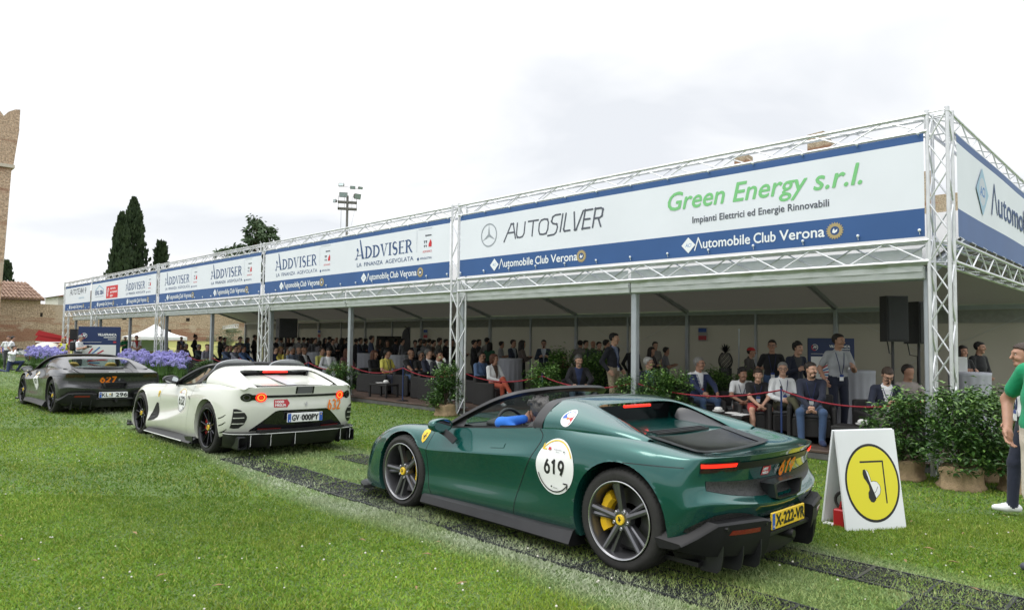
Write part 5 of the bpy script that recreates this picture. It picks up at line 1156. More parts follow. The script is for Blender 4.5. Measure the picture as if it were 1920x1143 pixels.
 def pl(p):
  p.col(SB).grid([(.258, .466), (.21, .466), (.21, .582), (.258, .582)], 1, 1); p.grid([(-.21, .466), (-.258, .466), (-.258, .582), (-.21, .582)], 1, 1); p.col(SK); p.text('GV', .195, .095, .485, .074, bold=.004); p.text('000PY', .055, -.195, .485, .074, bold=.004); p.disc(.075, .52, .006, None, 6, 1); p.col(SY).disc(-.234, .555, .010, None, 6, 1); p.col(SW); p.text('I', .238, .230, .475, .018, bold=.002)
 plate(root, C, pl, -.945, .262, -.262, .462, .586, STICK_W, label='white and blue number plate reading GV 000PY')
 sp = [(3.26, .93), (3.44, .86), (3.58, .66), (3.66, .32), (3.69, 0)]; mb = MB(); pts = curve_pts([(u, s_, .115) for u, s_ in sp] + [(u, -s_, .115) for u, s_ in reversed(sp[:-1])], 32); sweep(mb, pts, [(-.03, -.02), (.10, -.02), (.10, 0), (-.03, .012)]); mb.build('front_splitter', BLACK, root, .7)
 for side in (1, -1):
  MB().bbox((3.36, .87 * side - .012, .10), (3.54, .87 * side + .012, .165), .008).build('splitter_winglet', BLACK, root)
  p = Print(); p.ribbon([(3.33, .60), (3.28, .62), (3.22, .645), (3.16, .67)], [(3.33, .615), (3.28, .655), (3.22, .69), (3.16, .70)], 3); C.project(p.mb, 'side', side, .004).build('headlamp', mat('lamp_glass', (.30, .31, .32), .08, coat=.8), root, 3.2)
 p = Print(-1); p.grid([(.105, .845), (-.105, .845), (-.105, .944), (.105, .944)], 6, 5); C.project(p.mb, 'rear', 1, .003).build('tail_stripe', mat('sticker_grey', (.13, .13, .14), .4), root, 3.2)
 p = Print(-1); p.grid([(.135, .845), (.108, .845), (.108, .944), (.135, .944)], 2, 5); p.grid([(-.108, .845), (-.135, .845), (-.135, .944), (-.108, .944)], 2, 5); C.project(p.mb, 'rear', 1, .004).build('stripe_edge', STICK_K, root, 3.2)
 p = Print()
 for pts in ([(1.82, .855), (1.87, .78), (1.90, .68), (1.90, .60)], [(.66, .92), (.60, .84), (.64, .66), (.70, .40), (.72, .20)]): p.stroke([(q.x, q.y) for q in curve_pts([(a_, b_, 0) for a_, b_ in pts], 24)], .004)
 C.project(p.mb, 'side', 1, .0008).build('panel_gap', mat('gap_grey', (.10, .10, .095), .6), root)
 p = Print(-1); p.stroke([(.72, .745), (.65, .70)], .02); C.project(p.mb, 'side', 1, .004).build('door_handle', CARBON, root)
 for side in (1, -1):
  MB().bbox((2.02, .70 * side - .06, .862), (2.16, .70 * side + .06, .885), .008).build('bonnet_outlet', BLACK, root)
 WF = wheel_meshes('fork', .345, .262, .26); WR = wheel_meshes('fork', .358, .266, .315)
 for side in (1, -1): put_wheel(root, WF, 2.72, .94, .342, side, .2, -PI / 2 * side); put_wheel(root, WR, 0, .945, .354, side, .05, PI / 2 * .9 * side)
 roundel(C, root, '632', 1.0, .665, .175, .175, 1.3)
 shield(C, root, 1.97, .70, .10)
 p = Print(-1); arrow_badge(p, .42, .668, .21, .105, c=SR); horse(p, -.03, .70, .07, SS); p.col(SO).digits('632', -.37, .24, .605, .135, .022); C.project(p.mb, 'rear', 1, .003).build('tail_lettering', STK, root)
 return root, C
CARW, CW_ = car_812()
# ------------------------------------------------------------------ people
def surface_nets(F, org, h):
 """closed quad surface of the zero level of a sampled distance field"""
 S = F < 0; nx, ny, nz = F.shape
 c = np.zeros((nx - 1, ny - 1, nz - 1), int)
 for i in (0, 1):
  for j in (0, 1):
   for k in (0, 1): c += S[i:nx - 1 + i, j:ny - 1 + j, k:nz - 1 + k]
 act = (c > 0) & (c < 8); I = np.argwhere(act); idx = -np.ones(act.shape, int); idx[act] = np.arange(len(I))
 acc = np.zeros((len(I), 3)); cnt = np.zeros(len(I))
 crn = [(i, j, k) for i in (0, 1) for j in (0, 1) for k in (0, 1)]
 for a in crn:
  for ax in range(3):
   if a[ax] == 1: continue
   b = list(a); b[ax] = 1
   fa = F[I[:, 0] + a[0], I[:, 1] + a[1], I[:, 2] + a[2]]; fb = F[I[:, 0] + b[0], I[:, 1] + b[1], I[:, 2] + b[2]]
   m = (fa < 0) != (fb < 0); t = np.where(m, fa / np.where(m, fa - fb, 1), 0)
   p = np.tile(np.array(a, float), (len(I), 1)); p[:, ax] += t
   acc[m] += p[m]; cnt[m] += 1
 V = (I + acc / np.maximum(cnt, 1)[:, None]) * h + org
 Q = []
 for ax in range(3):
  b, d = (ax + 1) % 3, (ax + 2) % 3
  sl0 = [slice(1, -1)] * 3; sl0[ax] = slice(0, -1); sl1 = list(sl0); sl1[ax] = slice(1, None)
  A, B = S[tuple(sl0)], S[tuple(sl1)]; m = np.argwhere(A != B)
  if not len(m): continue
  off = np.array([1, 1, 1]); off[ax] = 0; P = m + off
  fl = A[m[:, 0], m[:, 1], m[:, 2]]
  def cell(db, dd): q = P.copy(); q[:, b] -= db; q[:, d] -= dd; return idx[q[:, 0], q[:, 1], q[:, 2]]
  q = np.stack([cell(1, 1), cell(0, 1), cell(0, 0), cell(1, 0)], 1); q[~fl] = q[~fl][:, ::-1]; Q.append(q)
 Q = np.concatenate(Q); return V, Q[(Q >= 0).all(1)]
class Blob:
 """smoothly joined tapered limbs: a=(x,y,z), b, radius at a and b, tag, lateral widening (axis,k)"""
 def __init__(s): s.p = []
 def cone(s, a, b, ra, rb, t, lat=None, k=1.0, bl=.025): s.p.append((np.array(a, float), np.array(b, float), ra, rb, t, None if lat is None else np.array(lat, float), k, bl)); return s
 @staticmethod
 def dist(P, q):
  a, b, ra, rb, t, lat, k, bl = q; ab = b - a; L = ab @ ab
  v = P - a; tt = np.clip((v @ ab) / L, 0, 1) if L > 1e-9 else np.zeros(P.shape[:-1])
  w = v - tt[..., None] * ab
  if lat is not None: w = w - (w @ lat)[..., None] * lat * (1 - 1 / k)
  return np.sqrt((w * w).sum(-1)) - (ra + tt * (rb - ra))
 def mesh(s, h, cut=None):
  lo = np.min([np.minimum(q[0], q[1]) - max(q[2], q[3]) * q[6] for q in s.p], 0) - 3 * h; hi = np.max([np.maximum(q[0], q[1]) + max(q[2], q[3]) * q[6] for q in s.p], 0) + 3 * h
  n = np.ceil((hi - lo) / h).astype(int) + 1; F = np.full(n, 1.0)
  for q in s.p:
   e = max(q[2], q[3]) * q[6] + q[7] + 2 * h
   i0 = np.maximum(0, np.floor((np.minimum(q[0], q[1]) - e - lo) / h).astype(int)); i1 = np.minimum(n, np.ceil((np.maximum(q[0], q[1]) + e - lo) / h).astype(int) + 1)
   ax = [np.arange(i0[d], i1[d]) * h + lo[d] for d in range(3)]; G = np.stack(np.meshgrid(*ax, indexing='ij'), -1)
   d = s.dist(G, q); sl = tuple(slice(i0[d_], i1[d_]) for d_ in range(3)); f = F[sl]; k = q[7]
   hh = np.maximum(k - np.abs(f - d), 0) / k; F[sl] = np.minimum(f, d) - hh * hh * k * .25
  if cut is not None:
   ax = [np.arange(n[d]) * h + lo[d] for d in range(3)]; G = np.stack(np.meshgrid(*ax, indexing='ij'), -1); F = np.maximum(F, cut(G))
  return surface_nets(F, lo, h)
 def tags(s, C, names):
  best = np.full(len(C), 9.0); out = np.zeros(len(C), int)
  for q in s.p:
   d = s.dist(C, q); m = d < best; best[m] = d[m]; out[m] = names.index(q[4])
  return out
def ik(a, c, l1, l2, pole):
 a, c, pole = np.array(a, float), np.array(c, float), np.array(pole, float); d = c - a; L = np.linalg.norm(d); u = d / L
 if L > (l1 + l2) * .995: c = a + u * (l1 + l2) * .995; L = (l1 + l2) * .995
 x = (l1 * l1 - l2 * l2 + L * L) / (2 * L); y = math.sqrt(max(l1 * l1 - x * x, 0)); p = pole - u * (pole @ u); p /= np.linalg.norm(p) + 1e-9
 return a + u * x + p * y, c
_CL = {}
def cloth(c, rough=.85):
 k = tuple(round(x, 3) for x in c)
 if k not in _CL: _CL[k] = mat('cloth_%d' % len(_CL), c, rough, 0, var=.10, vscale=6, bump=.55, bscale=11, sheen=.1)
 return _CL[k]
SKINS = [mat('skin_fair', (.50, .29, .205), .55, var=.06, vscale=20), mat('skin_tan', (.40, .215, .145), .55, var=.06, vscale=20), mat('skin_olive', (.32, .17, .11), .55, var=.06, vscale=20)]
HAIRS = dict(black=(.010, .008, .007), brown=(.035, .020, .012), dark=(.018, .012, .009), grey=(.22, .21, .20), white=(.42, .41, .39), blond=(.28, .17, .07), salt=(.10, .095, .09), auburn=(.09, .03, .015))
def hairmat(n): return mat('hair_' + n, HAIRS[n], .6, 0, var=.3, vscale=60, bump=.5, bscale=90)
def pose_stand(arms='side', lean=0, step=0.0):
 return dict(pel=(0, 0, .95), lean=lean, an=[(-.02 + step, .10, .075), (.02 - step, -.10, .075)], kp=[(1, .15, 0), (1, -.15, 0)], arms=arms, sit=False)
def pose_sit(arms='lap', lean=-.08, legs='apart'):
 an = {'apart': [(.44, .15, .075), (.46, -.15, .075)], 'tuck': [(.30, .12, .075), (.34, -.12, .075)], 'crossL': [(.66, -.06, .36), (.42, -.10, .075)], 'crossR': [(.42, .10, .075), (.66, .06, .36)], 'out': [(.60, .10, .075), (.66, -.08, .075)]}[legs]
 kp = {'crossL': [(.2, -.25, 1), (1, -.1, .6)], 'crossR': [(1, .1, .6), (.2, .25, 1)]}.get(legs, [(1, .25, 1.2), (1, -.25, 1.2)])
 return dict(pel=(0, 0, .52), lean=lean, an=an, kp=kp, arms=arms, sit=True)
ARMS = {  # wrist offset from the pelvis for the left arm, elbow pole
 'side': ((.06, .26, .0), (-1, .4, -.2)), 'pocket': ((.06, .205, .03), (-1, .8, -.2)), 'hip': ((.05, .20, .12), (-.5, 1, 0)), 'hold': ((.27, .13, .24), (-.6, .7, -1)), 'crossed': ((.20, -.08, .25), (0, 1, -.6)),
 'clasp': ((.20, .045, .06), (-.6, 1, -.3)), 'up': ((.24, .06, .56), (.2, 1, -1)), 'face': ((.20, .06, .58), (.6, .6, -.8)), 'lap': ((.26, .09, .12), (-.5, 1, -.6)), 'knees': ((.42, .15, .13), (0, 1, -.4)), 'kneeclasp': ((.44, .035, .06), (0, 1, -.3)), 'phone': ((.32, .06, .20), (-.2, 1, -.9)), 'wheel': ((.45, .12, .28), (0, 1, -.7)), 'back': ((-.10, .12, .02), (-.3, 1, 0))}
def person(label, loc, rz, H=1.75, pose=None, top=(.05, .06, .09), pants=(.03, .035, .05), shoes=(.05, .05, .05), skin=1, hair='dark', hairstyle='short', sleeve='long', leg='long', look=0.0, nod=0.0, inner=None, lanyard=False, badge=None, glasses=False, beard=None, cap=None, fat=1.0, det=1, group=None, extras=None, collar=None):
 pose = pose or pose_stand(); B = Blob(); sc = H / 1.75
 P = np.array(pose['pel']); l = pose['lean']; sl, cl = math.sin(l), math.cos(l)
 up = np.array([sl, 0, cl]); fw = np.array([cl, 0, -sl]); Y = np.array([0, 1., 0])
 T = lambda x, y, z: P + fw * x + Y * y + up * z      # torso frame
 LT = Y
 tp, pn = 'top', 'pants'
 B.cone(T(-.005, 0, -.03), T(0, 0, .07), .112 * fat, .110 * fat, pn if not pose.get('robe') else tp, LT, 1.42)
 B.cone(T(.005 * fat, 0, .09), T(.0, 0, .26), .110 * fat, .112, tp, LT, 1.40)
 B.cone(T(.005, 0, .26), T(-.01, 0, .42), .115, .098, tp, LT, 1.50)
 B.cone(T(-.015, .155, .445), T(-.015, -.155, .445), .058, .058, tp)
 B.cone(T(-.02, 0, .47), T(-.01, 0, .525), .075, .055, tp)
 nk, hc = T(-.012, 0, .50), T(.03, 0, .66) if not pose.get('headf') else T(.07, 0, .65)
 fineB = Blob(); HB = fineB if det else B
 a = look; cn, sn = math.cos(nod), math.sin(nod)
 hx = np.array([math.cos(a) * cn, math.sin(a) * cn, -sn]); hy = np.array([-math.sin(a), math.cos(a), 0]); hz = np.cross(hx, hy)
 D = lambda x, y, z: hc + hx * x + hy * y + hz * z
 B.cone(nk - up * .03, hc - up * .08, .053, .048, 'skin')
 HB.cone(nk - up * .02, D(-.015, 0, -.06), .057, .053, 'skin')
 HB.cone(D(-.022, 0, .035), D(.012, 0, .030), .083, .078, 'skin', hy, .92)
 HB.cone(D(.022, 0, -.02), D(.034, 0, -.075), .066, .044, 'skin', hy, .95)
 HB.cone(D(.058, .018, -.085), D(.058, -.018, -.085), .022, .022, 'skin', bl=.02)
 if det:
  HB.cone(D(.092, 0, .018), D(.110, 0, -.022), .009, .014, 'skin', bl=.014)
  HB.cone(D(.080, .030, .036), D(.080, -.030, .036), .014, .014, 'skin', bl=.02)
  for s in (1, -1): HB.cone(D(-.004, .079 * s, .014), D(-.008, .081 * s, -.018), .016, .011, 'skin', hx, .6, .008); HB.cone(D(.068, .038 * s, -.022), D(.05, .05 * s, -.03), .020, .018, 'skin', bl=.02)
  HB.cone(D(.090, .014, -.052), D(.090, -.014, -.052), .006, .006, 'lip', bl=.01)
 A = pose['arms']; A = A if isinstance(A, (tuple, list)) and not isinstance(A[0][0], float) else (A, A); hands = []
 for s, nm in ((1, A[0]), (-1, A[1])):
  off, pole = ARMS[nm] if isinstance(nm, str) else nm
  sh = T(-.015, .175 * s, .435); w = P + np.array([off[0] + (sl * .3 if not pose['sit'] else 0), off[1] * s, off[2]])
  el, w = ik(sh, w, .285, .255, (pole[0], pole[1] * s, pole[2]))
  st = 'top' if sleeve != 'none' else 'skin'
  if sleeve == 'long':
   B.cone(sh, el, .060, .050, 'top'); B.cone(el, el + (w - el) * .96, .050, .037, 'top'); B.cone(el + (w - el) * .9, w, .030, .028, 'skin', bl=.01)
  else:
   B.cone(sh, sh + (el - sh) * (.62 if sleeve == 'short' else .05), .060, .058, st); B.cone(sh + (el - sh) * .4, el, .044, .041, 'skin', bl=.012); B.cone(el, w, .041, .029, 'skin')
  d = (w - el) / np.linalg.norm(w - el); hands.append((w, d, s))
 for i, s in ((0, 1), (1, -1)):
  hp = P + np.array([0, .088 * s, -.01]); an = np.array(pose['an'][i], float); kn, an = ik(hp, an, .435, .425, pose['kp'][i])
  if leg == 'long':
   B.cone(hp, kn, .088, .066, pn); B.cone(kn, an, .064, .050, pn)
  else:
   B.cone(hp, kn - (kn - hp) * .10, .092, .082, pn); B.cone(kn - (kn - hp) * .3, kn, .06, .054, 'skin', bl=.012); B.cone(kn, kn + (an - kn) * .45, .054, .056, 'skin'); B.cone(kn + (an - kn) * .45, an, .056, .036, 'skin')
  q = pose.get('toe', [(1, .22 * s, 0)] * 2)[i] if 'toe' in pose else ((1, .22 * s, 0) if an[2] < .15 else (.75, .1 * s, -.5)); q = np.array(q, float); q /= np.linalg.norm(q)
  nrm = np.array([0, 0, 1.0]) - q * q[2]
  B.cone(an - q * .045 - nrm * .035, an + q * .06 - nrm * .035, .040, .044, 'shoes', bl=.02); B.cone(an + q * .06 - nrm * .038, an + q * .155 - nrm * .045, .042, .030, 'shoes', np.cross(q, nrm), 1.15, .02)
 if extras: extras(B, T, D, hands)
 names = ['skin', 'top', 'pants', 'shoes', 'lip', 'inner']
 mats = [SKINS[skin], cloth(top), cloth(pants), cloth(shoes, .6), mat('lips', (.33, .16, .125), .5), cloth(inner or (.75, .75, .75))]
 hb = Blob()
 for w, d, s in hands:
  pinto = np.array([0, -s, 0.]) if abs(d[1]) < .8 else np.array([1., 0, 0]); side = np.cross(d, pinto); side /= np.linalg.norm(side); pn_ = np.cross(side, d)
  if (side @ np.array([.3, 0, 1.0])) < 0: side = -side
  K = lambda f, sd, pl: w + d * f + side * sd + pn_ * pl
  tgt = hb if det else B
  tgt.cone(K(-.02, 0, 0), K(.03, 0, 0), .026, .030, 'skin', side, 1.15, .012); tgt.cone(K(.03, 0, 0), K(.075, 0, .004), .024, .019, 'skin', side, 1.9, .012)
  if det:
   for q, (sd, ln) in enumerate(((.032, .070), (.011, .078), (-.010, .074), (-.030, .058))):
    a0 = K(.082, sd, .004); a1 = a0 + d * ln * .5 + pn_ * (-.012 if False else .010); a2 = a1 + d * ln * .36 + pn_ * .026
    hb.cone(a0, a1, .0095, .0085, 'skin', bl=.006); hb.cone(a1, a2, .0085, .0068, 'skin', bl=.004)
   t0 = K(.025, .030, .006); t1 = K(.058, .050, .018); t2 = K(.088, .048, .026); hb.cone(t0, t1, .013, .0105, 'skin', bl=.01); hb.cone(t1, t2, .0105, .008, 'skin', bl=.005)
  else: tgt.cone(K(.08, 0, .006), K(.15, 0, .03), .016, .010, 'skin', side, 2.0, .012)
 VV, FF, MM = [], [], []; o = 0
 for b, h in ((B, .013 if det else .022), (fineB, .0075), (hb, .0052)):
  if not b.p: continue
  V, Q = b.mesh(h); C = V[Q].mean(1); t = b.tags(C, names)
  if b is B:
   loc3 = C - P; fx = loc3 @ fw; fz = loc3 @ up
   if inner is not None:   # open jacket or collar: the inner garment shows in a tapering strip down the front
    wdt = .012 + .075 * np.clip((fz - .12) / .36, 0, 1); t[(t == 1) & (fx > .0) & (np.abs(C[:, 1]) < wdt) & (fz > .02)] = 5
   if collar: t[(t == 1) & (fz > .47)] = 5
  VV.append(V); FF.append(Q + o); MM.append(t); o += len(V)
 V = np.concatenate(VV) * sc; F = np.concatenate(FF); Mi = np.concatenate(MM)
 me = bpy.data.meshes.new('body'); me.from_pydata(V.tolist(), [], F.tolist())
 for m_ in mats: me.materials.append(m_)
 me.polygons.foreach_set('material_index', Mi.astype(np.int32)); me.shade_smooth(); me.update()
 root = empty('person', loc, rz, label, 'person', group); obj('body', me, root)
 if group and pose['sit']: SEATS.append((loc, rz, sc, label))
 bvh = None
 hm = hairmat(hair); G = Blob()
 if hairstyle != 'bald':
  r = .012 if hairstyle == 'short' else .018
  G.cone(D(-.028, 0, .046), D(.010, 0, .046), .084 + r, .078 + r * .8, 'h', hy, .92)
  if hairstyle == 'curly':
   rnd = random.Random(hash(label) % 9999)
   for _ in range(26): t_ = rnd.uniform(-2.6, 2.6); ph = rnd.uniform(.1, 1.4); G.cone(D(-.02 + .10 * math.cos(t_) * math.sin(ph), .092 * math.sin(t_) * math.sin(ph), .055 + .09 * math.cos(ph)), D(-.02 + .11 * math.cos(t_) * math.sin(ph), .1 * math.sin(t_) * math.sin(ph), .055 + .1 * math.cos(ph)), .022, .02, 'h', bl=.01)
  if hairstyle == 'long':
   G.cone(D(-.06, 0, .02), D(-.085, 0, -.17), .085, .07, 'h', hy, 1.2)
   for s in (1, -1): G.cone(D(-.01, .075 * s, .03), D(.0, .082 * s, -.14), .032, .026, 'h')
  if hairstyle == 'bob':
   G.cone(D(-.05, 0, .02), D(-.055, 0, -.06), .085, .075, 'h', hy, 1.15)
  if hairstyle == 'bun': G.cone(D(-.05, 0, .135), D(-.075, 0, .155), .040, .036, 'h')
  hl = .062 if hairstyle != 'fringe' else .04
  def cut(g):   # opens the face, cuts above the neck
   r_ = g - hc; x = r_ @ hx; z = r_ @ hz; low = {'long': -.3, 'bob': -.14}.get(hairstyle, -.035)
   face = np.minimum(x - (.018 if hairstyle not in ('long', 'bob') else .03) - np.maximum(0, z - hl) * 3.0, hl + .0 - z + .02)
   ear = np.minimum(np.abs(r_ @ hy) * 0 + (.012 - np.abs(x + .002)), .03 - z) if hairstyle in ('short', 'curly', 'fringe', 'bun') else np.full(x.shape, -1.0)
   return np.maximum(np.maximum(face, low - z), ear) 
  V, Q = G.mesh(.009 if det else .016, cut)
  if len(Q): hmsh = bpy.data.meshes.new('hair'); hmsh.from_pydata((V * sc).tolist(), [], Q.tolist()); hmsh.materials.append(hm); hmsh.shade_smooth(); obj('hair', hmsh, root)
 if beard:
  G = Blob(); G.cone(D(.030, .0, -.062), D(.048, 0, -.088), .051, .039, 'h', hy, 1.0); G.cone(D(.086, .02, -.033), D(.086, -.02, -.033), .009, .009, 'h')
  V, Q = G.mesh(.009, lambda g: np.maximum(((g - hc) @ hz) + .028, -.0 - ((g - hc) @ hx)))
  if len(Q): bm_ = bpy.data.meshes.new('beard'); bm_.from_pydata((V * sc).tolist(), [], Q.tolist()); bm_.materials.append(hairmat(beard)); bm_.shade_smooth(); obj('beard', bm_, root)
 if det:
  mb = MB()
  for s in (1, -1):
   mb.cur = 0; mb.ellip(D(.079, .032 * s, .014) * sc, (.008, .013, .0065), 8, 5)
   mb.cur = 1; mb.ellip(D(.0835, .032 * s, .014) * sc, (.005, .0062, .0062), 8, 5); mb.tube([D(.091, .014 * s, .032) * sc, D(.092, .032 * s, .037) * sc, D(.078, .052 * s, .031) * sc], .004, 5)
  mb.build('eyes', [mat('eye_white', (.55, .53, .50), .3), hm if hair not in ('grey', 'white') else hairmat('salt')], root)
  if glasses:
   mb = MB(); 
   for s in (1, -1):
    mb.tube([D(.100, (.034 + .024 * math.cos(t)) * s, .012 + .019 * math.sin(t)) * sc for t in np.linspace(0, 2 * PI, 15)], .0028, 5, False); mb.tube([D(.099, .058 * s, .018) * sc, D(0, .088 * s, .022) * sc], .0026, 4)
   if glasses == 'dark':
    for s in (1, -1): mb.add([D(.1005, (.034 + .023 * math.cos(t)) * s, .012 + .018 * math.sin(t)) * sc for t in np.linspace(0, 2 * PI, 13)[:-1]], [tuple(range(12))])
   mb.tube([D(.104, .012, .016) * sc, D(.104, -.012, .016) * sc], .0026, 4); mb.build('glasses', BLACK, root)
 if cap:
  mb = MB(); n = 14; vs = []
  for i in range(6):
   t = PI / 2 * i / 5
   for k in range(n): an = 2 * PI * k / n; vs.append(D(-.012 + .112 * math.cos(t) * math.cos(an), .100 * math.cos(t) * math.sin(an), .055 + .085 * math.sin(t)) * sc)
  mb.add(vs, [(i * n + k, i * n + (k + 1) % n, i * n + n + (k + 1) % n, i * n + n + k) for i in range(5) for k in range(n)])
  mb.add([D(.07, .075, .062) * sc, D(.07, -.075, .062) * sc, D(.175, -.05, .045) * sc, D(.185, 0, .046) * sc, D(.175, .05, .045) * sc], [(0, 1, 2, 3, 4)]); mb.build('cap', cloth(cap), root, 1.0)
 if lanyard and det:
  bv = BVHTree.FromPolygons([tuple(x) for x in V_body(me)], [tuple(p.vertices) for p in me.polygons])
  ln = .20 if lanyard is True else lanyard
  pts = []
  for s in (1, -1):
   row = []
   for k in range(9):
    t = k / 8; p0 = T(.30, (.065 * (1 - t) ** .8 + .008) * s, .47 - (.47 - ln) * t) * sc
    hit = bv.ray_cast(Vector(p0), Vector(-fw)); row.append(hit[0] + Vector(fw) * .006 if hit[0] else Vector(p0) - Vector(fw) * .2)
   pts.append(row)
  mb = MB()
  for row in pts: mb.tube(row, .006, 4)
  mb.build('lanyard', cloth((.02, .03, .10)), root)
  e = (pts[0][-1] + pts[1][-1]) / 2; F_ = Vector(fw); U_ = Vector(up)
  mb = MB(); c = e - U_ * .05 + F_ * .006; mb.prism([(-.035, -.055), (.035, -.055), (.035, .05), (-.035, .05)], c, (0, 1, 0), U_, F_, .004)
  mb.cur = 1; mb.prism([(-.035, .012), (.035, .012), (.035, .05), (-.035, .05)], c + F_ * .0045, (0, 1, 0), U_, F_, .001); mb.build('badge', [STICK_W, cloth(badge or (.03, .06, .25))], root)
 return root, dict(D=lambda x, y, z: Vector(D(x, y, z) * sc), T=lambda x, y, z: Vector(T(x, y, z) * sc), hands=[(Vector(w * sc), Vector(d)) for w, d, s in hands], sc=sc)
def V_body(me): return [v.co.copy() for v in me.vertices]
def gripped(root, name, build_fn, mats): mb = MB(); build_fn(mb); return mb.build(name, mats, root)
PAL = dict(navy=(.018, .030, .085), dnavy=(.012, .016, .034), black=(.010, .010, .012), white=(.72, .73, .74), lgrey=(.34, .35, .37), grey=(.15, .155, .16), dgrey=(.05, .052, .055), jean=(.045, .085, .17), blue=(.09, .15, .28), sky=(.22, .32, .46), yellow=(.66, .60, .12), red=(.40, .03, .03), rust=(.42, .085, .045), khaki=(.34, .28, .19), olive=(.085, .085, .045), green=(.0, .30, .12), beige=(.52, .45, .35), brown=(.08, .045, .03), cream=(.60, .56, .48), pink=(.5, .25, .25), teal=(.03, .12, .11))
def at(px, Y, z=DECK): p = at_y(px, Y); return (p.x, Y, z)
def face(dx, dy): return math.atan2(dy, dx)
TOCAM = lambda loc, off=0: math.atan2(-loc[1], -loc[0]) + off
SEATS = []
def people_near():
 G1 = 'guests seated along the front of the tent'; G2 = 'guests standing in the tent'; K = PAL
 def P(label, px, Y, turn, **k):
  loc = at(px, Y); k.setdefault('det', 1); return person(label, loc, TOCAM(loc, turn), **k)
 P('man in navy sweater and open white collar seated by the hedge, red badge', 1309, 11.75, .55, H=1.74, pose=pose_sit('knees', .02), top=K['navy'], pants=K['jean'], inner=K['white'], collar=True, hair='grey', glasses=True, look=.55, lanyard=True, badge=K['red'], group=G1, skin=1)
 P('boy in white T-shirt leaning over his knees beside the low table', 1388, 11.95, .15, H=1.58, pose=pose_sit('kneeclasp', .42, 'tuck'), top=K['white'], sleeve='short', pants=K['grey'], leg='short', hair='black', hairstyle='curly', look=.4, lanyard=.26, group=G1, skin=2)
 P('boy in black T-shirt and red shorts with hands between knees', 1417, 11.6, .2, H=1.56, pose=pose_sit('kneeclasp', .28), top=K['black'], sleeve='short', pants=K['red'], leg='short', shoes=K['white'], hair='brown', hairstyle='fringe', look=-.1, lanyard=.26, group=G1, skin=0)
 P('man in white hooded jacket and olive trousers, grey hair and glasses', 1466, 11.75, .35, H=1.68, pose=pose_sit('lap', .0, 'crossR'), top=K['white'], pants=K['olive'], shoes=K['white'], hair='grey', glasses=True, lanyard=True, look=-.3, group=G1, skin=0)
 P('bearded man in navy shirt and blue jeans leaning forward with clasped hands', 1520, 11.3, .0, H=1.76, pose=pose_sit('kneeclasp', .25), top=K['dnavy'], pants=K['jean'], shoes=K['navy'], hair='dark', beard='dark', look=.75, lanyard=.22, group=G1, skin=0)
 P('tall man standing in light grey polo with navy trousers and lanyard', 1570, 12.3, .45, H=1.77, pose=pose_stand(('hold', 'side'), .02), top=K['lgrey'], sleeve='short', pants=K['dnavy'], hair='dark', look=.5, lanyard=.10, group=G2, skin=1)
 P('man standing in black polo with a badge, behind the white jacket', 1447, 13.0, .1, H=1.66, pose=pose_stand('side'), top=K['black'], sleeve='short', pants=K['jean'], hair='dark', glasses=True, lanyard=.12, look=-.2, group=G2, skin=1)
 P('curly haired man in dark hooded jacket bending beside the black polo', 1490, 12.9, .6, H=1.62, pose=pose_stand(('side', 'hold'), .12), top=K['dnavy'], pants=K['dgrey'], inner=K['dgrey'], hair='black', hairstyle='curly', look=.3, group=G2, skin=0)
 P('person in red cap and dark grey jacket behind the hedge', 1402, 14.2, 1.2, H=1.5, pose=pose_stand('hold', .1), top=(.06, .055, .05), pants=K['black'], cap=(.42, .03, .03), hair='dark', group=G2)
 r, q = P('man in dark suit bent over his phone at the right end of the sofas', 1655, 11.4, .35, H=1.68, pose=pose_sit('phone', .22), top=K['dnavy'], pants=(.10, .09, .08), inner=K['white'], hair='brown', glasses=True, beard='brown', nod=.55, lanyard=.30, badge=K['red'], group=G1, skin=0)
 w, d = q['hands'][0]; gripped(r, 'phone', lambda mb: mb.bbox((w.x + .06, w.y - .07, w.z + .0), (w.x + .14, w.y - .0, w.z + .012), .003), BLACK)
 P('grey bearded man in dark windbreaker seated between the hedge plants', 1085, 11.6, .1, H=1.74, pose=pose_sit('knees', .12), top=(.014, .014, .018), pants=(.12, .17, .24), inner=K['navy'], hair='salt', beard='grey', nod=.25, look=.25, group=G1, skin=0)
 P('tall man standing in dark blazer and beige trousers beside the tent post', 1150, 12.0, 1.0, H=1.78, pose=pose_stand('side'), top=(.012, .013, .020), pants=K['khaki'], shoes=K['brown'], inner=(.20, .24, .36), hair='black', look=.2, lanyard=.1, group=G2, skin=0)
 P('older white haired man with glasses seated behind the hedge', 1218, 11.9, .6, H=1.70, pose=pose_sit('lap'), top=K['dnavy'], pants=K['grey'], inner=K['sky'], hair='white', glasses=True, look=.7, group=G1, skin=0)
 P('man in blue shirt and glasses seated with crossed legs by the column', 904, 11.9, .75, H=1.72, pose=pose_sit('lap', -.05, 'crossL'), top=K['blue'], pants=K['dnavy'], shoes=K['brown'], hair='dark', glasses='dark', look=.2, lanyard=True, group=G1, skin=1)
 P('woman in white jacket and rust red trousers with crossed legs', 928, 11.7, .75, H=1.66, pose=pose_sit('lap', -.05, 'crossL'), top=K['white'], pants=K['rust'], shoes=K['white'], hair='auburn', hairstyle='bob', look=.5, inner=K['brown'], group=G1, skin=1)
 P('man in yellow polo seated at the low table with lanyard', 727, 11.7, .75, H=1.72, pose=pose_sit('lap', -.02), top=K['yellow'], sleeve='short', pants=K['dnavy'], shoes=K['black'], hair='black', look=.5, lanyard=.16, group=G1, skin=1)
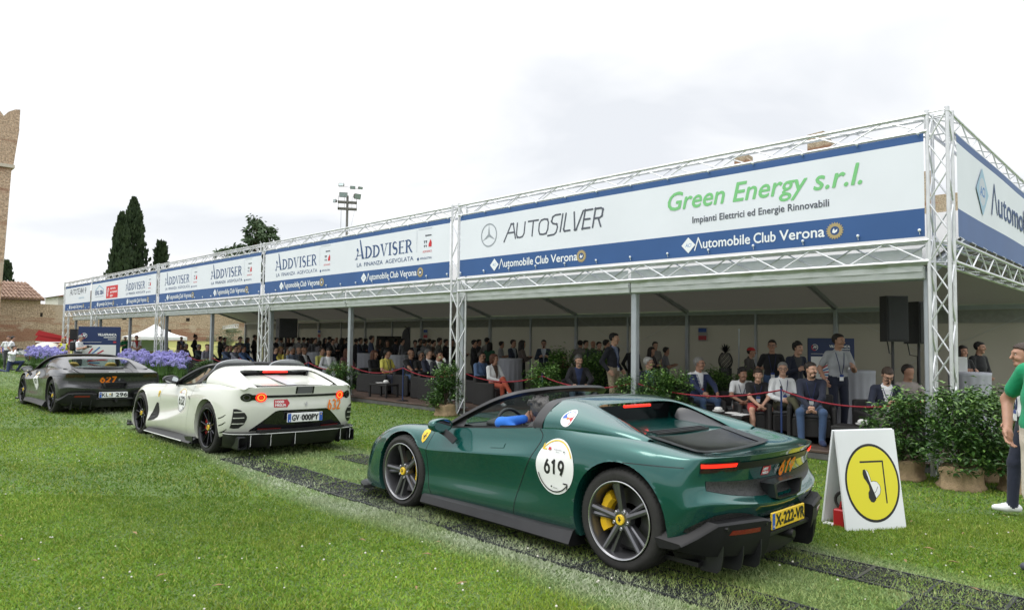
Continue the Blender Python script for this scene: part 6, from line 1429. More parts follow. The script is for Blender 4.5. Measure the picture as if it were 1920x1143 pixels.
 P('woman in black top and white trousers with long auburn hair', 704, 11.9, .75, H=1.66, pose=pose_sit('lap', -.05, 'crossL'), top=K['black'], pants=(.62, .60, .66), shoes=K['khaki'], hair='auburn', hairstyle='long', look=.3, group=G1, skin=1)
 P('bald man in black T-shirt with white print and red badge, seated', 772, 11.9, .6, H=1.74, pose=pose_sit('knees', -.05), top=K['black'], sleeve='short', pants=K['jean'], hairstyle='bald', glasses=True, look=.3, lanyard=.2, badge=K['red'], group=G1, skin=2)
 P('man in black shirt with sunglasses seated beside the dark suit', 790, 12.1, .6, H=1.68, pose=pose_sit('phone', -.02), top=(.016, .016, .016), sleeve='short', pants=K['dnavy'], hair='salt', glasses='dark', look=.2, group=G1, skin=2)
 P('man in dark suit with open white shirt stretching out his legs', 808, 11.7, .75, H=1.78, pose=pose_sit('lap', -.15, 'out'), top=K['dnavy'], pants=(.035, .045, .075), shoes=K['white'], inner=K['white'], hair='salt', look=.4, group=G1, skin=0)
 P('young man in striped dark top resting his chin on his hand', 821, 11.5, .6, H=1.74, pose=pose_sit(('face', 'phone'), .08, 'crossR'), top=(.02, .022, .028), pants=K['black'], shoes=K['white'], hair='black', hairstyle='curly', look=.3, inner=K['white'], group=G1, skin=1)
 P('man in light grey suit with folded hands left of the pot plant', 617, 11.5, .25, H=1.72, pose=pose_sit('lap', .05, 'crossR'), top=K['lgrey'], pants=(.30, .31, .35), inner=K['white'], hair='dark', nod=.35, group=G1, skin=1)
 P('man in yellow pullover half behind the light grey suit', 606, 11.9, .6, H=1.72, pose=pose_sit('lap'), top=(.42, .42, .12), pants=K['grey'], hair='brown', look=.4, group=G1, skin=1)
 P('grey haired man in checked blue jacket looking away to the left', 550, 11.7, .8, H=1.72, pose=pose_sit('lap'), top=(.16, .19, .25), pants=K['dgrey'], hair='grey', look=.6, group=G1, skin=1)
 P('man in dark suit and white shirt seated beside the checked jacket', 573, 11.9, .8, H=1.72, pose=pose_sit('lap'), top=K['black'], pants=K['black'], inner=K['white'], hairstyle='bald', glasses=True, look=.4, group=G1, skin=2)
 loc = (-.79, 6.02, gz(6.02) + .02); person('person in green polo shirt and beige cargo shorts walking at the right edge', loc, math.atan2(-.87, -.55), H=1.80, pose=pose_stand(((.05, .265, .02), (-.5, 1, -.2)), 0, .10), top=(.0, .27, .115), sleeve='short', pants=(.56, .50, .41), leg='short', shoes=(.05, .055, .07), hair='brown', skin=1, fat=1.15)
 loc = (-1.225, 8.25, gz(8.25) + .02); person('person in white hooded top and dark trousers behind the green polo', loc, math.atan2(-.55, -1), H=1.70, pose=pose_stand('side', .03, -.12), top=(.74, .75, .77), pants=K['dnavy'], shoes=K['white'], hair='brown', skin=1, lanyard=.12)
 P('man in black hooded jacket standing near the back wall at the right end', 1834, 16.0, .9, H=1.66, pose=pose_stand('clasp'), top=K['black'], pants=K['black'], hair='black', look=.3, group=G2, skin=1)
 P('woman in black behind the cloth covered table at the right corner', 1803, 15.5, .6, H=1.58, pose=pose_stand('hold'), top=K['black'], pants=K['black'], hair='dark', hairstyle='long', group=G2, skin=1)
 loc = (-33.0, 7.4, gz(7.4)); loc = tuple(at_y(121, 8.0))[:2] + (gz(8),); person('blonde woman in yellow safety vest and sunglasses by the flower bed', loc, TOCAM(loc, .4), H=1.60, pose=pose_stand('side'), top=(.80, .85, .02), sleeve='none', pants=K['black'], hair='blond', hairstyle='long', glasses='dark', skin=0, inner=K['white'])
 loc = tuple(at_y(150, 8.2))[:2] + (gz(8),)
 r, q = person('grey haired photographer in white shirt holding a camera', loc, TOCAM(loc, 1.1), H=1.72, pose=pose_stand('hold', .05), top=K['white'], sleeve='short', pants=K['dgrey'], hair='grey', skin=0, nod=.3)
 w = (q['hands'][0][0] + q['hands'][1][0]) / 2; gripped(r, 'camera', lambda mb: mb.bbox((w.x + .06, w.y - .07, w.z), (w.x + .13, w.y + .07, w.z + .10), .01).lathe([(.035, .13), (.035, .24), (.028, .25)], (w.x, w.y, w.z + .05), 12, 'x'), BLACK)
 gripped(r, 'backpack', lambda mb: mb.bbox((-.34, -.15, 1.02), (-.12, .15, 1.45), .05), BLACK)
 loc = tuple(at_y(24, 6.3))[:2] + (gz(6.3),)
 r, q = person('kneeling photographer in white shirt and blue trousers pointing a camera', loc, TOCAM(loc, .9), H=1.72, pose=dict(pel=(0, 0, .42), lean=.15, an=[(.22, .12, .075), (-.38, -.12, .075)], kp=[(1, .2, 1), (1, -.2, -.15)], arms=('up', 'up'), sit=True), top=K['white'], pants=K['navy'], hair='dark', skin=1)
 w = (q['hands'][0][0] + q['hands'][1][0]) / 2; gripped(r, 'camera', lambda mb: mb.bbox((w.x + .05, w.y - .07, w.z), (w.x + .12, w.y + .07, w.z + .10), .01).lathe([(.035, .12), (.04, .26), (.03, .27)], (w.x, w.y, w.z + .05), 12, 'x'), BLACK)
 for px, hr, tn, lb in ((17, 'brown', .0, 'man in white shirt with lanyard standing far left, facing the lawn'), (25, 'black', 1.4, 'dark haired person in white T-shirt standing far left, seen from the side')):
  loc = tuple(at_y(px, 6.6))[:2] + (gz(6.6),); person(lb, loc, TOCAM(loc, tn), H=1.62, pose=pose_stand('side'), top=K['white'], sleeve='short', pants=K['dgrey'], hair=hr, det=1 if px == 17 else 0, lanyard=px == 17, skin=1)
 loc = tuple(at_y(257, 11.3))[:2] + (DECK,); person('dark haired man in white shirt with red scarf behind the lavender flowers', loc, TOCAM(loc, .3), H=1.66, pose=pose_stand('clasp'), top=K['white'], sleeve='short', pants=K['white'], hair='black', collar=True, inner=K['red'], skin=1)
 loc = tuple(at_y(236, 12.3))[:2] + (DECK,); person('person in green shirt and white cap behind the blue post', loc, TOCAM(loc, .3), H=1.6, pose=pose_stand('hold'), top=(.02, .20, .07), sleeve='short', pants=K['black'], cap=K['white'], hair='dark', det=0, skin=1)
people_near()
def driver():
 M4 = CARG.matrix_world if False else None
 def ext(B, T, D, hands): pass
 rz = PI - math.radians(.2753); c, s = math.cos(rz), math.sin(rz); u, l, z = 1.375, .37, .0
 ox, oy = -2.96, 3.9078 + .94; loc = (ox + c * u - s * l, oy + s * u + c * l, gz(oy) + z + .013 * 1)
 pose = dict(pel=(0, 0, .315), lean=-.2, an=[(.80, .10, .25), (.82, -.10, .25)], kp=[(.3, .2, 1), (.3, -.2, 1)], arms=(((.02, .10, .60), (1, .9, 1.0)), ((.20, .10, .42), (0, 1, -.7))), sit=True, headf=True)
 r, q = person('driver in bright blue jacket with grey hair, left hand at his face', loc, rz, H=1.74, pose=pose, top=(.02, .16, .62), pants=PAL['dnavy'], hair='salt', hairstyle='curly', skin=1, look=-.3, nod=.1, glasses=True)
 l = -.37; u = 1.33; loc = (ox + 0, oy, 0); loc = (-2.96 + c * u - s * l, oy + s * u + c * l, gz(oy) - .008)
 pose = dict(pel=(0, 0, .30), lean=-.2, an=[(.80, .10, .25), (.82, -.10, .25)], kp=[(.3, .2, 1), (.3, -.2, 1)], arms='lap', sit=True, headf=True)
 person('passenger with fluffy fair hair on the far seat of the green car', loc, rz, H=1.72, pose=pose, top=PAL['beige'], pants=PAL['jean'], hair='blond', hairstyle='curly', skin=0)
driver()
def people_far():
 """dimmer figures further inside: a few postures, every figure its own object and clothes"""
 K = PAL; protos = []
 G2 = 'guests standing in the tent'; G1 = 'guests seated along the front of the tent'
 L_ = [  # px, row, height, turn, arms, top, pants, hair, style, sleeve, label
     (1020, 15.4, 1.62, .0, 'hold', (.03, .045, .07), 'dgrey', 'black', 'short', 'long', 'man in blue jacket facing out, alone before the back wall', dict(inner=(.45, .5, .55), glasses=True, det=1, beard='black')),
     (889, 14.5, 1.60, 1.5, 'hold', (.012, .012, .014), 'black', 'black', 'short', 'long', 'man in black seen from the side behind the seated woman in white', {}),
     (913, 16.2, 1.68, 2.2, 'side', (.20, .19, .18), 'dgrey', 'black', 'short', 'short', 'tall man in grey shirt turned away behind the green dress', {}),
     (919, 15.2, 1.52, 2.5, 'side', (.02, .10, .05), 'black', 'black', 'long', 'short', 'woman in dark green with long black hair', {}),
     (940, 16.0, 1.56, 1.7, 'hold', (.25, .25, .25), 'grey', 'dark', 'short', 'short', 'man in pale grey shirt left of the blue blazer', {}),
     (962, 15.0, 1.62, 1.0, 'clasp', (.02, .028, .05), 'dgrey', 'dark', 'short', 'long', 'man in blue blazer and pale shirt by the cloth covered table', dict(inner=(.4, .45, .5))),
     (979, 14.4, 1.60, 1.9, 'hold', (.08, .06, .05), 'black', 'black', 'long', 'long', 'woman in brown blouse with a tan handbag at the cloth covered table', {}),
     (1088, 16.0, 1.62, 2.7, 'side', (.16, .15, .14), 'grey', 'black', 'short', 'long', 'man in taupe jacket with his back turned by the back wall post', {}),
     (1112, 15.2, 1.62, 2.9, 'side', (.04, .05, .06), 'dgrey', 'dark', 'bald', 'long', 'bald man in slate jacket seen from behind', {}),
     (1123, 16.4, 1.58, .6, 'hold', (.02, .02, .022), 'black', 'black', 'short', 'long', 'short man half hidden behind the slate jacket', {}),
     (1136, 14.6, 1.64, 1.8, 'hold', (.025, .012, .016), 'black', 'black', 'short', 'long', 'man in dark maroon behind the tall man in the blazer', {}),
     (1187, 14.8, 1.56, 2.6, 'side', (.012, .012, .014), 'black', 'brown', 'bald', 'long', 'bald man in black next to the middle tent post', {}),
     (1228, 16.8, 1.60, .5, 'side', (.22, .21, .20), 'dgrey', 'black', 'short', 'short', 'man in pale T-shirt near the back wall right of the middle post', {}),
     (1221, 14.6, 1.46, 1.0, 'hold', (.03, .02, .02), 'black', 'dark', 'long', 'long', 'long haired woman with glasses above the hedge', {}),
     (1248, 15.2, 1.46, 1.7, 'hold', (.16, .16, .17), 'dgrey', 'black', 'short', 'short', 'dark haired boy with a backpack above the hedge', {}),
     (451, 14.0, 1.62, .5, 'hold', (.18, .18, .19), 'grey', 'black', 'curly', 'short', 'curly haired man in pale grey shirt at the left end of the back wall', {}),
     (465, 14.6, 1.60, 1.0, 'side', (.08, .14, .20), 'black', 'brown', 'long', 'long', 'woman in pale blue with wavy hair at the left end of the back wall', {}),
     (478, 15.0, 1.74, 1.6, 'side', (.015, .015, .016), 'black', 'brown', 'short', 'long', 'tall man in black next to the lattice column', {}),
     (519, 15.0, 1.64, 1.2, 'hold', (.02, .02, .03), 'black', 'black', 'short', 'long', 'dark figure just right of the second lattice column', {}),
     (541, 16.0, 1.64, .2, 'hold', (.03, .02, .02), 'black', 'brown', 'long', 'long', 'woman with long brown hair under the loudspeaker', {}),
     (528, 15.4, 1.62, 2.0, 'side', (.22, .22, .22), 'dgrey', 'dark', 'short', 'short', 'man in pale shirt behind the loudspeaker pole', {}),
     (561, 15.6, 1.64, 2.4, 'side', (.20, .20, .20), 'grey', 'black', 'short', 'short', 'man in light grey shirt seen from behind, right of the loudspeaker', {}),
     (570, 16.4, 1.64, 2.0, 'hold', (.18, .17, .16), 'grey', 'black', 'short', 'short', 'second pale shirt close behind the light grey one', {}),
     (585, 15.8, 1.62, 1.4, 'side', (.15, .15, .16), 'black', 'brown', 'long', 'long', 'woman with long hair left of the small wall notice', {}),
     (592, 15.4, 1.62, .8, 'clasp', (.13, .14, .15), 'dgrey', 'black', 'short', 'long', 'man in grey jacket under the small wall notice', {}),
     (600, 14.6, 1.5, 2.4, 'hold', (.17, .16, .17), 'grey', 'dark', 'bob', 'short', 'woman with bobbed hair at the grey cloth table', {}),
     (618, 15.8, 1.68, 2.0, 'side', (.012, .012, .016), 'black', 'black', 'short', 'long', 'tall man in black suit in the middle of the chatting group', {}),
     (624, 15.0, 1.58, 1.0, 'hold', (.04, .045, .05), 'black', 'black', 'short', 'long', 'shorter man with pale collar in the chatting group', dict(inner=(.4, .4, .4))),
     (632, 16.0, 1.66, -.4, 'clasp', (.014, .014, .02), 'black', 'brown', 'bald', 'long', 'bald man facing out in the chatting group', dict(inner=(.35, .35, .35))),
     (642, 15.4, 1.62, 1.8, 'side', (.012, .012, .014), 'black', 'black', 'long', 'long', 'dark haired woman in black in the chatting group', {}),
     (652, 15.6, 1.64, 2.2, 'hold', (.05, .05, .06), 'dgrey', 'dark', 'short', 'long', 'man in charcoal at the right of the chatting group', {}),
     (658, 16.4, 1.6, 1.2, 'side', (.06, .06, .06), 'black', 'black', 'short', 'long', 'man behind the left tent post in a charcoal jacket', {}),
     (676, 15.0, 1.64, 1.3, 'hold', (.022, .03, .05), 'black', 'dark', 'short', 'long', 'man in blue suit right of the left tent post', dict(inner=(.25, .3, .35))),
     (668, 15.6, 1.6, 2.4, 'side', (.012, .012, .014), 'black', 'black', 'short', 'long', 'dark figure close to the left tent post', {}),
     (697, 14.2, 1.72, 1.6, 'hold', (.035, .05, .10), 'dnavy', 'dark', 'short', 'long', 'tall man in blue shirt left of the wall screen', {}),
     (727, 14.4, 1.56, .2, 'hold', (.02, .02, .022), 'black', 'brown', 'long', 'long', 'woman in black in front of the wall screen', {}),
     (754, 15.4, 1.62, 1.5, 'hold', (.24, .25, .28), 'dgrey', 'black', 'short', 'long', 'bearded man in pale shirt right of the wall screen', dict(beard='black')),
     (779, 16.0, 1.54, .2, 'side', (.03, .035, .05), 'black', 'black', 'curly', 'short', 'young man with mop of hair right of the feather flag', dict(inner=(.3, .3, .3))),
     (796, 15.0, 1.60, 2.0, 'hold', (.14, .14, .15), 'grey', 'dark', 'short', 'long', 'man in grey jacket drinking behind the seated suits', {}),
     (813, 15.6, 1.58, 1.4, 'hold', (.10, .07, .05), 'black', 'dark', 'short', 'long', 'person in brown behind the olive jacket', {}),
     (824, 14.8, 1.66, 1.8, 'side', (.085, .08, .065), 'black', 'dark', 'short', 'short', 'broad man in olive shirt turned aside left of the lattice column', {}),
     (848, 15.2, 1.62, .4, 'side', (.03, .02, .02), 'black', 'dark', 'short', 'long', 'man seen through the middle lattice column', {}),
     (864, 15.2, 1.62, .9, 'hold', (.02, .02, .022), 'black', 'black', 'short', 'long', 'man beside the right leg of the middle lattice column', {}),
     (341, 14.5, 1.64, .5, 'clasp', (.06, .062, .07), 'dgrey', 'brown', 'bald', 'long', 'bald man in grey suit and tie near the white canopy', dict(inner=(.25, .3, .45))),
     (367, 14.0, 1.72, 1.4, 'side', (.012, .012, .014), 'black', 'black', 'bun', 'long', 'woman in black with her hair in a bun', {}),
     (414, 14.0, 1.64, 1.4, 'crossed', (.02, .024, .02), 'black', 'black', 'short', 'long', 'man in dark green jacket with folded arms right of the blue post', {}),
     (422, 14.6, 1.60, 1.2, 'side', (.2, .2, .2), 'dgrey', 'dark', 'short', 'short', 'man in pale shirt behind the dark green jacket', {}),
     (313, 14.5, 1.56, 1.0, 'side', (.03, .03, .03), 'black', 'dark', 'short', 'long', 'dark figure under the white canopy', {})]
 for px, Y, tn, top, hr, hs, lb in ((506, 16.4, 1.6, (.03, .03, .035), 'black', 'short', 'dark figure between the second column and the loudspeaker pole'), (550, 17.0, .8, (.12, .12, .13), 'dark', 'short', 'man in grey at the back wall, right of the woman under the loudspeaker'), (578, 16.8, 2.3, (.05, .05, .06), 'black', 'short', 'dark jacketed man behind the pale shirts'), (610, 16.6, 1.0, (.02, .02, .025), 'black', 'long', 'long haired woman at the left edge of the chatting group'), (646, 17.0, .4, (.08, .08, .09), 'dark', 'short', 'grey clad man deep in the chatting group'), (686, 16.4, 2.0, (.02, .022, .03), 'black', 'short', 'dark suited man left of the tall blue shirt'), (711, 16.6, 1.1, (.10, .08, .07), 'brown', 'long', 'woman in brown between the blue shirt and the wall screen'), (742, 16.8, 2.2, (.03, .03, .04), 'black', 'short', 'dark figure at the right edge of the wall screen'), (788, 16.6, 1.0, (.05, .05, .05), 'black', 'short', 'charcoal figure behind the man with the mop of hair'), (805, 16.8, 1.9, (.15, .14, .13), 'dark', 'short', 'man in beige grey near the notice post'), (836, 16.2, 1.3, (.02, .02, .025), 'black', 'short', 'dark figure left of the middle lattice column'), (898, 16.8, 1.2, (.05, .05, .055), 'dark', 'short', 'charcoal figure behind the blue shirted man'), (1098, 17.2, 1.0, (.06, .055, .05), 'black', 'short', 'brown clad man at the back wall between two turned backs')):
  L_.append((px, Y, 1.62, tn, 'hold', top, 'black', hr, hs, 'long', lb, {}))
 for i, (px, Y, H, tn, arms, top, pa, hr, hs, sv, lb, kw) in enumerate(L_):
  loc = at(px, Y); kw.setdefault('det', 0)
  person(lb, loc, TOCAM(loc, tn), H=H, pose=pose_stand(arms), top=top, pants=K[pa], hair=hr, hairstyle=hs, sleeve=sv, group=G2, skin=i % 3, **kw)
 S_ = [(338, 11.9, 1.0, (.35, .30, .28), 'brown', 'long', 'seated woman in pale top with brown hair behind the flowers'), (350, 12.2, 1.0, (.10, .09, .09), 'grey', 'short', 'seated grey haired man behind the flowers'), (374, 12.0, 1.0, (.02, .04, .045), 'grey', 'short', 'seated grey haired man in dark teal'), (390, 11.6, .6, (.20, .20, .24), 'salt', 'bald', 'seated bald man left of the blue post'),
          (426, 12.0, .9, (.08, .12, .2), 'brown', 'short', 'seated man in denim shirt right of the blue post'), (434, 12.3, .9, (.12, .13, .15), 'salt', 'bald', 'seated balding man in grey'), (442, 11.8, .9, (.22, .23, .28), 'brown', 'short', 'seated man in light grey shirt with rope before him'), (450, 12.1, .9, (.2, .15, .12), 'blond', 'short', 'seated blond person by the small bush'), (458, 11.9, .9, (.05, .10, .22), 'dark', 'short', 'seated man in blue shirt by the small bush'),
          (518, 11.9, .7, (.02, .025, .06), 'dark', 'short', 'seated man in dark blue beside the second column'), (527, 12.1, .7, (.50, .42, .08), 'blond', 'short', 'seated person in mustard behind the loudspeaker pole'), (541, 12.0, .7, (.45, .38, .06), 'brown', 'short', 'seated person in yellow shirt left of the checked jacket'), (561, 12.4, .8, (.18, .20, .25), 'salt', 'bald', 'seated bald man in pale shirt behind the checked jacket'),
          (652, 12.0, .6, (.10, .04, .04), 'auburn', 'long', 'seated woman in dark red behind the left pot plant'), (1700, 12.0, .5, (.25, .22, .2), 'dark', 'short', 'seated man half hidden behind the corner bush'), (1055, 13.4, .8, (.10, .02, .02), 'black', 'long', 'dark haired woman in red low behind the hedge'), (390, 12.6, 1.0, (.2, .2, .2), 'brown', 'short', 'seated man in grey behind the blue post')]
 for i, (px, Y, tn, top, hr, hs, lb) in enumerate(S_):
  loc = at(px, Y); person(lb, loc, TOCAM(loc, tn), H=1.70, pose=pose_sit('lap' if i % 2 else 'knees', .0), top=top, pants=K['dgrey'], hair=hr, hairstyle=hs, det=0, group=G1, skin=i % 3, look=.2)
people_far()
# ------------------------------------------------------------------ furniture and equipment
def ground_at(px, Y): p = at_y(px, Y); return (p.x, Y, gz(Y))
RATTAN = mat('black_rattan', (.016, .015, .015), .55, bump=.5, bscale=120); WHITEP = mat('white_china', (.72, .72, .70), .3); CLOTHG = mat('table_cloth_grey', (.40, .41, .45), .8, var=.08, vscale=3, bump=.3, bscale=4)
def armchairs():
 root = empty('armchair', (0, 0, 0), 0, 'black woven armchair under a seated guest', 'armchair', 'black armchairs along the front of the tent')
 MB().bbox((-.30, -.29, .10), (.36, .29, .40), .02).build('seat', RATTAN, root); MB().bbox((-.42, -.34, .0), (-.30, .34, .74), .02).build('backrest', RATTAN, root)
 for s in (1, -1): MB().bbox((-.30, (.30 if s > 0 else -.37), .0), (.36, (.37 if s > 0 else -.30), .58), .02).build('armrest', RATTAN, root)
 MB().bbox((-.28, -.28, .405), (.34, .28, .44), .015).build('cushion', cloth(PAL['dgrey']), root)
 first = True
 for loc, rz, sc, lb in SEATS:
  o = root if first else copy_tree(root); first = False; o.location = (loc[0], loc[1], DECK); o.rotation_euler = (0, 0, rz); o.scale = (1, 1, sc); wl = lb.replace('seated ', '').split()[:9]
  while wl[-1] in ('in', 'of', 'and', 'by', 'with', 'the', 'on', 'a', 'at', 'his', 'over', 'from', 'beside', 'behind', 'between', 'before', 'his', 'out', 'away', 'half', 'dark', 'white', 'light', 'small', 'bent', 'open'): wl.pop()
  o['label'] = 'black woven armchair under the ' + ' '.join(wl)
armchairs()
def low_table(loc, rz, label, w=.75, d=.45, h=.36):
 t = empty('low_table', loc, rz, label, 'table', 'low black tables'); MB().bbox((-w / 2, -d / 2, h - .05), (w / 2, d / 2, h), .008).build('table_top', RATTAN, t)
 me = MB().bbox((-.025, -.025, 0), (.025, .025, h - .052), .004).mesh('leg', RATTAN)
 for sx in (1, -1):
  for sy in (1, -1): obj('leg', me, t, (sx * (w / 2 - .03), sy * (d / 2 - .03), 0))
 return t
def crockery(loc, label, kind):
 mb = MB()
 if kind == 'bowls': mb.lathe([(.0, 0), (.05, 0), (.10, .03), (.105, .045), (.095, .045), (.0, .06)], n=18).lathe([(.03, .05), (.075, .06), (.07, .085), (.04, .105), (0, .108)], n=16)
 else: mb.lathe([(0, 0), (.08, 0), (.13, .018), (.125, .024), (.0, .012)], n=18)
 tag(mb.build('bowl_stack' if kind == 'bowls' else 'plate', WHITEP, None, .7, loc), label, 'bowls' if kind == 'bowls' else 'plate')
a = at_y(722, 10.95); low_table((a.x, 10.95, DECK), .1, 'low black table on the deck before the yellow polo'); crockery((a.x + .1, 10.95, DECK + .361), 'white bowls on the low table before the yellow polo', 'bowls'); crockery((a.x - .2, 10.97, DECK + .361), 'white plate beside the bowls before the yellow polo', 'plate')
a = at_y(1358, 11.0); low_table((a.x, 11.0, DECK), .1, 'low black table between the navy sweater and the boys', .8); crockery((a.x - .12, 11.0, DECK + .361), 'white bowls on the low table beside the boys', 'bowls'); crockery((a.x + .14, 11.02, DECK + .361), 'white plate on the low table beside the boys', 'plate')
tag(MB().bbox((-.10, -.14, 0), (.10, .14, .012), .002).build('leaflet', STICK_W, None, None, (a.x + .32, 10.98, DECK + .361)), 'white leaflet on the edge of the low table by the boys', 'leaflet')
a = at_y(1622, 10.9); low_table((a.x, 10.9, DECK), .1, 'low black table behind the white sign board', .9); crockery((a.x - .05, 10.9, DECK + .361), 'white bowls on the low table behind the sign board', 'bowls')
def cloth_table(px, Y, label, r=.36, h=1.08):
 p = at_y(px, Y); t = empty('cocktail_table', (p.x, Y, DECK), 0, label, 'table', 'tall tables under grey cloths'); mb = MB(); n = 60; rows = []
 for rr, z in ((r * .02, h), (r * .9, h), (r, h - .01), (r * .97, h - .06), (r * .93, h * .6), (r * 1.0, h * .25), (r * 1.1, .01)):
  k = 0 if z > h - .02 else (1 - z / h) * .9 + .25
  rows.append([(rr * (1 + .06 * k * math.cos(15 * a)) * math.cos(a), rr * (1 + .06 * k * math.cos(15 * a)) * math.sin(a), z) for a in [2 * PI * i / n for i in range(n)]])
 v, f = loft(rows, True); MB().add(v, f).build('table_cloth', CLOTHG, t, 3.2); MB().lathe([(r * .88, h - .02), (r * .88, h - .004)], n=24).build('table_top', BLACK, t); return (p.x, Y)
for px, Y, lb in ((957, 13.7, 'tall cloth covered table behind the woman in white'), (1816, 15.0, 'tall cloth covered table right of the corner column'), (1603, 14.0, 'tall cloth covered table behind the grey polo'), (748, 13.2, 'tall cloth covered table behind the yellow polo'), (690, 13.8, 'tall cloth covered table right of the left tent post'), (594, 13.0, 'tall cloth covered table behind the light grey suit')): cloth_table(px, Y, lb)
a = at_y(1803, 15.0); mb = MB().bbox((-.10, -.01, 0), (.10, .01, .28), .002); tag(mb.build('menu_card', STICK_W, None, None, (a.x, 14.9, DECK + 1.083)), 'white card standing on the cloth table at the right corner', 'card')
a = at_y(748, 13.2); mb = MB().lathe([(.03, 0), (.03, .16), (.012, .2), (.012, .26)], n=8); tag(mb.build('bottle', BLACK, None, .7, (a.x + .1, 13.2, DECK + 1.083)), 'dark bottle on the table behind the yellow polo', 'bottle')
SPK = mat('speaker_black', (.014, .014, .015), .5, bump=.2, bscale=200); GRILL = mat('speaker_grille', (.022, .022, .024), .6, bump=.6, bscale=300)
def speaker(loc, rz, label, w, h, z0, base=DECK, two=False):
 t = empty('loudspeaker', (loc[0], loc[1], base), rz, label, 'loudspeaker', 'black loudspeakers on poles'); d = w * .85
 mb = MB(); mb.prism([(-d * .5, -w * .32), (-d * .3, -w * .45), (d * .5, -w * .5), (d * .5, w * .5), (-d * .3, w * .45), (-d * .5, w * .32)], (0, 0, z0), (1, 0, 0), (0, 1, 0), (0, 0, 1), h); mb.build('cabinet', SPK, t)
 MB().bbox((d * .5 + .002, -w * .46, z0 + .02), (d * .5 + .016, w * .46, z0 + h - .02), .006).build('grille', GRILL, t)
 for s in (1, -1): MB().bbox((d * .10, s * w * .5 - .006, z0 + h * .45), (d * .25, s * w * .5 + .006, z0 + h * .6), .004).build('handle', SPK, t)
 MB().tube([(0, 0, .02), (0, 0, z0)], .022, 10).build('pole', SPK, t, .8); MB().lathe([(.30, 0), (.30, .015), (.05, .03), (.03, .05)], n=20).build('base_plate', SPK, t, .6)
 MB().tube([(-d * .5, 0, z0 + h * .2), (-d * .7, .03, z0 + .05), (-d * .6, .05, z0 - .18), (-.05, .03, z0 - .2), (-.03, 0, z0 - .6), (-.04, 0, .1)], .010, 6).build('cable', BLACK, t, .8)
 return t
p = at_y(1673, 11.5); speaker((p.x, 11.5), TOCAM((p.x, 11.5), .55), 'large black loudspeaker on a pole left of the corner column', .34, .70, 1.63)
p = at_y(1722, 12.1); speaker((p.x, 12.1), TOCAM((p.x, 12.1), .9), 'black loudspeaker half hidden behind the corner post', .40, .66, 1.60)
p = at_y(536, 11.3); speaker((p.x, 11.3), TOCAM((p.x, 11.3), .35), 'black loudspeaker on a pole right of the second lattice column', .62, .66, 1.60)
p = at_y(139, 9.7); speaker((p.x, 9.7), TOCAM((p.x, 9.7), .1), 'small black loudspeaker at the far left end of the pavilion', .36, .58, 1.50, gz(9.7))
p = at_y(154, 9.75); speaker((p.x, 9.75), TOCAM((p.x, 9.75), .7), 'small black loudspeaker beside the blue event board', .36, .58, 1.50, gz(9.75))
NAVYB = mat('board_navy', (.012, .030, .11), .5, var=.05)
def event_board(loc, rz, w, h, z0, label, base, dim=1.0):
 t = empty('event_board', (loc[0], loc[1], base), rz, label, 'poster board', 'blue event boards'); MB().bbox((-.06, -w / 2, z0), (-.0, w / 2, z0 + h), .006).build('board', NAVYB, t)
 mb = MB(); O = (.002, 0, z0); pen = Pen(mb, O, (0, 1, 0), EZ, .0008); mb.cur = 0
 W_ = lambda a: -w / 2 + a * w
 pen.poly([(W_(.06), .04 * h), (W_(.90), .04 * h), (W_(.90), .60 * h), (W_(.06), .60 * h)])
 rnd = random.Random(3)
 for k in range(13):
  a = math.radians(8 + k * 12 - 35); r0 = w * (.12 + .10 * rnd.random()); r1 = r0 + w * (.22 + .35 * rnd.random()); cx, cz = W_(.10), .22 * h
  mb.cur = 4 if k % 2 else 8
  x0, z0_, x1, z1 = cx + r0 * math.cos(a), cz + r0 * math.sin(a), cx + r1 * math.cos(a), cz + r1 * math.sin(a)
  if z1 > .585 * h or z1 < .06 * h or x1 > W_(.88): continue
  pen.stroke([(x0, z0_), (x1, z1)], h * .028)
 mb.cur = 3; pen.k += 1; put_text(mb, 'VILLAFRANCA', O, (0, 1, 0), EZ, W_(.46), W_(.90), .80 * h, h * .05, 0, pen.n * (pen.k * pen.step), h * .003); pen.k += 6
 pen.stroke([(W_(.60), .765 * h), (W_(.90), .765 * h)], h * .018); pen.stroke([(W_(.70), .72 * h), (W_(.90), .72 * h)], h * .012); pen.stroke([(W_(.06), .66 * h), (W_(.55), .66 * h)], h * .006)
 mb.cur = 4; pen.poly([(W_(.83), .645 * h), (W_(.90), .645 * h), (W_(.90), .68 * h), (W_(.83), .68 * h)]); mb.cur = 3; pen.ring(W_(.14), .80 * h, w * .065, w * .012, 20); mb.cur = 4; pen.stroke(arcpts(W_(.14), .80 * h, w * .065, w * .065, 130, 290, 10), w * .02)
 mb.cur = 3; pen.stroke([(W_(.10), .77 * h), (W_(.13), .83 * h), (W_(.145), .78 * h), (W_(.16), .83 * h), (W_(.18), .79 * h)], w * .014)
 mb.build('poster_print', [STICK_W, STICK_K, STICK_Y, STICK_W, STICK_R, STICK_B, STICK_S, INK_PALE, INK_BLUE, INK_LIGHT], t)
 for s in (1, -1): MB().box((-.05, s * w * .4 - .02, 0), (-.01, s * w * .4 + .02, z0)).build('leg', BLACK, t)
 return t
p = at_y(188, 9.0); event_board((p.x, 9.0), TOCAM((p.x, 9.0), -.1), 1.62, 2.05, .08, 'large blue event board with red and blue rays beside the lavender flowers', gz(9))
p = at_y(1558, 16.0); event_board((p.x, 16.0), TOCAM((p.x, 16), .3), 1.02, 1.05, .66, 'dark blue event board behind the man in grey polo', DECK)
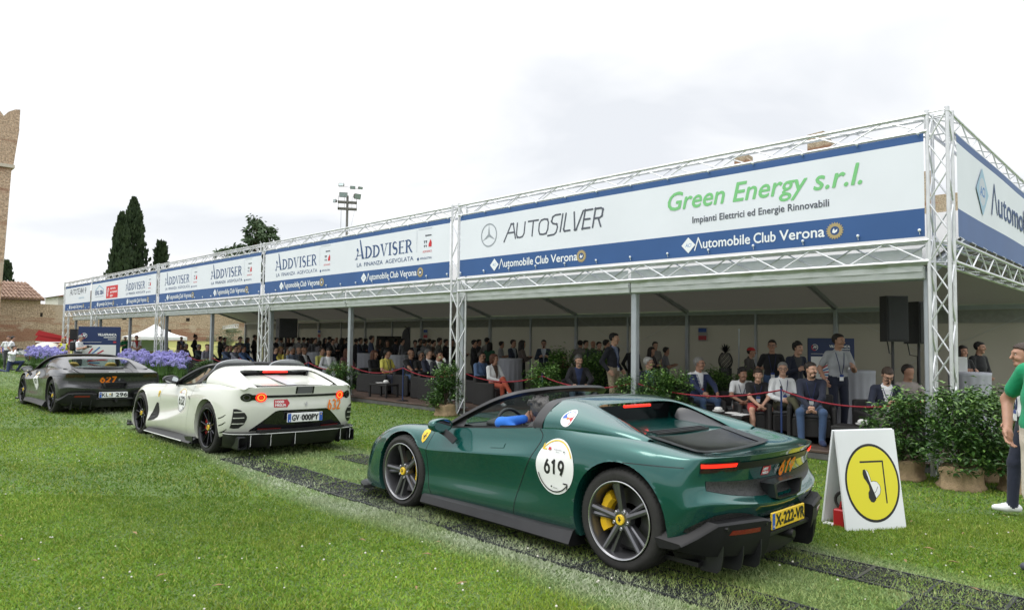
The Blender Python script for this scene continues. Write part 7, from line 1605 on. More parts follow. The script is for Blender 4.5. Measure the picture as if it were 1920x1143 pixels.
p = at_y(731, 18.0); t = empty('wall_screen', (p.x, 18, DECK), TOCAM((p.x, 18), .6), 'black flat screen on a stand before the back wall', 'screen'); MB().bbox((-.04, -.66, .98), (.0, .66, 1.72), .01).build('bezel', BLACK, t); MB().box((.001, -.63, 1.01), (.004, .63, 1.69)).build('display', GLOSSB, t); MB().box((-.06, -.05, .02), (-.041, .05, .98)).box((-.3, -.35, 0), (.2, .35, .02)).build('stand', BLACK, t)
p = at_y(770, 17.0); mb = MB(); fl = []
for i in range(13):
 z = .55 + 1.55 * i / 12; w0 = .36 if z < 1.75 else .36 * math.sqrt(max(0, 1 - ((z - 1.75) / .36) ** 2)); fl.append([(0, 0, z), (0.01, max(w0, .01), z)])
t = empty('feather_flag', (p.x, 17, DECK), TOCAM((p.x, 17), PI + .4), 'grey feather flag on a thin pole right of the wall screen', 'flag'); v, f = loft(fl); MB().add(v, f).build('flag_cloth', mat('flag_grey', (.12, .12, .13), .8), t); MB().tube([(0, 0, 0), (0, 0, 1.5), (0, .10, 2.0), (0, .25, 2.13)], .012, 6).build('pole', SPK, t); MB().box((-.2, -.2, 0), (.2, .2, .02)).build('base_plate', SPK, t)
p = at_y(1384, 14.3); tag(MB().tube([(0, 0, 0), (.02, 0, 1.85)], .014, 6).tube([(.02, 0, 1.85), (.02, 0, 1.9)], .02, 6).build('flag_pole', POST, None, .8, (p.x, 14.3, DECK)), 'thin bare pole leaning beside the person in the red cap', 'pole')
for px, lb in ((597, 'small printed notice on the back post under the eave, left of the chatting group'), (796, 'small printed notice on the back post right of the feather flag'), (1315, 'small printed notice on the back post above the pineapple sculpture')):
 p = at_y(px, 20.3); t = empty('wall_notice', (p.x, 20.38, DECK), 0, lb, 'notice', 'printed notices on the back posts'); MB().box((-.17, -.012, 1.62), (.17, .0, 2.08)).build('sheet', mat('notice_white', (.45, .43, .42), .6), t)
 MB().box((-.15, -.016, 1.92), (.15, -.0125, 2.05)).build('blue_heading', STICK_B, t); MB().box((-.15, -.016, 1.66), (.15, -.0125, 1.80)).build('red_block', STICK_R, t)
p = at_y(1360, 14.1); t = empty('pineapple_sculpture', (p.x, 14.1, DECK), 0, 'black wire pineapple sculpture behind the hedge', 'sculpture'); mb = MB(); z0, hh = 1.02, .34
rad = lambda q: .155 * math.sin(PI * (.16 + .72 * q)) ** .7
for k in range(9):
 for s in (1, -1): mb.tube([(rad(q) * math.cos(2 * PI * k / 9 + s * 2.2 * q), rad(q) * math.sin(2 * PI * k / 9 + s * 2.2 * q), z0 + hh * q) for q in np.linspace(0, 1, 9)], .008, 4)
mb.build('lattice_body', BLACK, t); mb = MB()
for k in range(26):
 a, e = k * 2.4, .3 + 1.1 * (k / 26); L_ = .22; d = Vector((math.cos(a) * math.cos(e), math.sin(a) * math.cos(e), math.sin(e))); sd = Vector((-math.sin(a), math.cos(a), 0)) * .016; b = Vector((0, 0, z0 + hh)); m_ = b + d * L_ * .55 + Vector((0, 0, .02)); e_ = b + d * L_
 mb.add([b - sd, b + sd, m_ + sd * 1.2, m_ - sd * 1.2, e_], [(0, 1, 2, 3), (3, 2, 4)])
mb.build('leaves', BLACK, t); MB().lathe([(.14, 0), (.14, 1.02)], n=14).build('pedestal', BLACK, t)
ROPE = mat('rope_red', (.26, .012, .025), .7, bump=.4, bscale=150)
def rope(a, b, label, sag=.16):
 a, b = Vector(a), Vector(b); pts = [a.lerp(b, i / 16) - Vector((0, 0, sag * 4 * (i / 16) * (1 - i / 16))) for i in range(17)]
 o = MB().tube([q - a for q in pts], .0125, 6).build('rope', ROPE, None, 1.2, a); tag(o, label, 'rope', 'red barrier ropes along the deck edge')
RY = 10.62
mids = []
wh = ['right of the grey bearded man, up to the middle post', 'right end, before the man in the dark suit']
names = [('before the boys and the navy sweater', 'before the man in the dark suit at the right end'), ('before the grey bearded man, right of its stanchion', 'before the hedge, from the middle post to the column side'), ('before the young man with the mop of hair', 'before the woman with rust red trousers'), ('before the yellow polo', 'before the black T-shirts'), ('before the light grey suit', 'before the checked jacket'), ('right of the blue post at the left', 'left of the second lattice column')]
for k in range(6):
 xr, xl = TEX[k] - .07, TEX[k + 1] + .07; xm = (xr + xl) / 2 + (.1 if k else .35); zt = .88
 t = empty('stanchion', (xm, RY, DECK), 0, 'slim dark stanchion holding the red rope, ' + ['in front of the white hooded jacket', 'left of the grey bearded man', 'between the young man and the white jacket', 'in front of the black T-shirts', 'left of the light grey suit', 'at the left end by the small bushes'][k], 'stanchion', 'stanchions along the deck edge')
 MB().tube([(0, 0, .02), (0, 0, zt)], .016, 10).build('pole', NAVYB, t, .8); MB().lathe([(.15, 0), (.15, .012), (.03, .03)], n=18).build('base_plate', BLACK, t, .6); MB().ellip((0, 0, zt + .015), (.024, .024, .024), 8, 6).build('knob', BLACK, t, 3.2)
 rope((xl, RY, .80), (xm, RY, DECK + zt - .03), 'red rope ' + names[k][0]); rope((xm, RY, DECK + zt - .03), (xr, RY, .80), 'red rope ' + names[k][1])
def a_sign():
 e = Vector((.5264, .8503, 0)); n = Vector((.8503, -.5264, 0)); B = Vector((-2.293, 6.335, gz(6.6) - .012)); t = empty('sign_board', B, 0, 'white folding sign board with a yellow disc and an overturned shoe symbol', 'sign')
 w, h, back = .63, .875, .14; up = Vector((0, 0, h)) - n * back; ez = up.normalized(); nn = e.cross(ez)
 SB_ = mat('sign_white', (.74, .76, .77), .45, var=.05, vscale=2); th = .022; hl = up.length
 MB().prism([(0, 0), (w, 0), (w, hl), (0, hl)], (0, 0, 0), e, ez, nn, -th).build('front_panel', SB_, t)
 up2 = Vector((0, 0, h)) + n * .16; ez2 = up2.normalized(); O2 = -n * (back + .16 + th + .008); MB().prism([(0, 0), (w, 0), (w, up2.length), (0, up2.length)], O2, e, ez2, e.cross(ez2), -th).build('rear_panel', SB_, t)
 MB().tube([up - n * .016 + e * .01 - Vector((0, 0, .004)), up - n * .016 + e * (w - .01) - Vector((0, 0, .004))], .013, 8).build('hinge', SB_, t)
 mb = MB(); pen = Pen(mb, (0, 0, 0), e, ez, .0004); pen.k = 3; mb.cur = 1; c = (.329, .42); pen.disc(*c, .288, 48, .345); mb.cur = 2; pen.disc(*c, .268, 48, .322); mb.cur = 1
 pen.stroke([(.215, .605), (.462, .605)], .016); pen.stroke([(.458, .612), (.455, .235)], .014)
 mb.cur = 1   # shoe: dark sole, pale upper
 sole = [(.238, .535), (.232, .50), (.240, .465), (.262, .435), (.282, .40), (.288, .36), (.270, .335), (.268, .29), (.288, .255), (.315, .248), (.340, .265), (.345, .285), (.318, .36), (.29, .44), (.272, .52), (.258, .54)]; pen.poly(sole)
 mb.cur = 0; up_ = [(.272, .535), (.290, .515), (.304, .47), (.312, .43), (.340, .435), (.374, .425), (.398, .395), (.404, .36), (.390, .32), (.346, .282), (.318, .36), (.29, .44), (.264, .53)]; pen.poly(up_)
 mb.cur = 1; pen.stroke(up_, .004); pen.stroke([(.325, .325), (.352, .345), (.375, .385)], .004)
 mb.build('symbol_print', [STICK_W, STICK_K, mat('sign_yellow', (.74, .66, .03), .45)], t)
 k = empty('trolley', B - n * .17 + e * .06, 0, 'small red trolley with a black tyre between the sign panels', 'trolley')
 MB().bbox((-.05, -.03, .0), (.05, .03, .17), .01).tube([(0, 0, .16), (.02, 0, .24)], .012, 6).build('frame', mat('trolley_red', (.45, .02, .025), .4), k); mb = MB(); mb.tube([(.02 + .075 * math.cos(a), .05, .24 + .075 * math.sin(a)) for a in np.linspace(0, 2 * PI, 20)], .014, 6, False); mb.build('tyre', RUBBER, k, .8); MB().box((-.14, -.04, .0), (-.05, .04, .03)).build('base', STICK_W, k)
a_sign()
# ------------------------------------------------------------------ plants
LEAFA = mat('laurel_leaf', (.022, .062, .012), .38, col2=(.050, .118, .022), vscale=9, spec=.4); LEAFB = mat('laurel_leaf_young', (.11, .21, .040), .4, col2=(.15, .27, .06), vscale=9); STEM = mat('stem_brown', (.06, .045, .03), .8); BURLAP = mat('burlap', (.36, .26, .15), .9, var=.18, vscale=12, bump=.6, bscale=60)
def leaves_mesh(name, n, rx, ry, h, seed, mats, ll=.075, lw=.032, core=.35, z0=.0, shape=None, droop=.2):
 """many folded leaves on short twigs through an uneven crown"""
 rnd = np.random.RandomState(seed); vs = []; fs = []; mi = []
 nb = max(8, n // 55); cl = []
 for _ in range(nb):
  a = rnd.uniform(0, 2 * PI); q = rnd.uniform(core, 1) ; z = rnd.uniform(.05, 1); w = shape(z) if shape else math.sin(PI * min(1, .18 + .72 * z)) ** .6
  cl.append((rx * q * w * math.cos(a), ry * q * w * math.sin(a), z0 + h * z * (.92 + .14 * rnd.rand()), .55 + .6 * rnd.rand()))
 for i in range(n):
  cx, cy, cz, cs = cl[rnd.randint(nb)]; o = rnd.normal(0, .085, 3) * cs * (rx / .45) ** .5; p = Vector((cx + o[0], cy + o[1], max(z0 + .02, cz + o[2])))
  a = rnd.uniform(0, 2 * PI); el = rnd.uniform(-.5, .9) - droop; d = Vector((math.cos(a) * math.cos(el), math.sin(a) * math.cos(el), math.sin(el))); out = Vector((p.x, p.y, 0)); 
  if out.length > 1e-3: d = (d + out.normalized() * .5).normalized()
  s = d.cross(Vector((rnd.normal(0, .3), rnd.normal(0, .3), 1))).normalized(); nn = s.cross(d); L_ = ll * rnd.uniform(.6, 1.15); w = lw * rnd.uniform(.7, 1.1)
  k = len(vs); m_ = p + d * L_ * .5; vs += [p, m_ + s * w * .5 + nn * w * .15, p + d * L_ - nn * L_ * .12, m_ - s * w * .5 + nn * w * .15]; fs += [(k, k + 1, k + 2), (k, k + 2, k + 3)]
  y = 1 if (rnd.rand() < .17 + .3 * (p.z > z0 + h * .78)) else 0; mi += [y, y]
 mb = MB(); mb.v = vs; mb.f = fs; mb.mi = mi; return mb.mesh(name, mats)
def burlap(r, h, seed):
 rnd = random.Random(seed); mb = MB(); n = 40; rows = []; ph = rnd.random() * 6
 for q, (k, z) in enumerate(((.2, .0), (1.12, .0), (1.15, .05), (1.05, h * .3), (1.0, h * .6), (1.06, h * .85), (.98, h), (.80, h * 1.02), (.3, h * .9))):
  rows.append([(r * k * (1 + .07 * math.sin(5 * a + ph + q * .5) + .04 * math.sin(11 * a + q)) * math.cos(a), r * k * (1 + .07 * math.sin(5 * a + ph + q * .5) + .04 * math.sin(11 * a + q)) * math.sin(a), z * (1 + .06 * math.sin(3 * a + ph))) for a in [2 * PI * i / n for i in range(n)]])
 v, f = loft(rows, True); mb.add(v, f); return mb.mesh('burlap_wrap', BURLAP, 3.2)
BV = [leaves_mesh('foliage', 3000, .46, .46, .98, 11 + k, [LEAFA, LEAFB], .088, .040, core=.2, z0=.24) for k in range(3)]
BP = [burlap(.24, .30, 5 + k) for k in range(3)]
def stems(seed, h, r=.3):
 rnd = random.Random(seed); mb = MB()
 for _ in range(8): a = rnd.uniform(0, 2 * PI); q = rnd.uniform(.3, 1) * r; mb.tube([(0, 0, .26), (q * .4 * math.cos(a), q * .4 * math.sin(a), .26 + h * .4), (q * math.cos(a), q * math.sin(a), .3 + h * rnd.uniform(.6, .95))], [.012, .008, .003], 5)
 return mb.mesh('stems', STEM)
BS = [stems(k, .9) for k in range(3)]
def bush(loc, sc, label, k, z=1.0, group='leafy bushes in burlap pots along the deck'):
 t = empty('potted_bush', loc, k * 1.3, label, 'potted bush', group); t.scale = (sc, sc, sc * z); obj('burlap_pot', BP[k % 3], t); o = obj('foliage', BV[k % 3], t); o['kind'] = 'stuff'; obj('stems', BS[k % 3], t); return t
bl = [((-2.80, 9.72), .90, 'big leafy bush in burlap next to the white sign board'), ((-2.12, 9.55), .94, 'big leafy bush in the widest burlap pot, in front of the corner column'), ((-2.05, 10.45), .96, 'bush at the back right of the corner column group'), ((-1.55, 9.85), .86, 'bush at the right end of the corner group, behind the walkers')]
for k, ((x, y), sc, lb) in enumerate(bl): bush((x, y, GND), sc, lb, k, .98)
for k, (px, Y, sc, z, lb) in enumerate(((838, 10.0, .92, .98, 'bush in a pale burlap pot at the foot of the middle lattice column'), (641, 10.05, .88, .98, 'bush by the left tent post, between the white car and the yellow polo'), (1022, 10.75, .9, .95, 'bush left of the grey bearded man'), (1052, 12.5, 1.05, 1.0, 'bush behind the grey bearded man'), (1118, 12.6, 1.1, 1.0, 'dark bush between the bearded man and the blazer'), (1180, 10.7, .76, .98, 'bush at the foot of the middle tent post'), (1232, 10.5, .84, 1.0, 'bush in front of the white haired man'), (1262, 10.9, .84, 1.0, 'tall bush left of the navy sweater'), (1345, 12.9, .86, .95, 'bush behind the boys, under the pineapple sculpture'), (1405, 13.2, .84, .95, 'bush behind the boy in black, below the red cap'), (478, 10.1, .85, .8, 'small bush left of the second lattice column'), (386, 10.1, .85, .82, 'small bush left of the blue post at the left'))):
 p = at_y(px, Y); bush((p.x, Y, GND if Y < 10.4 else DECK), sc, lb, k + 4, z)
LILAC = mat('lilac_petals', (.30, .27, .62), .6, col2=(.42, .40, .74), vscale=6); STRAP = mat('strap_leaf', (.06, .14, .025), .5, col2=(.10, .19, .04), vscale=5)
def agapanthus(seed):
 rnd = np.random.RandomState(seed); lf, sm, hd = MB(), MB(), MB()
 for _ in range(70):
  a = rnd.uniform(0, 2 * PI); L_ = rnd.uniform(.35, .65); r0 = rnd.uniform(0, .22); x, y = r0 * math.cos(a * 1.7), r0 * math.sin(a * 1.7); d = Vector((math.cos(a), math.sin(a), 0)); s = Vector((-d.y, d.x, 0)) * .014
  p0 = Vector((x, y, 0)); p1 = p0 + d * L_ * .25 + Vector((0, 0, L_ * .65)); p2 = p0 + d * L_ * .75 + Vector((0, 0, L_ * .70)); k = len(lf.v); lf.v += [p0 - s, p0 + s, p1 - s, p1 + s, p2]; lf.f += [(k, k + 1, k + 3, k + 2), (k + 2, k + 3, k + 4)]; lf.mi += [0, 0]
 for _ in range(11):
  a = rnd.uniform(0, 2 * PI); r0 = rnd.uniform(0, .3); h = rnd.uniform(.72, 1.05); c = Vector((r0 * math.cos(a), r0 * math.sin(a), h)); sm.tube([(c.x * .5, c.y * .5, 0), (c.x, c.y, h)], .007, 4)
  for _ in range(34):
   d = Vector(rnd.normal(0, 1, 3)).normalized(); d.z = d.z * .8 + .12; q = c + d * rnd.uniform(.05, .085); t1 = d.orthogonal().normalized(); t2 = d.cross(t1); w = .021
   k = len(hd.v); hd.v += [q + t1 * w - d * .015, q + t2 * w - d * .015, q - t1 * w - d * .015, q - t2 * w - d * .015, q + d * .022]; hd.f += [(k, k + 1, k + 4), (k + 1, k + 2, k + 4), (k + 2, k + 3, k + 4), (k + 3, k, k + 4)]; hd.mi += [0] * 4
 return lf.mesh('leaves', STRAP), sm.mesh('stems', STRAP), hd.mesh('flower_heads', LILAC)
AG = [agapanthus(k) for k in range(4)]
def ag(x, y, k, part):
 t = empty('agapanthus', (x, y, gz(y)), k * 2.1, 'clump of lilac agapanthus in the flower bed ' + part, 'flower', 'agapanthus ' + part); s = .9 + .25 * ((k * 7) % 5) / 5; t.scale = (s, s, s)
 for n, me in zip(('leaves', 'stems', 'flower_heads'), AG[k % 4]):
  o = obj(n, me, t)
  if n != 'leaves': o['kind'] = 'stuff'
  else: o['kind'] = 'stuff'
k = 0; rr = random.Random(4)
for i in range(17):
 for Y in (8.5, 9.1, 9.7):
  px = 236 + (346 - 236) * (i + rr.random() * .7) / 16.5; p = at_y(px, Y + rr.uniform(-.2, .2)); ag(p.x, p.y, k, 'in front of the deck'); k += 1
for i in range(16):
 for Y in (7.0, 7.7, 8.4):
  px = 62 + (116 - 62) * (i + rr.random() * .8) / 15.5; p = at_y(px, Y + rr.uniform(-.2, .2)); ag(p.x, p.y, k, 'at the far left'); k += 1
for i in range(3): p = at_y(1 + 2.5 * i, 6.8); ag(p.x, p.y, k, 'at the left picture edge'); k += 1
# ------------------------------------------------------------------ castle, trees and far things
def stone_mat(name, c1, c2, mortar, sx=3.0, band=True):
 M = bpy.data.materials.new(name); M.use_nodes = True; nt = M.node_tree; b = nt.nodes['Principled BSDF']; N = nt.nodes.new; L = nt.links.new; b.inputs['Roughness'].default_value = .9
 tc = N('ShaderNodeTexCoord'); sp = N('ShaderNodeSeparateXYZ'); L(tc.outputs['Object'], sp.inputs[0]); ad = N('ShaderNodeMath'); L(sp.outputs[0], ad.inputs[0]); L(sp.outputs[1], ad.inputs[1]); cb = N('ShaderNodeCombineXYZ'); L(ad.outputs[0], cb.inputs[0]); L(sp.outputs[2], cb.inputs[1])
 br = N('ShaderNodeTexBrick'); br.inputs['Scale'].default_value = sx; br.inputs['Color1'].default_value = (*c1, 1); br.inputs['Color2'].default_value = (*c2, 1); br.inputs['Mortar'].default_value = (*mortar, 1); br.inputs['Mortar Size'].default_value = .035; br.inputs['Brick Width'].default_value = .9; br.inputs['Row Height'].default_value = .32; br.offset_frequency = 2; L(cb.outputs[0], br.inputs[0])
 n = N('ShaderNodeTexNoise'); n.inputs['Scale'].default_value = 9; n.inputs['Detail'].default_value = 6; n.inputs['Roughness'].default_value = .7; L(tc.outputs['Object'], n.inputs[0]); r = N('ShaderNodeValToRGB'); r.color_ramp.elements[0].position = .32; r.color_ramp.elements[1].position = .68; r.color_ramp.elements[0].color = (.35, .32, .30, 1); r.color_ramp.elements[1].color = (1.5, 1.4, 1.3, 1); L(n.outputs[0], r.inputs[0])
 mx = N('ShaderNodeMix'); mx.data_type = 'RGBA'; mx.blend_type = 'MULTIPLY'; mx.inputs[0].default_value = .85; L(br.outputs[0], mx.inputs[6]); L(r.outputs[0], mx.inputs[7]); last = mx.outputs[2]
 if band:   # courses of red brick and plaster patches
  wv = N('ShaderNodeTexNoise'); wv.inputs['Scale'].default_value = .55; wv.inputs['Detail'].default_value = 4; mp = N('ShaderNodeMapping'); mp.inputs['Scale'].default_value = (.25, .25, 2.6); L(tc.outputs['Object'], mp.inputs[0]); L(mp.outputs[0], wv.inputs[0]); r2 = N('ShaderNodeValToRGB'); r2.color_ramp.elements[0].position = .54; r2.color_ramp.elements[1].position = .62; L(wv.outputs[0], r2.inputs[0])
  m2 = N('ShaderNodeMix'); m2.data_type = 'RGBA'; m2.inputs[7].default_value = (.27, .12, .075, 1); ml = N('ShaderNodeMath'); ml.operation = 'MULTIPLY'; ml.inputs[1].default_value = .75; L(r2.outputs[0], ml.inputs[0]); L(ml.outputs[0], m2.inputs[0]); L(last, m2.inputs[6]); last = m2.outputs[2]
  n3 = N('ShaderNodeTexNoise'); n3.inputs['Scale'].default_value = .5; n3.inputs['Detail'].default_value = 5; L(tc.outputs['Object'], n3.inputs[0]); r3 = N('ShaderNodeValToRGB'); r3.color_ramp.elements[0].position = .60; r3.color_ramp.elements[1].position = .64; L(n3.outputs[0], r3.inputs[0]); m3 = N('ShaderNodeMix'); m3.data_type = 'RGBA'; m3.inputs[7].default_value = (.50, .42, .33, 1); ml3 = N('ShaderNodeMath'); ml3.operation = 'MULTIPLY'; ml3.inputs[1].default_value = .7; L(r3.outputs[0], ml3.inputs[0]); L(ml3.outputs[0], m3.inputs[0]); L(last, m3.inputs[6]); last = m3.outputs[2]
 L(last, b.inputs['Base Color']); bp = N('ShaderNodeBump'); bp.inputs['Strength'].default_value = .7; bp.inputs['Distance'].default_value = .05; L(mx.outputs[2], bp.inputs['Height']); L(bp.outputs[0], b.inputs['Normal']); return M
STONE = stone_mat('wall_cobbles', (.50, .42, .33), (.38, .31, .23), (.50, .43, .35), 3.2); BRICK = stone_mat('tower_brick', (.54, .40, .30), (.47, .33, .24), (.54, .46, .37), 4.0)
HOLE = mat('putlog_hole', (.02, .015, .012), .9)
def castle():
 t = empty('castle_wall', (-69, 20, GND), 0, 'long old wall of cobbles and red brick behind the pavilion', 'wall'); t['kind'] = 'thing'
 def rel(o): o.parent = t; o.matrix_parent_inverse = Matrix.Translation(-t.location); return o
 rnd = random.Random(2); mb = MB(); y = -20.0; top = []
 while y < 62: top.append((y, 4.25 + rnd.uniform(-.12, .15) + (.25 if 17 < y < 40 else 0))); y += 1.7
 for (ya, za), (yb, zb) in zip(top, top[1:]): mb.add([(-70.2, ya, GND - .5), (-69, ya, GND - .5), (-69, yb, GND - .5), (-70.2, yb, GND - .5), (-70.2, ya, za), (-69, ya, za), (-69, yb, zb), (-70.2, yb, zb)], [(1, 2, 6, 5), (4, 5, 6, 7), (0, 3, 7, 4)][0:2] + [(3, 0, 4, 7)])
 rel(mb.build('masonry', STONE))
 hm = MB().box((-.02, -.16, -.16), (.012, .16, .16)).mesh('putlog_hole', HOLE)
 for i in range(26):
  o = obj('putlog_hole', hm, None, (-69, -2 + i * 1.9 + rnd.uniform(-.4, .4), (1.1, 2.1, 3.2)[i % 3] + rnd.uniform(-.1, .1))); rel(o)
 t2 = empty('castle_tower', (-61, 7, GND), 0, 'tall brick castle tower with swallowtail battlements at the left edge', 'tower')
 def rel2(o): o.parent = t2; o.matrix_parent_inverse = Matrix.Translation(-t2.location); return o
 def slab(x0, x1, ya, yb, z0, z1, ya1=None, yb1=None):
  ya1 = ya if ya1 is None else ya1; yb1 = yb if yb1 is None else yb1
  return MB().add([(x0, ya, z0), (x1, ya, z0), (x1, yb, z0), (x0, yb, z0), (x0, ya1, z1), (x1, ya1, z1), (x1, yb1, z1), (x0, yb1, z1)], [(0, 3, 2, 1), (4, 5, 6, 7), (0, 1, 5, 4), (1, 2, 6, 5), (2, 3, 7, 6), (3, 0, 4, 7)])
 rel2(slab(-66, -59.3, 1.5, 8.72, GND - .5, 13.1, 1.5, 9.12).build('shaft', BRICK)); rel2(slab(-66.15, -59.15, 1.35, 9.27, 13.1, 13.32).build('string_course', mat('string_course_stone', (.55, .48, .40), .8))); rel2(slab(-66.1, -59.2, 1.4, 9.2, 13.32, 15.9, 1.4, 9.44).build('crown', BRICK))
 for k in range(4):
  yc = 8.54 - k * 2.25; poly = [(-.88, 0), (.88, 0), (.90, 1.35), (.62, 1.30), (.25, 1.05), (0, .70), (-.25, 1.05), (-.62, 1.30), (-.90, 1.35)]
  mb = MB(); n = len(poly); vs = [(-59.21, yc + a, 15.902 + b) for a, b in poly] + [(-59.75, yc + a, 15.902 + b) for a, b in poly]
  mb.add(vs, [(0, 1, 2, 3, 4, 5), (0, 5, 6, 7, 8), (n + 5, n + 4, n + 3, n + 2, n + 1, n), (n + 8, n + 7, n + 6, n + 5, n)] + [(i, n + i, n + (i + 1) % n, (i + 1) % n) for i in range(n)]); rel2(mb.build('merlon', BRICK))
 for z, y in ((11.2, 7.1), (6.5, 6.0)): rel2(MB().box((-59.31, y - .15, z), (-59.28, y + .15, z + .35)).build('putlog_hole', HOLE))
 t3 = empty('tiled_house', (-72, 11.5, GND), 0, 'low house with a terracotta tile roof on the castle wall beside the tower', 'house')
 def rel3(o): o.parent = t3; o.matrix_parent_inverse = Matrix.Translation(-t3.location); return o
 rel3(MB().box((-75, 7.0, GND), (-68.9, 12.9, 4.55)).build('wall', STONE)); TILE = mat('roof_tile', (.20, .12, .085), .8, col2=(.36, .24, .17), vscale=3)
 mb = MB(); mb.add([(-68.5, 6.8, 4.5), (-68.5, 13.15, 4.5), (-72, 12.3, 6.0), (-72, 6.8, 6.0)], [(0, 1, 2, 3)]); rel3(mb.build('roof', TILE)); mb = MB()
 for i in range(24):
  y = 7.0 + i * .26; yt = 7.0 + (12.3 - 7.0) * i / 23
  for j in range(5): a, b = j / 5, (j + 1.15) / 5; b = min(b, 1); mb.tube([(-68.42 - 3.5 * a, y + (yt - y) * a, 4.53 + 1.5 * a + .03), (-68.42 - 3.5 * b, y + (yt - y) * b, 4.53 + 1.5 * b)], [.10, .085], 6)
 o = rel3(mb.build('tiles', TILE)); o['kind'] = 'stuff'; rel3(MB().box((-68.8, 6.9, 4.40), (-68.45, 13.1, 4.495)).build('eave_board', mat('eave_wood', (.10, .06, .04), .8)))
 for (px, py0, py1, w, nm) in ((1397, 290, 470, 1.6, 'brick wall stump peeking over the banner left of the corner'), (1540, 250, 470, 2.0, 'brick wall stump peeking over the banner near the corner')):
  a = at_y(px, 60, py0); tt = empty('ruined_turret', (a.x, 60, GND), 0, nm, 'ruin', 'ruined turrets behind the tent'); h = a.z - GND; MB().add([(-w / 2, -.6, 0), (w / 2, -.6, 0), (w / 2, .6, 0), (-w / 2, .6, 0), (-w / 2, -.6, h - .1), (w * .2, -.6, h), (w * .3, .6, h - .2), (-w / 2, .6, h)], [(0, 1, 5, 4), (1, 2, 6, 5), (2, 3, 7, 6), (3, 0, 4, 7), (4, 5, 6, 7)]).add([(w * .21, -.55, 0), (w * .5, -.55, 0), (w * .5, .55, 0), (w * .21, .55, 0), (w * .21, -.55, h - .3), (w * .5, -.55, h - .9), (w * .5, .55, h - 1.0), (w * .21, .55, h - .4)], [(0, 1, 5, 4), (1, 2, 6, 5), (2, 3, 7, 6), (3, 0, 4, 7), (4, 5, 6, 7)]).build('masonry', STONE, tt)
 a = at_y(1761, 60, 365); tt = empty('ruined_turret', (a.x, 60, GND), 0, 'brick wall with battlements seen through the corner column', 'ruin', 'ruined turrets behind the tent'); h = a.z - GND; MB().box((-2.0, 0, 0), (2.0, .8, h)).box((-2.0, 0, h + .003), (-.5, .8, h + 2.0)).build('masonry', STONE, tt)
 tt = empty('white_house', (-93, 20, GND), 0, 'white house with a red roof far behind the wall at the left', 'house'); MB().box((-3, -1.6, 0), (3, 1.6, 6.0)).build('wall', mat('house_white', (.70, .67, .60), .8), tt); MB().add([(-3.3, -1.9, 6), (3.3, -1.9, 6), (3.3, 1.9, 6), (-3.3, 1.9, 6), (-3.3, 1.9, 6.9), (3.3, 1.9, 6.9)], [(0, 1, 5, 4), (2, 3, 4, 5), (1, 2, 5), (3, 0, 4)]).build('roof', mat('roof_red', (.33, .15, .10), .8), tt); MB().box((3.001, -.5, 3.5), (3.02, .3, 4.6)).build('window', mat('window_dark', (.05, .05, .06), .2), tt)
castle()
def far_bank():
 mb = MB(); vs = []; ys = list(range(12, 64, 4))
 for y in ys: k = min(1, (y - 12) / 8); vs += [(-58, y, GND - .02), (-64, y, GND + .75 * k), (-68.9, y, GND + 1.35 * k)]
 mb.add(vs, [(3 * i + j, 3 * i + j + 1, 3 * i + j + 4, 3 * i + j + 3) for i in range(len(ys) - 1) for j in (0, 1)]); tag(mb.build('grass_bank', mat('bank_grass', (.22, .24, .06), .9, col2=(.36, .34, .12), vscale=.8, bump=.4, bscale=8)), None, None, None, 'structure')
far_bank()
CYP = mat('cypress_leaf', (.020, .042, .014), .7, col2=(.045, .075, .024), vscale=.9); CED = mat('cedar_leaf', (.035, .070, .028), .7, col2=(.07, .115, .045), vscale=.7); BARK = mat('bark', (.09, .065, .045), .9, bump=.5, bscale=6)
def spindle(loc, h, r, n, seed, label, shape, up=1.6, size=.5, m=CYP, name='cypress_tree', cat='tree', z0=.6):
 t = empty(name, loc, 0, label, cat); MB().tube([(0, 0, 0), (0, 0, h * .5), (.1, 0, h * .93)], [r * .16, r * .1, .04], 7).build('trunk', BARK, t)
 rnd = np.random.RandomState(seed); vs = []; fs = []
 for i in range(n):
  q = rnd.rand() ** .85; z = z0 + (h - z0) * q; a = rnd.uniform(0, 2 * PI); lump = 1 + .16 * math.sin(3 * a + z * 1.3 + seed) + .10 * math.sin(7 * a - z * 2.1)
  rr = r * shape(q) * lump * rnd.uniform(.55, 1.03); p = Vector((rr * math.cos(a), rr * math.sin(a), z)); d = Vector((math.cos(a) * .5, math.sin(a) * .5, up + rnd.normal(0, .35))).normalized(); s = d.cross(Vector(rnd.normal(0, 1, 3))).normalized(); L_ = size * rnd.uniform(.6, 1.4); w = L_ * .28
  k = len(vs); vs += [p, p + d * L_ * .5 + s * w, p + d * L_, p + d * L_ * .5 - s * w]; fs += [(k, k + 1, k + 2, k + 3)]
 mb = MB(); mb.v = vs; mb.f = fs; mb.mi = [0] * len(fs); o = mb.build('crown', m, t); o['kind'] = 'stuff'; return t
cyps = lambda q: (min(1, q / .12) * .8 + .2) * (1 - max(0, (q - .35) / .65) ** 1.7) ** .75 if q < 1 else 0
p = pray(252, 372); spindle((p.x * 93 , p.y * 93, GND), 17.2, 1.6, 6000, 3, 'tallest dark cypress behind the pavilion', cyps)
p = pray(229, 405); spindle((p.x * 90, p.y * 90, GND), 15.0, 1.2, 4600, 8, 'slimmer cypress in front of the tallest one, on its left', cyps)
p = pray(303, 450); spindle((p.x * 92, p.y * 92, GND), 12.2, 1.6, 2200, 5, 'small ragged conifer right of the two cypresses', lambda q: (1 - q) ** .9 + .05, 1.0, .7, CYP, 'conifer_tree')
p = pray(13, 505); spindle((p.x * 90, p.y * 90, GND), 9.0, .75, 1200, 6, 'small cypress just right of the brick tower', cyps)
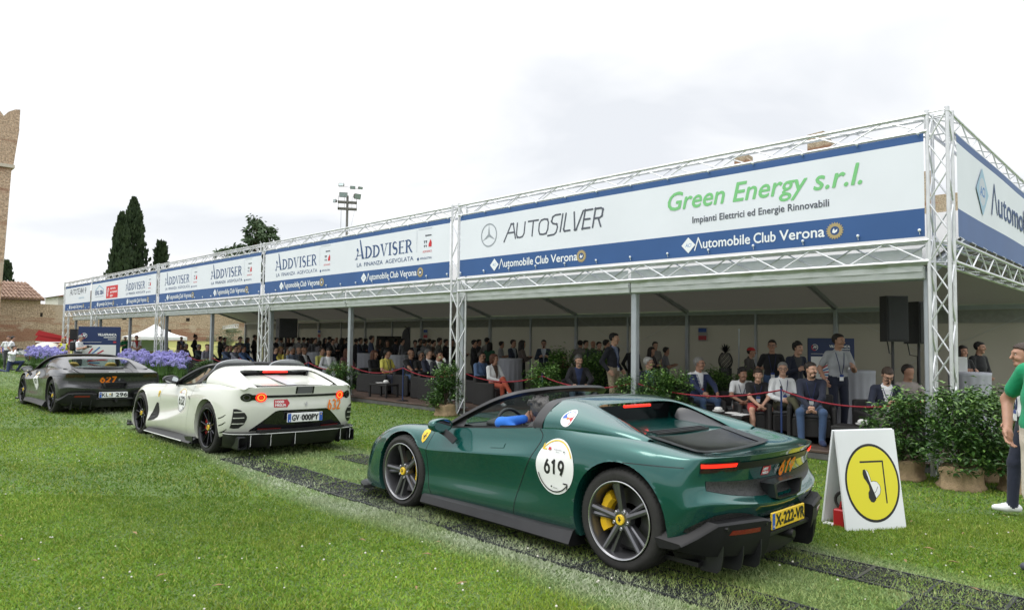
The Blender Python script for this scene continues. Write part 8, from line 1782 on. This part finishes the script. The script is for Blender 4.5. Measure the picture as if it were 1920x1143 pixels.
def cedar():
 p = pray(480, 405); t = empty('cedar_tree', (p.x * 76, p.y * 76, GND), 0, 'green cedar with drooping boughs behind the navy serif banner', 'tree'); h = 13.7; MB().tube([(0, 0, 0), (0, 0, h * .6), (.1, .1, h)], [.35, .2, .04], 8).build('trunk', BARK, t)
 rnd = np.random.RandomState(9); vs = []; fs = []; br = MB()
 R_ = Vector((.727, .687, 0))
 lim = []
 for i in range(34):
  q = i / 33; z = h * (.45 + .53 * q); L_ = (1 - q) * 3.5 + .5; a = i * 2.4 + rnd.normal(0, .3); L_ *= rnd.uniform(.6, 1.1); lim.append((z, a, L_))
 lim += [(10.4, math.atan2(-R_.y, -R_.x), 3.9), (11.8, math.atan2(R_.y, R_.x), 2.2), (12.6, math.atan2(R_.y, R_.x) + .2, 1.7)]
 for z, a, L_ in lim:
  d = Vector((math.cos(a), math.sin(a), 0)); pts = [Vector((0, 0, z)) + d * L_ * s + Vector((0, 0, .9 * s * L_ * .35 - 1.3 * s * s * L_ * .30)) for s in np.linspace(0, 1, 6)]; br.tube(pts, [.07, .05, .04, .03, .02, .01], 4)
  for _ in range(int(50 + 70 * L_)):
   s = rnd.uniform(.15, 1) ** .7; b = pts[0].lerp(pts[-1], s) + Vector((0, 0, .25 * math.sin(PI * s))) + Vector(rnd.normal(0, .22, 3)) * (1.2 - .5 * s); dd = (d * .6 + Vector((rnd.normal(0, .6), rnd.normal(0, .6), -.55 + rnd.normal(0, .3)))).normalized(); sd = dd.cross(Vector(rnd.normal(0, 1, 3))).normalized(); l = rnd.uniform(.25, .6); w = l * .2
   k = len(vs); vs += [b, b + dd * l * .5 + sd * w, b + dd * l, b + dd * l * .5 - sd * w]; fs.append((k, k + 1, k + 2, k + 3))
 br.build('limbs', BARK, t); mb = MB(); mb.v = vs; mb.f = fs; mb.mi = [0] * len(fs); o = mb.build('crown', CED, t); o['kind'] = 'stuff'
cedar()
def olive():
 p = at_y(422, 24); t = empty('olive_tree', (p.x, 24, GND), 0, 'grey green olive tree seen through the left end of the tent', 'tree'); MB().tube([(0, 0, 0), (.1, 0, .8), (0, .1, 1.5)], [.16, .12, .06], 6).build('trunk', BARK, t)
 o = obj('crown', leaves_mesh('crown', 2600, 1.7, 1.7, 1.9, 31, [mat('olive_leaf', (.14, .17, .10), .6), mat('olive_leaf_pale', (.24, .28, .18), .6)], .20, .05, .1, .6), t); o['kind'] = 'stuff'
olive()
def mast():
 p = pray(652, 355); k = 62; x, y = p.x * k, p.y * k; t = empty('floodlight_mast', (x, y, GND), math.atan2(-y, -x), 'floodlight mast with square lamps above the navy serif banner', 'light mast'); h = 23.3; t.scale = (.62,) * 3; ST = mat('mast_steel', (.20, .19, .18), .6, .4)
 MB().tube([(0, 0, 0), (0, 0, h - 1.0)], .16, 8).build('pole', ST, t, .8); mb = MB()
 for z in (h - 2.9, h - 2.0): 
  for a, b in (((-.6, -1.2), (-.6, 1.2)), ((.6, -1.2), (.6, 1.2)), ((-.6, -1.2), (.6, -1.2)), ((-.6, 1.2), (.6, 1.2)), ((0, -1.2), (0, 1.2))): mb.box((min(a[0], b[0]) - .06, min(a[1], b[1]) - .06, z), (max(a[0], b[0]) + .06, max(a[1], b[1]) + .06, z + .16))
 mb.build('platform', ST, t); mb = MB()
 for sx in (-.6, .6):
  for sy in (-1.2, -.4, .6, 1.2): mb.tube([(sx, sy, h - 2.9), (sx, sy, h - 1.1)], .03, 4)
 mb.tube([(0, -1.0, h + .3), (0, 1.6, h)], .03, 4).tube([(.1, -.8, h - 6), (.1, -.8, h - 3)], .03, 4).tube([(0, 1.0, h - 2.9), (0, .4, h - 6)], .015, 4); mb.build('railing', ST, t)
 for y_, z, w, hh, tl, nm in ((-.55, h - .95, 1.1, .7, .25, 0), (1.25, h - 1.05, 1.0, .75, .3, .5), (-.85, h + .35, .75, .55, -.5, -.3), (.65, h + .12, .7, .45, .2, 0), (1.65, h + .15, .6, .35, .3, .4), (-1.6, h - 1.9, .5, .5, -.2, -.8)):
  f = MB().prism([(-.12, -hh * .3), (.0, -hh * .3), (.15, -hh / 2), (.15, hh / 2), (.0, hh * .3), (-.12, hh * .3)], (0, -w / 2, 0), (1, 0, 0), (0, 0, 1), (0, 1, 0), w).build('floodlight', ST, t); f.location = (.2, y_, z); f.rotation_euler = (0, tl, nm)
  g = MB().box((.152, -w / 2 + .06, -hh / 2 + .06), (.158, w / 2 - .06, hh / 2 - .06)).build('lens', mat('lens_glass', (.35, .42, .42), .15, .2), f)
mast()
def gazebo():
 p = at_y(291, 19.0); x, y = p.x, 19.0; t = empty('gazebo', (x, y, GND), TOCAM((x, y), .4), 'small white pyramid canopy seen through the left end of the tent', 'canopy'); WC = mat('canopy_white', (.80, .80, .80), .6, var=.03)
 s = 1.75; z, zt = 1.72, 2.75; mb = MB(); n = 6
 for q in range(4):
  c, s_ = math.cos(q * PI / 2), math.sin(q * PI / 2); R_ = lambda a, b: (a * c - b * s_, a * s_ + b * c)
  rows = []
  for i in range(n + 1):
   k = i / n; e = s * (1 - k); zz = z + (zt - z) * (k - .18 * math.sin(PI * k)); rows.append([(*R_(e, -e), zz), (*R_(e, e), zz)])
  v, f = loft(rows); mb.add(v, f); mb.add([(*R_(s, -s), z), (*R_(s, s), z), (*R_(s, s), z - .24), (*R_(s, -s), z - .24)], [(0, 1, 2, 3)])
 mb.build('canopy', WC, t, .6)
 for a in (1, -1):
  for b in (1, -1): MB().tube([(s * .97 * a, s * .97 * b, 0), (s * .97 * a, s * .97 * b, z)], .03, 6).build('leg', POST, t)
 MB().box((-s * .9, -s, .05), (-s * .9 + .02, s, 1.45)).build('side_panel', mat('panel_green', (.30, .42, .30), .7), t)
 p0 = at_y(250, 20.6); 
 truss('truss_beam', (-49.5, 20.6, 2.25), (-60, 24, 2.25), (0, 0, 1), (.3, .95, 0), 'thin dark truss running from the tent end towards the wall', 'truss beam', None, False, .8, .25, .25)
gazebo()
def classic_car():
 p = at_y(92, 9.2); x, y = p.x, 9.2; t = empty('classic_car', (x, y, gz(9)), math.atan2(.25, -1), 'red classic car with a folded cream hood behind the flowers', 'car'); RP = paint('paint_red', (.26, .012, .018), .2); CRM = mat('hood_cream', (.66, .62, .52), .7)
 sec = [(2.1, .30, .62, .55), (1.7, .72, .84, .45), (.7, .80, .92, .35), (.0, .82, .96, .3), (-.9, .82, .95, .3), (-1.7, .74, .88, .4), (-2.1, .35, .66, .5)]
 v, f = loft([[(u, -w, z0), (u, -w * 1.02, (z0 + z) / 2), (u, -w * .85, z), (u, 0, z + .04), (u, w * .85, z), (u, w * 1.02, (z0 + z) / 2), (u, w, z0)] for u, w, z, z0 in sec]); v, f = subdiv(v, f, 2); MB().add(v, f).build('body', RP, t, 3.2)
 v, f = loft([[(u, -.62, .93), (u, -.5, z), (u, 0, z + .05), (u, .5, z), (u, .62, .93)] for u, z in ((-.3, 1.22), (-.7, 1.32), (-1.2, 1.28), (-1.6, 1.0))]); v, f = subdiv(v, f, 2); MB().add(v, f).build('hood', CRM, t, 3.2)
 mb = MB(); mb.tube([(.55, -.68, .93), (.2, -.58, 1.33), (.2, .58, 1.33), (.55, .68, .93)], .025, 6); mb.build('windscreen_frame', mat('chrome', (.6, .6, .6), .15, 1.0), t); MB().add([(.54, -.66, .94), (.2, -.57, 1.32), (.2, .57, 1.32), (.54, .66, .94)], [(0, 1, 2, 3)]).build('windscreen', GLASS, t)
 for u in (1.3, -1.3):
  for s in (1, -1): MB().lathe([(.0, -.08), (.2, -.08), (.31, -.06), (.32, 0), (.31, .06), (.2, .08), (0, .05)], (u, s * .72, .32), 20, 'y', False).build('wheel', RUBBER, t, .7)
 p = at_y(36, 8.4); t = empty('classic_car', (p.x, 8.4, gz(8)), math.atan2(.2, -1), 'low dark grey open car behind the kneeling photographer', 'car'); v, f = loft([[(u, -w, .3), (u, -w * 1.02, (z + .3) / 2), (u, -w * .8, z), (u, 0, z + .03), (u, w * .8, z), (u, w * 1.02, (z + .3) / 2), (u, w, .3)] for u, w, z in ((2, .4, .6), (1.5, .74, .78), (0, .8, .82), (-1.3, .76, .80), (-2, .4, .62))]); v, f = subdiv(v, f, 2); MB().add(v, f).build('body', mat('old_grey_paint', (.11, .12, .11), .4), t, 3.2)
 for u in (1.2, -1.2):
  for s in (1, -1): MB().lathe([(0, -.08), (.3, -.06), (.31, 0), (.3, .06), (0, .05)], (u, s * .7, .31), 18, 'y', False).build('wheel', RUBBER, t, .7)
 p = at_x(108, -58.0, 640); t = empty('loading_ramp', (p.x, p.y, GND), math.atan2(.95, .15), 'raised red loading ramp behind the classic car', 'ramp'); RR_ = mat('ramp_red', (.42, .015, .02), .45)
 for dz, nm in ((0, 'upper_beam'), (-.35, 'lower_beam')): MB().prism([(-1.3, 1.75 + dz), (-1.1, 2.1 + dz), (1.6, 1.35 + dz * .2), (1.6, 1.05 + dz * .2)], (0, -.3, 0), (1, 0, 0), (0, 0, 1), (0, 1, 0), .6).build(nm, RR_, t)
 MB().box((1.2, -.35, 0), (1.6, .35, 1.1)).build('post', RR_, t)
classic_car()
# ------------------------------------------------------------------ grass, clover, track mats
def noise2(x, y, s, seed):
 r = np.random.RandomState(seed); n = 128; g = r.rand(n, n); u, v = (x / s) % n, (y / s) % n; i, j = np.floor(u).astype(int), np.floor(v).astype(int); f, h = u - i, v - j; f, h = f * f * (3 - 2 * f), h * h * (3 - 2 * h)
 return (g[i % n, j % n] * (1 - f) + g[(i + 1) % n, j % n] * f) * (1 - h) + (g[i % n, (j + 1) % n] * (1 - f) + g[(i + 1) % n, (j + 1) % n] * f) * h
def gzv(y): return np.where(y < 3.6, 0, np.where(y < 10.4, -.022 * (y - 3.6), -.15))
def near_edge(x): return 3.46 + np.where(x < -6, .075 * (-6 - x), 0) + .06 * np.sin(x * 1.1)
def dusty(x, y):
 e = near_edge(x); a = np.clip((y - e + .22) / .30, 0, 1) * np.clip((4.15 + np.where(x < -8, .07 * (-8 - x), 0) - y) / .45, 0, 1); b = np.clip((y - 5.2) / .15, 0, 1) * np.clip((5.75 - y) / .3, 0, 1) * .55; c = np.clip((y - 4.0) / .2, 0, 1) * np.clip((5.3 - y) / .2, 0, 1) * .35
 return np.clip(np.maximum(np.maximum(a, b), c) * (.55 + .75 * noise2(x + 50, y + 50, .30, 5)), 0, 1)
def lawn_material(M=None):
 M = bpy.data.materials.new('grass_blades'); M.use_nodes = True; nt = M.node_tree; b = nt.nodes['Principled BSDF']; a = nt.nodes.new('ShaderNodeAttribute'); a.attribute_name = 'tint'; nt.links.new(a.outputs['Color'], b.inputs['Base Color']); b.inputs['Roughness'].default_value = .6; b.inputs['Specular IOR Level'].default_value = .25
 t = nt.nodes.new('ShaderNodeBsdfTranslucent'); nt.links.new(a.outputs['Color'], t.inputs[0]); mx = nt.nodes.new('ShaderNodeMixShader'); mx.inputs[0].default_value = .25; nt.links.new(b.outputs[0], mx.inputs[1]); nt.links.new(t.outputs[0], mx.inputs[2]); nt.links.new(mx.outputs[0], nt.nodes['Material Output'].inputs[0]); return M
MATS = [((-9.6, 3.60), (-.3, 4.18), .0), ((-8.5, 4.98), (-.2, 5.40), .0)]
def in_mat(x, y): return ((y > 3.74) & (y < 4.20) & (x > -9.3)) | ((y > 4.98) & (y < 5.40) & (x > -8.5)) | ((y > 4.12) & (y < 4.98) & (x > -1.42) & (x < -.4))
def grass():
 rnd = np.random.RandomState(1); X, Y, S = [], [], []
 F_ = np.array([_F.x, _F.y]); R_ = np.array([_R.x, _R.y])
 for d0, d1, n, sz in ((2.3, 4.0, 190000, 1.0), (4.0, 7, 210000, 1.25), (7, 12, 130000, 1.8), (12, 22, 100000, 2.8), (22, 48, 60000, 5.0)):
  t = rnd.rand(n); d = np.sqrt(d0 * d0 + (d1 * d1 - d0 * d0) * t); lat = rnd.uniform(-.86, .76, n) * d
  x = F_[0] * d + R_[0] * lat; y = F_[1] * d + R_[1] * lat; k = (y < 10.42) | (x > -2.4) | (x < -49); k &= ~((x > -48.3) & (x < -2.5) & (y > 10.40)); X.append(x[k]); Y.append(y[k]); S.append(np.full(k.sum(), sz))
 x, y, s = map(np.concatenate, (X, Y, S)); n = len(x); du = dusty(x, y); im = in_mat(x, y)
 keep = ~(im & (rnd.rand(n) < .12)); x, y, s, du, im = x[keep], y[keep], s[keep], du[keep], im[keep]; n = len(x)
 p1, p2, p3 = noise2(x, y, .35, 2), noise2(x, y, 1.3, 3), noise2(x, y, .09, 4)
 h = (.014 + .017 * rnd.rand(n)) * (.75 + .6 * p1) * np.where(im, 1.15, 1) * s ** .45; w = (.0026 + .0023 * rnd.rand(n)) * s; clover = (rnd.rand(n) < .22 + .35 * (p2 > .55)); w = np.where(clover, w * 2.4, w); h = np.where(clover, h * .62, h)
 a = rnd.uniform(0, 2 * PI, n); ln = rnd.uniform(.25, 1.25, n) * h; la = rnd.uniform(0, 2 * PI, n); z = gzv(y) - .004
 V = np.empty((n, 3, 3)); V[:, 0] = np.stack([x - np.cos(a) * w, y - np.sin(a) * w, z], 1); V[:, 1] = np.stack([x + np.cos(a) * w, y + np.sin(a) * w, z], 1); V[:, 2] = np.stack([x + np.cos(la) * ln, y + np.sin(la) * ln, z + h], 1)
 lo = np.array([.085, .165, .016]); hi = np.array([.30, .40, .052]); yel = np.array([.42, .40, .12]); dst = np.array([.46, .50, .38])
 p4 = noise2(x, y, 3.1, 9); q = np.clip(.12 + .33 * p3 + .42 * rnd.rand(n) + .5 * (p2 - .5) + .45 * (p4 - .45), 0, 1)[:, None]; C = lo * (1 - q) + hi * q; C = np.where(clover[:, None], C * np.array([.75, .95, .9]), C)
 yy = ((rnd.rand(n) < .07 + .25 * np.clip(p1 * 1.6 - .9, 0, 1)))[:, None]; C = np.where(yy, C * .4 + yel * .6, C); C = C * (1 - du[:, None] * .8) + dst * du[:, None] * .8
 me = bpy.data.meshes.new('grass'); me.vertices.add(3 * n); me.vertices.foreach_set('co', V.reshape(-1)); me.loops.add(3 * n); me.loops.foreach_set('vertex_index', np.arange(3 * n, dtype=np.int32)); me.polygons.add(n); me.polygons.foreach_set('loop_start', np.arange(0, 3 * n, 3, dtype=np.int32)); me.polygons.foreach_set('loop_total', np.full(n, 3, dtype=np.int32)); me.update()
 at_ = me.color_attributes.new('tint', 'FLOAT_COLOR', 'CORNER'); cc = np.ones((n, 3, 4)); cc[:, :, :3] = C[:, None, :]; at_.data.foreach_set('color', cc.reshape(-1)); me.materials.append(lawn_material()); o = obj('grass', me); o['kind'] = 'stuff'
 m = 620; d = np.sqrt(rnd.uniform(2.6 ** 2, 12 ** 2, m)); lat = rnd.uniform(-.85, .75, m) * d; cx, cy = F_[0] * d + R_[0] * lat, F_[1] * d + R_[1] * lat; k = (noise2(cx, cy, 1.1, 8) > .48) & ~in_mat(cx, cy) & (cy < 10.2); mb = MB()
 for i in np.where(k)[0]:
  r = rnd.uniform(.005, .0085); z = float(gzv(cy[i])) + rnd.uniform(.03, .055); mb.ellip((cx[i], cy[i], z), (r, r, r * .85), 6, 4)
 o = mb.build('clover_flowers', mat('clover_white', (.62, .60, .52), .8)); o['kind'] = 'stuff'
 mb = MB()
 for i in range(60):
  d_ = rnd.uniform(2.8, 9); la_ = rnd.uniform(-.8, .7) * d_; xx, yy_ = F_[0] * d_ + R_[0] * la_, F_[1] * d_ + R_[1] * la_; zz = float(gzv(yy_)) + .04; aa = rnd.uniform(0, 2 * PI); l = rnd.uniform(.015, .05); c_, s_ = math.cos(aa) * l, math.sin(aa) * l; mb.add([(xx - c_, yy_ - s_, zz), (xx - s_ * .25, yy_ + c_ * .25, zz + .008), (xx + c_, yy_ + s_, zz + .004), (xx + s_ * .25, yy_ - c_ * .25, zz + .01)], [(0, 1, 2, 3)])
 o = mb.build('fallen_leaves', mat('dry_leaf', (.26, .17, .08), .8)); o['kind'] = 'stuff'
grass()
GRID = mat('grid_plastic', (.022, .024, .028), .45, var=.3, vscale=9)
def mat_tile(wx, wy, seed):
 """plastic turf grid: frame, cross ribs and a web of short ribs and rings"""
 rnd = random.Random(seed); mb = MB(); t, h = .004, .013
 def rib(a, b, t=t, h=h):
  d = Vector((b[0] - a[0], b[1] - a[1], 0)); l = d.length
  if l < 1e-4: return
  n = Vector((-d.y, d.x, 0)) / l * t; A, B = Vector((*a, 0)), Vector((*b, 0)); Z = Vector((0, 0, h)); mb.add([A - n, B - n, B + n, A + n, A - n + Z, B - n + Z, B + n + Z, A + n + Z], [(4, 5, 6, 7), (0, 1, 5, 4), (2, 3, 7, 6), (1, 2, 6, 5), (3, 0, 4, 7)])
 for k in range(2): rib((0, k * wy), (wx, k * wy), .008, .018)
 for k in range(2): rib((k * wx, 0), (k * wx, wy), .007, .018)
 nx, ny = 4, 4; cx, cy = wx / nx, wy / ny
 for i in range(1, nx): rib((i * cx, 0), (i * cx, wy), .004)
 for i in range(nx):
  for j in range(ny):
   x, y = i * cx, j * cy; rib((x, y), (x + cx, y + cy)); rib((x, y + cy), (x + cx, y)); m = (x + cx / 2, y + cy / 2); pr = None
   for k in range(9):
    q = (m[0] + cx * .33 * math.cos(2 * PI * k / 8), m[1] + cy * .33 * math.sin(2 * PI * k / 8)); 
    if pr: rib(pr, q, .003)
    pr = q
   if j: rib((x, y), (x + cx, y), .0035)
 return mb
def mats():
 W1 = mat_tile(.46, .46, 1).mesh('track_mat', GRID); W2 = mat_tile(.42, .42, 2).mesh('track_mat', GRID); n = 0
 lb = {0: 'black plastic grid mat in the near wheel track under the green car', 1: 'black plastic grid mat in the far wheel track behind the green car', 2: 'black plastic grid mat bridging the two wheel tracks at the bottom right'}
 def put(me, x, y, k, rz=0):
  o = obj('track_mat', me, None, (x, y, gz(y) - .002)); o.rotation_euler = (math.radians(-1.26) if y > 3.6 else 0, 0, rz + random.uniform(-.012, .012)); tag(o, lb[k], 'ground mat', ('near wheel track mats', 'far wheel track mats', 'cross track mats')[k])
 x = -9.3
 while x < -.2: put(W1, x, 3.74 + (.02 * math.sin(x * 2)), 0); x += .468
 x = -8.6
 while x < -.2: put(W2, x, 4.98, 1); x += .428
 for i in range(2):
  for j in range(2): put(W2, -1.36 + i * .428, 4.12 + j * .428, 2)
mats()
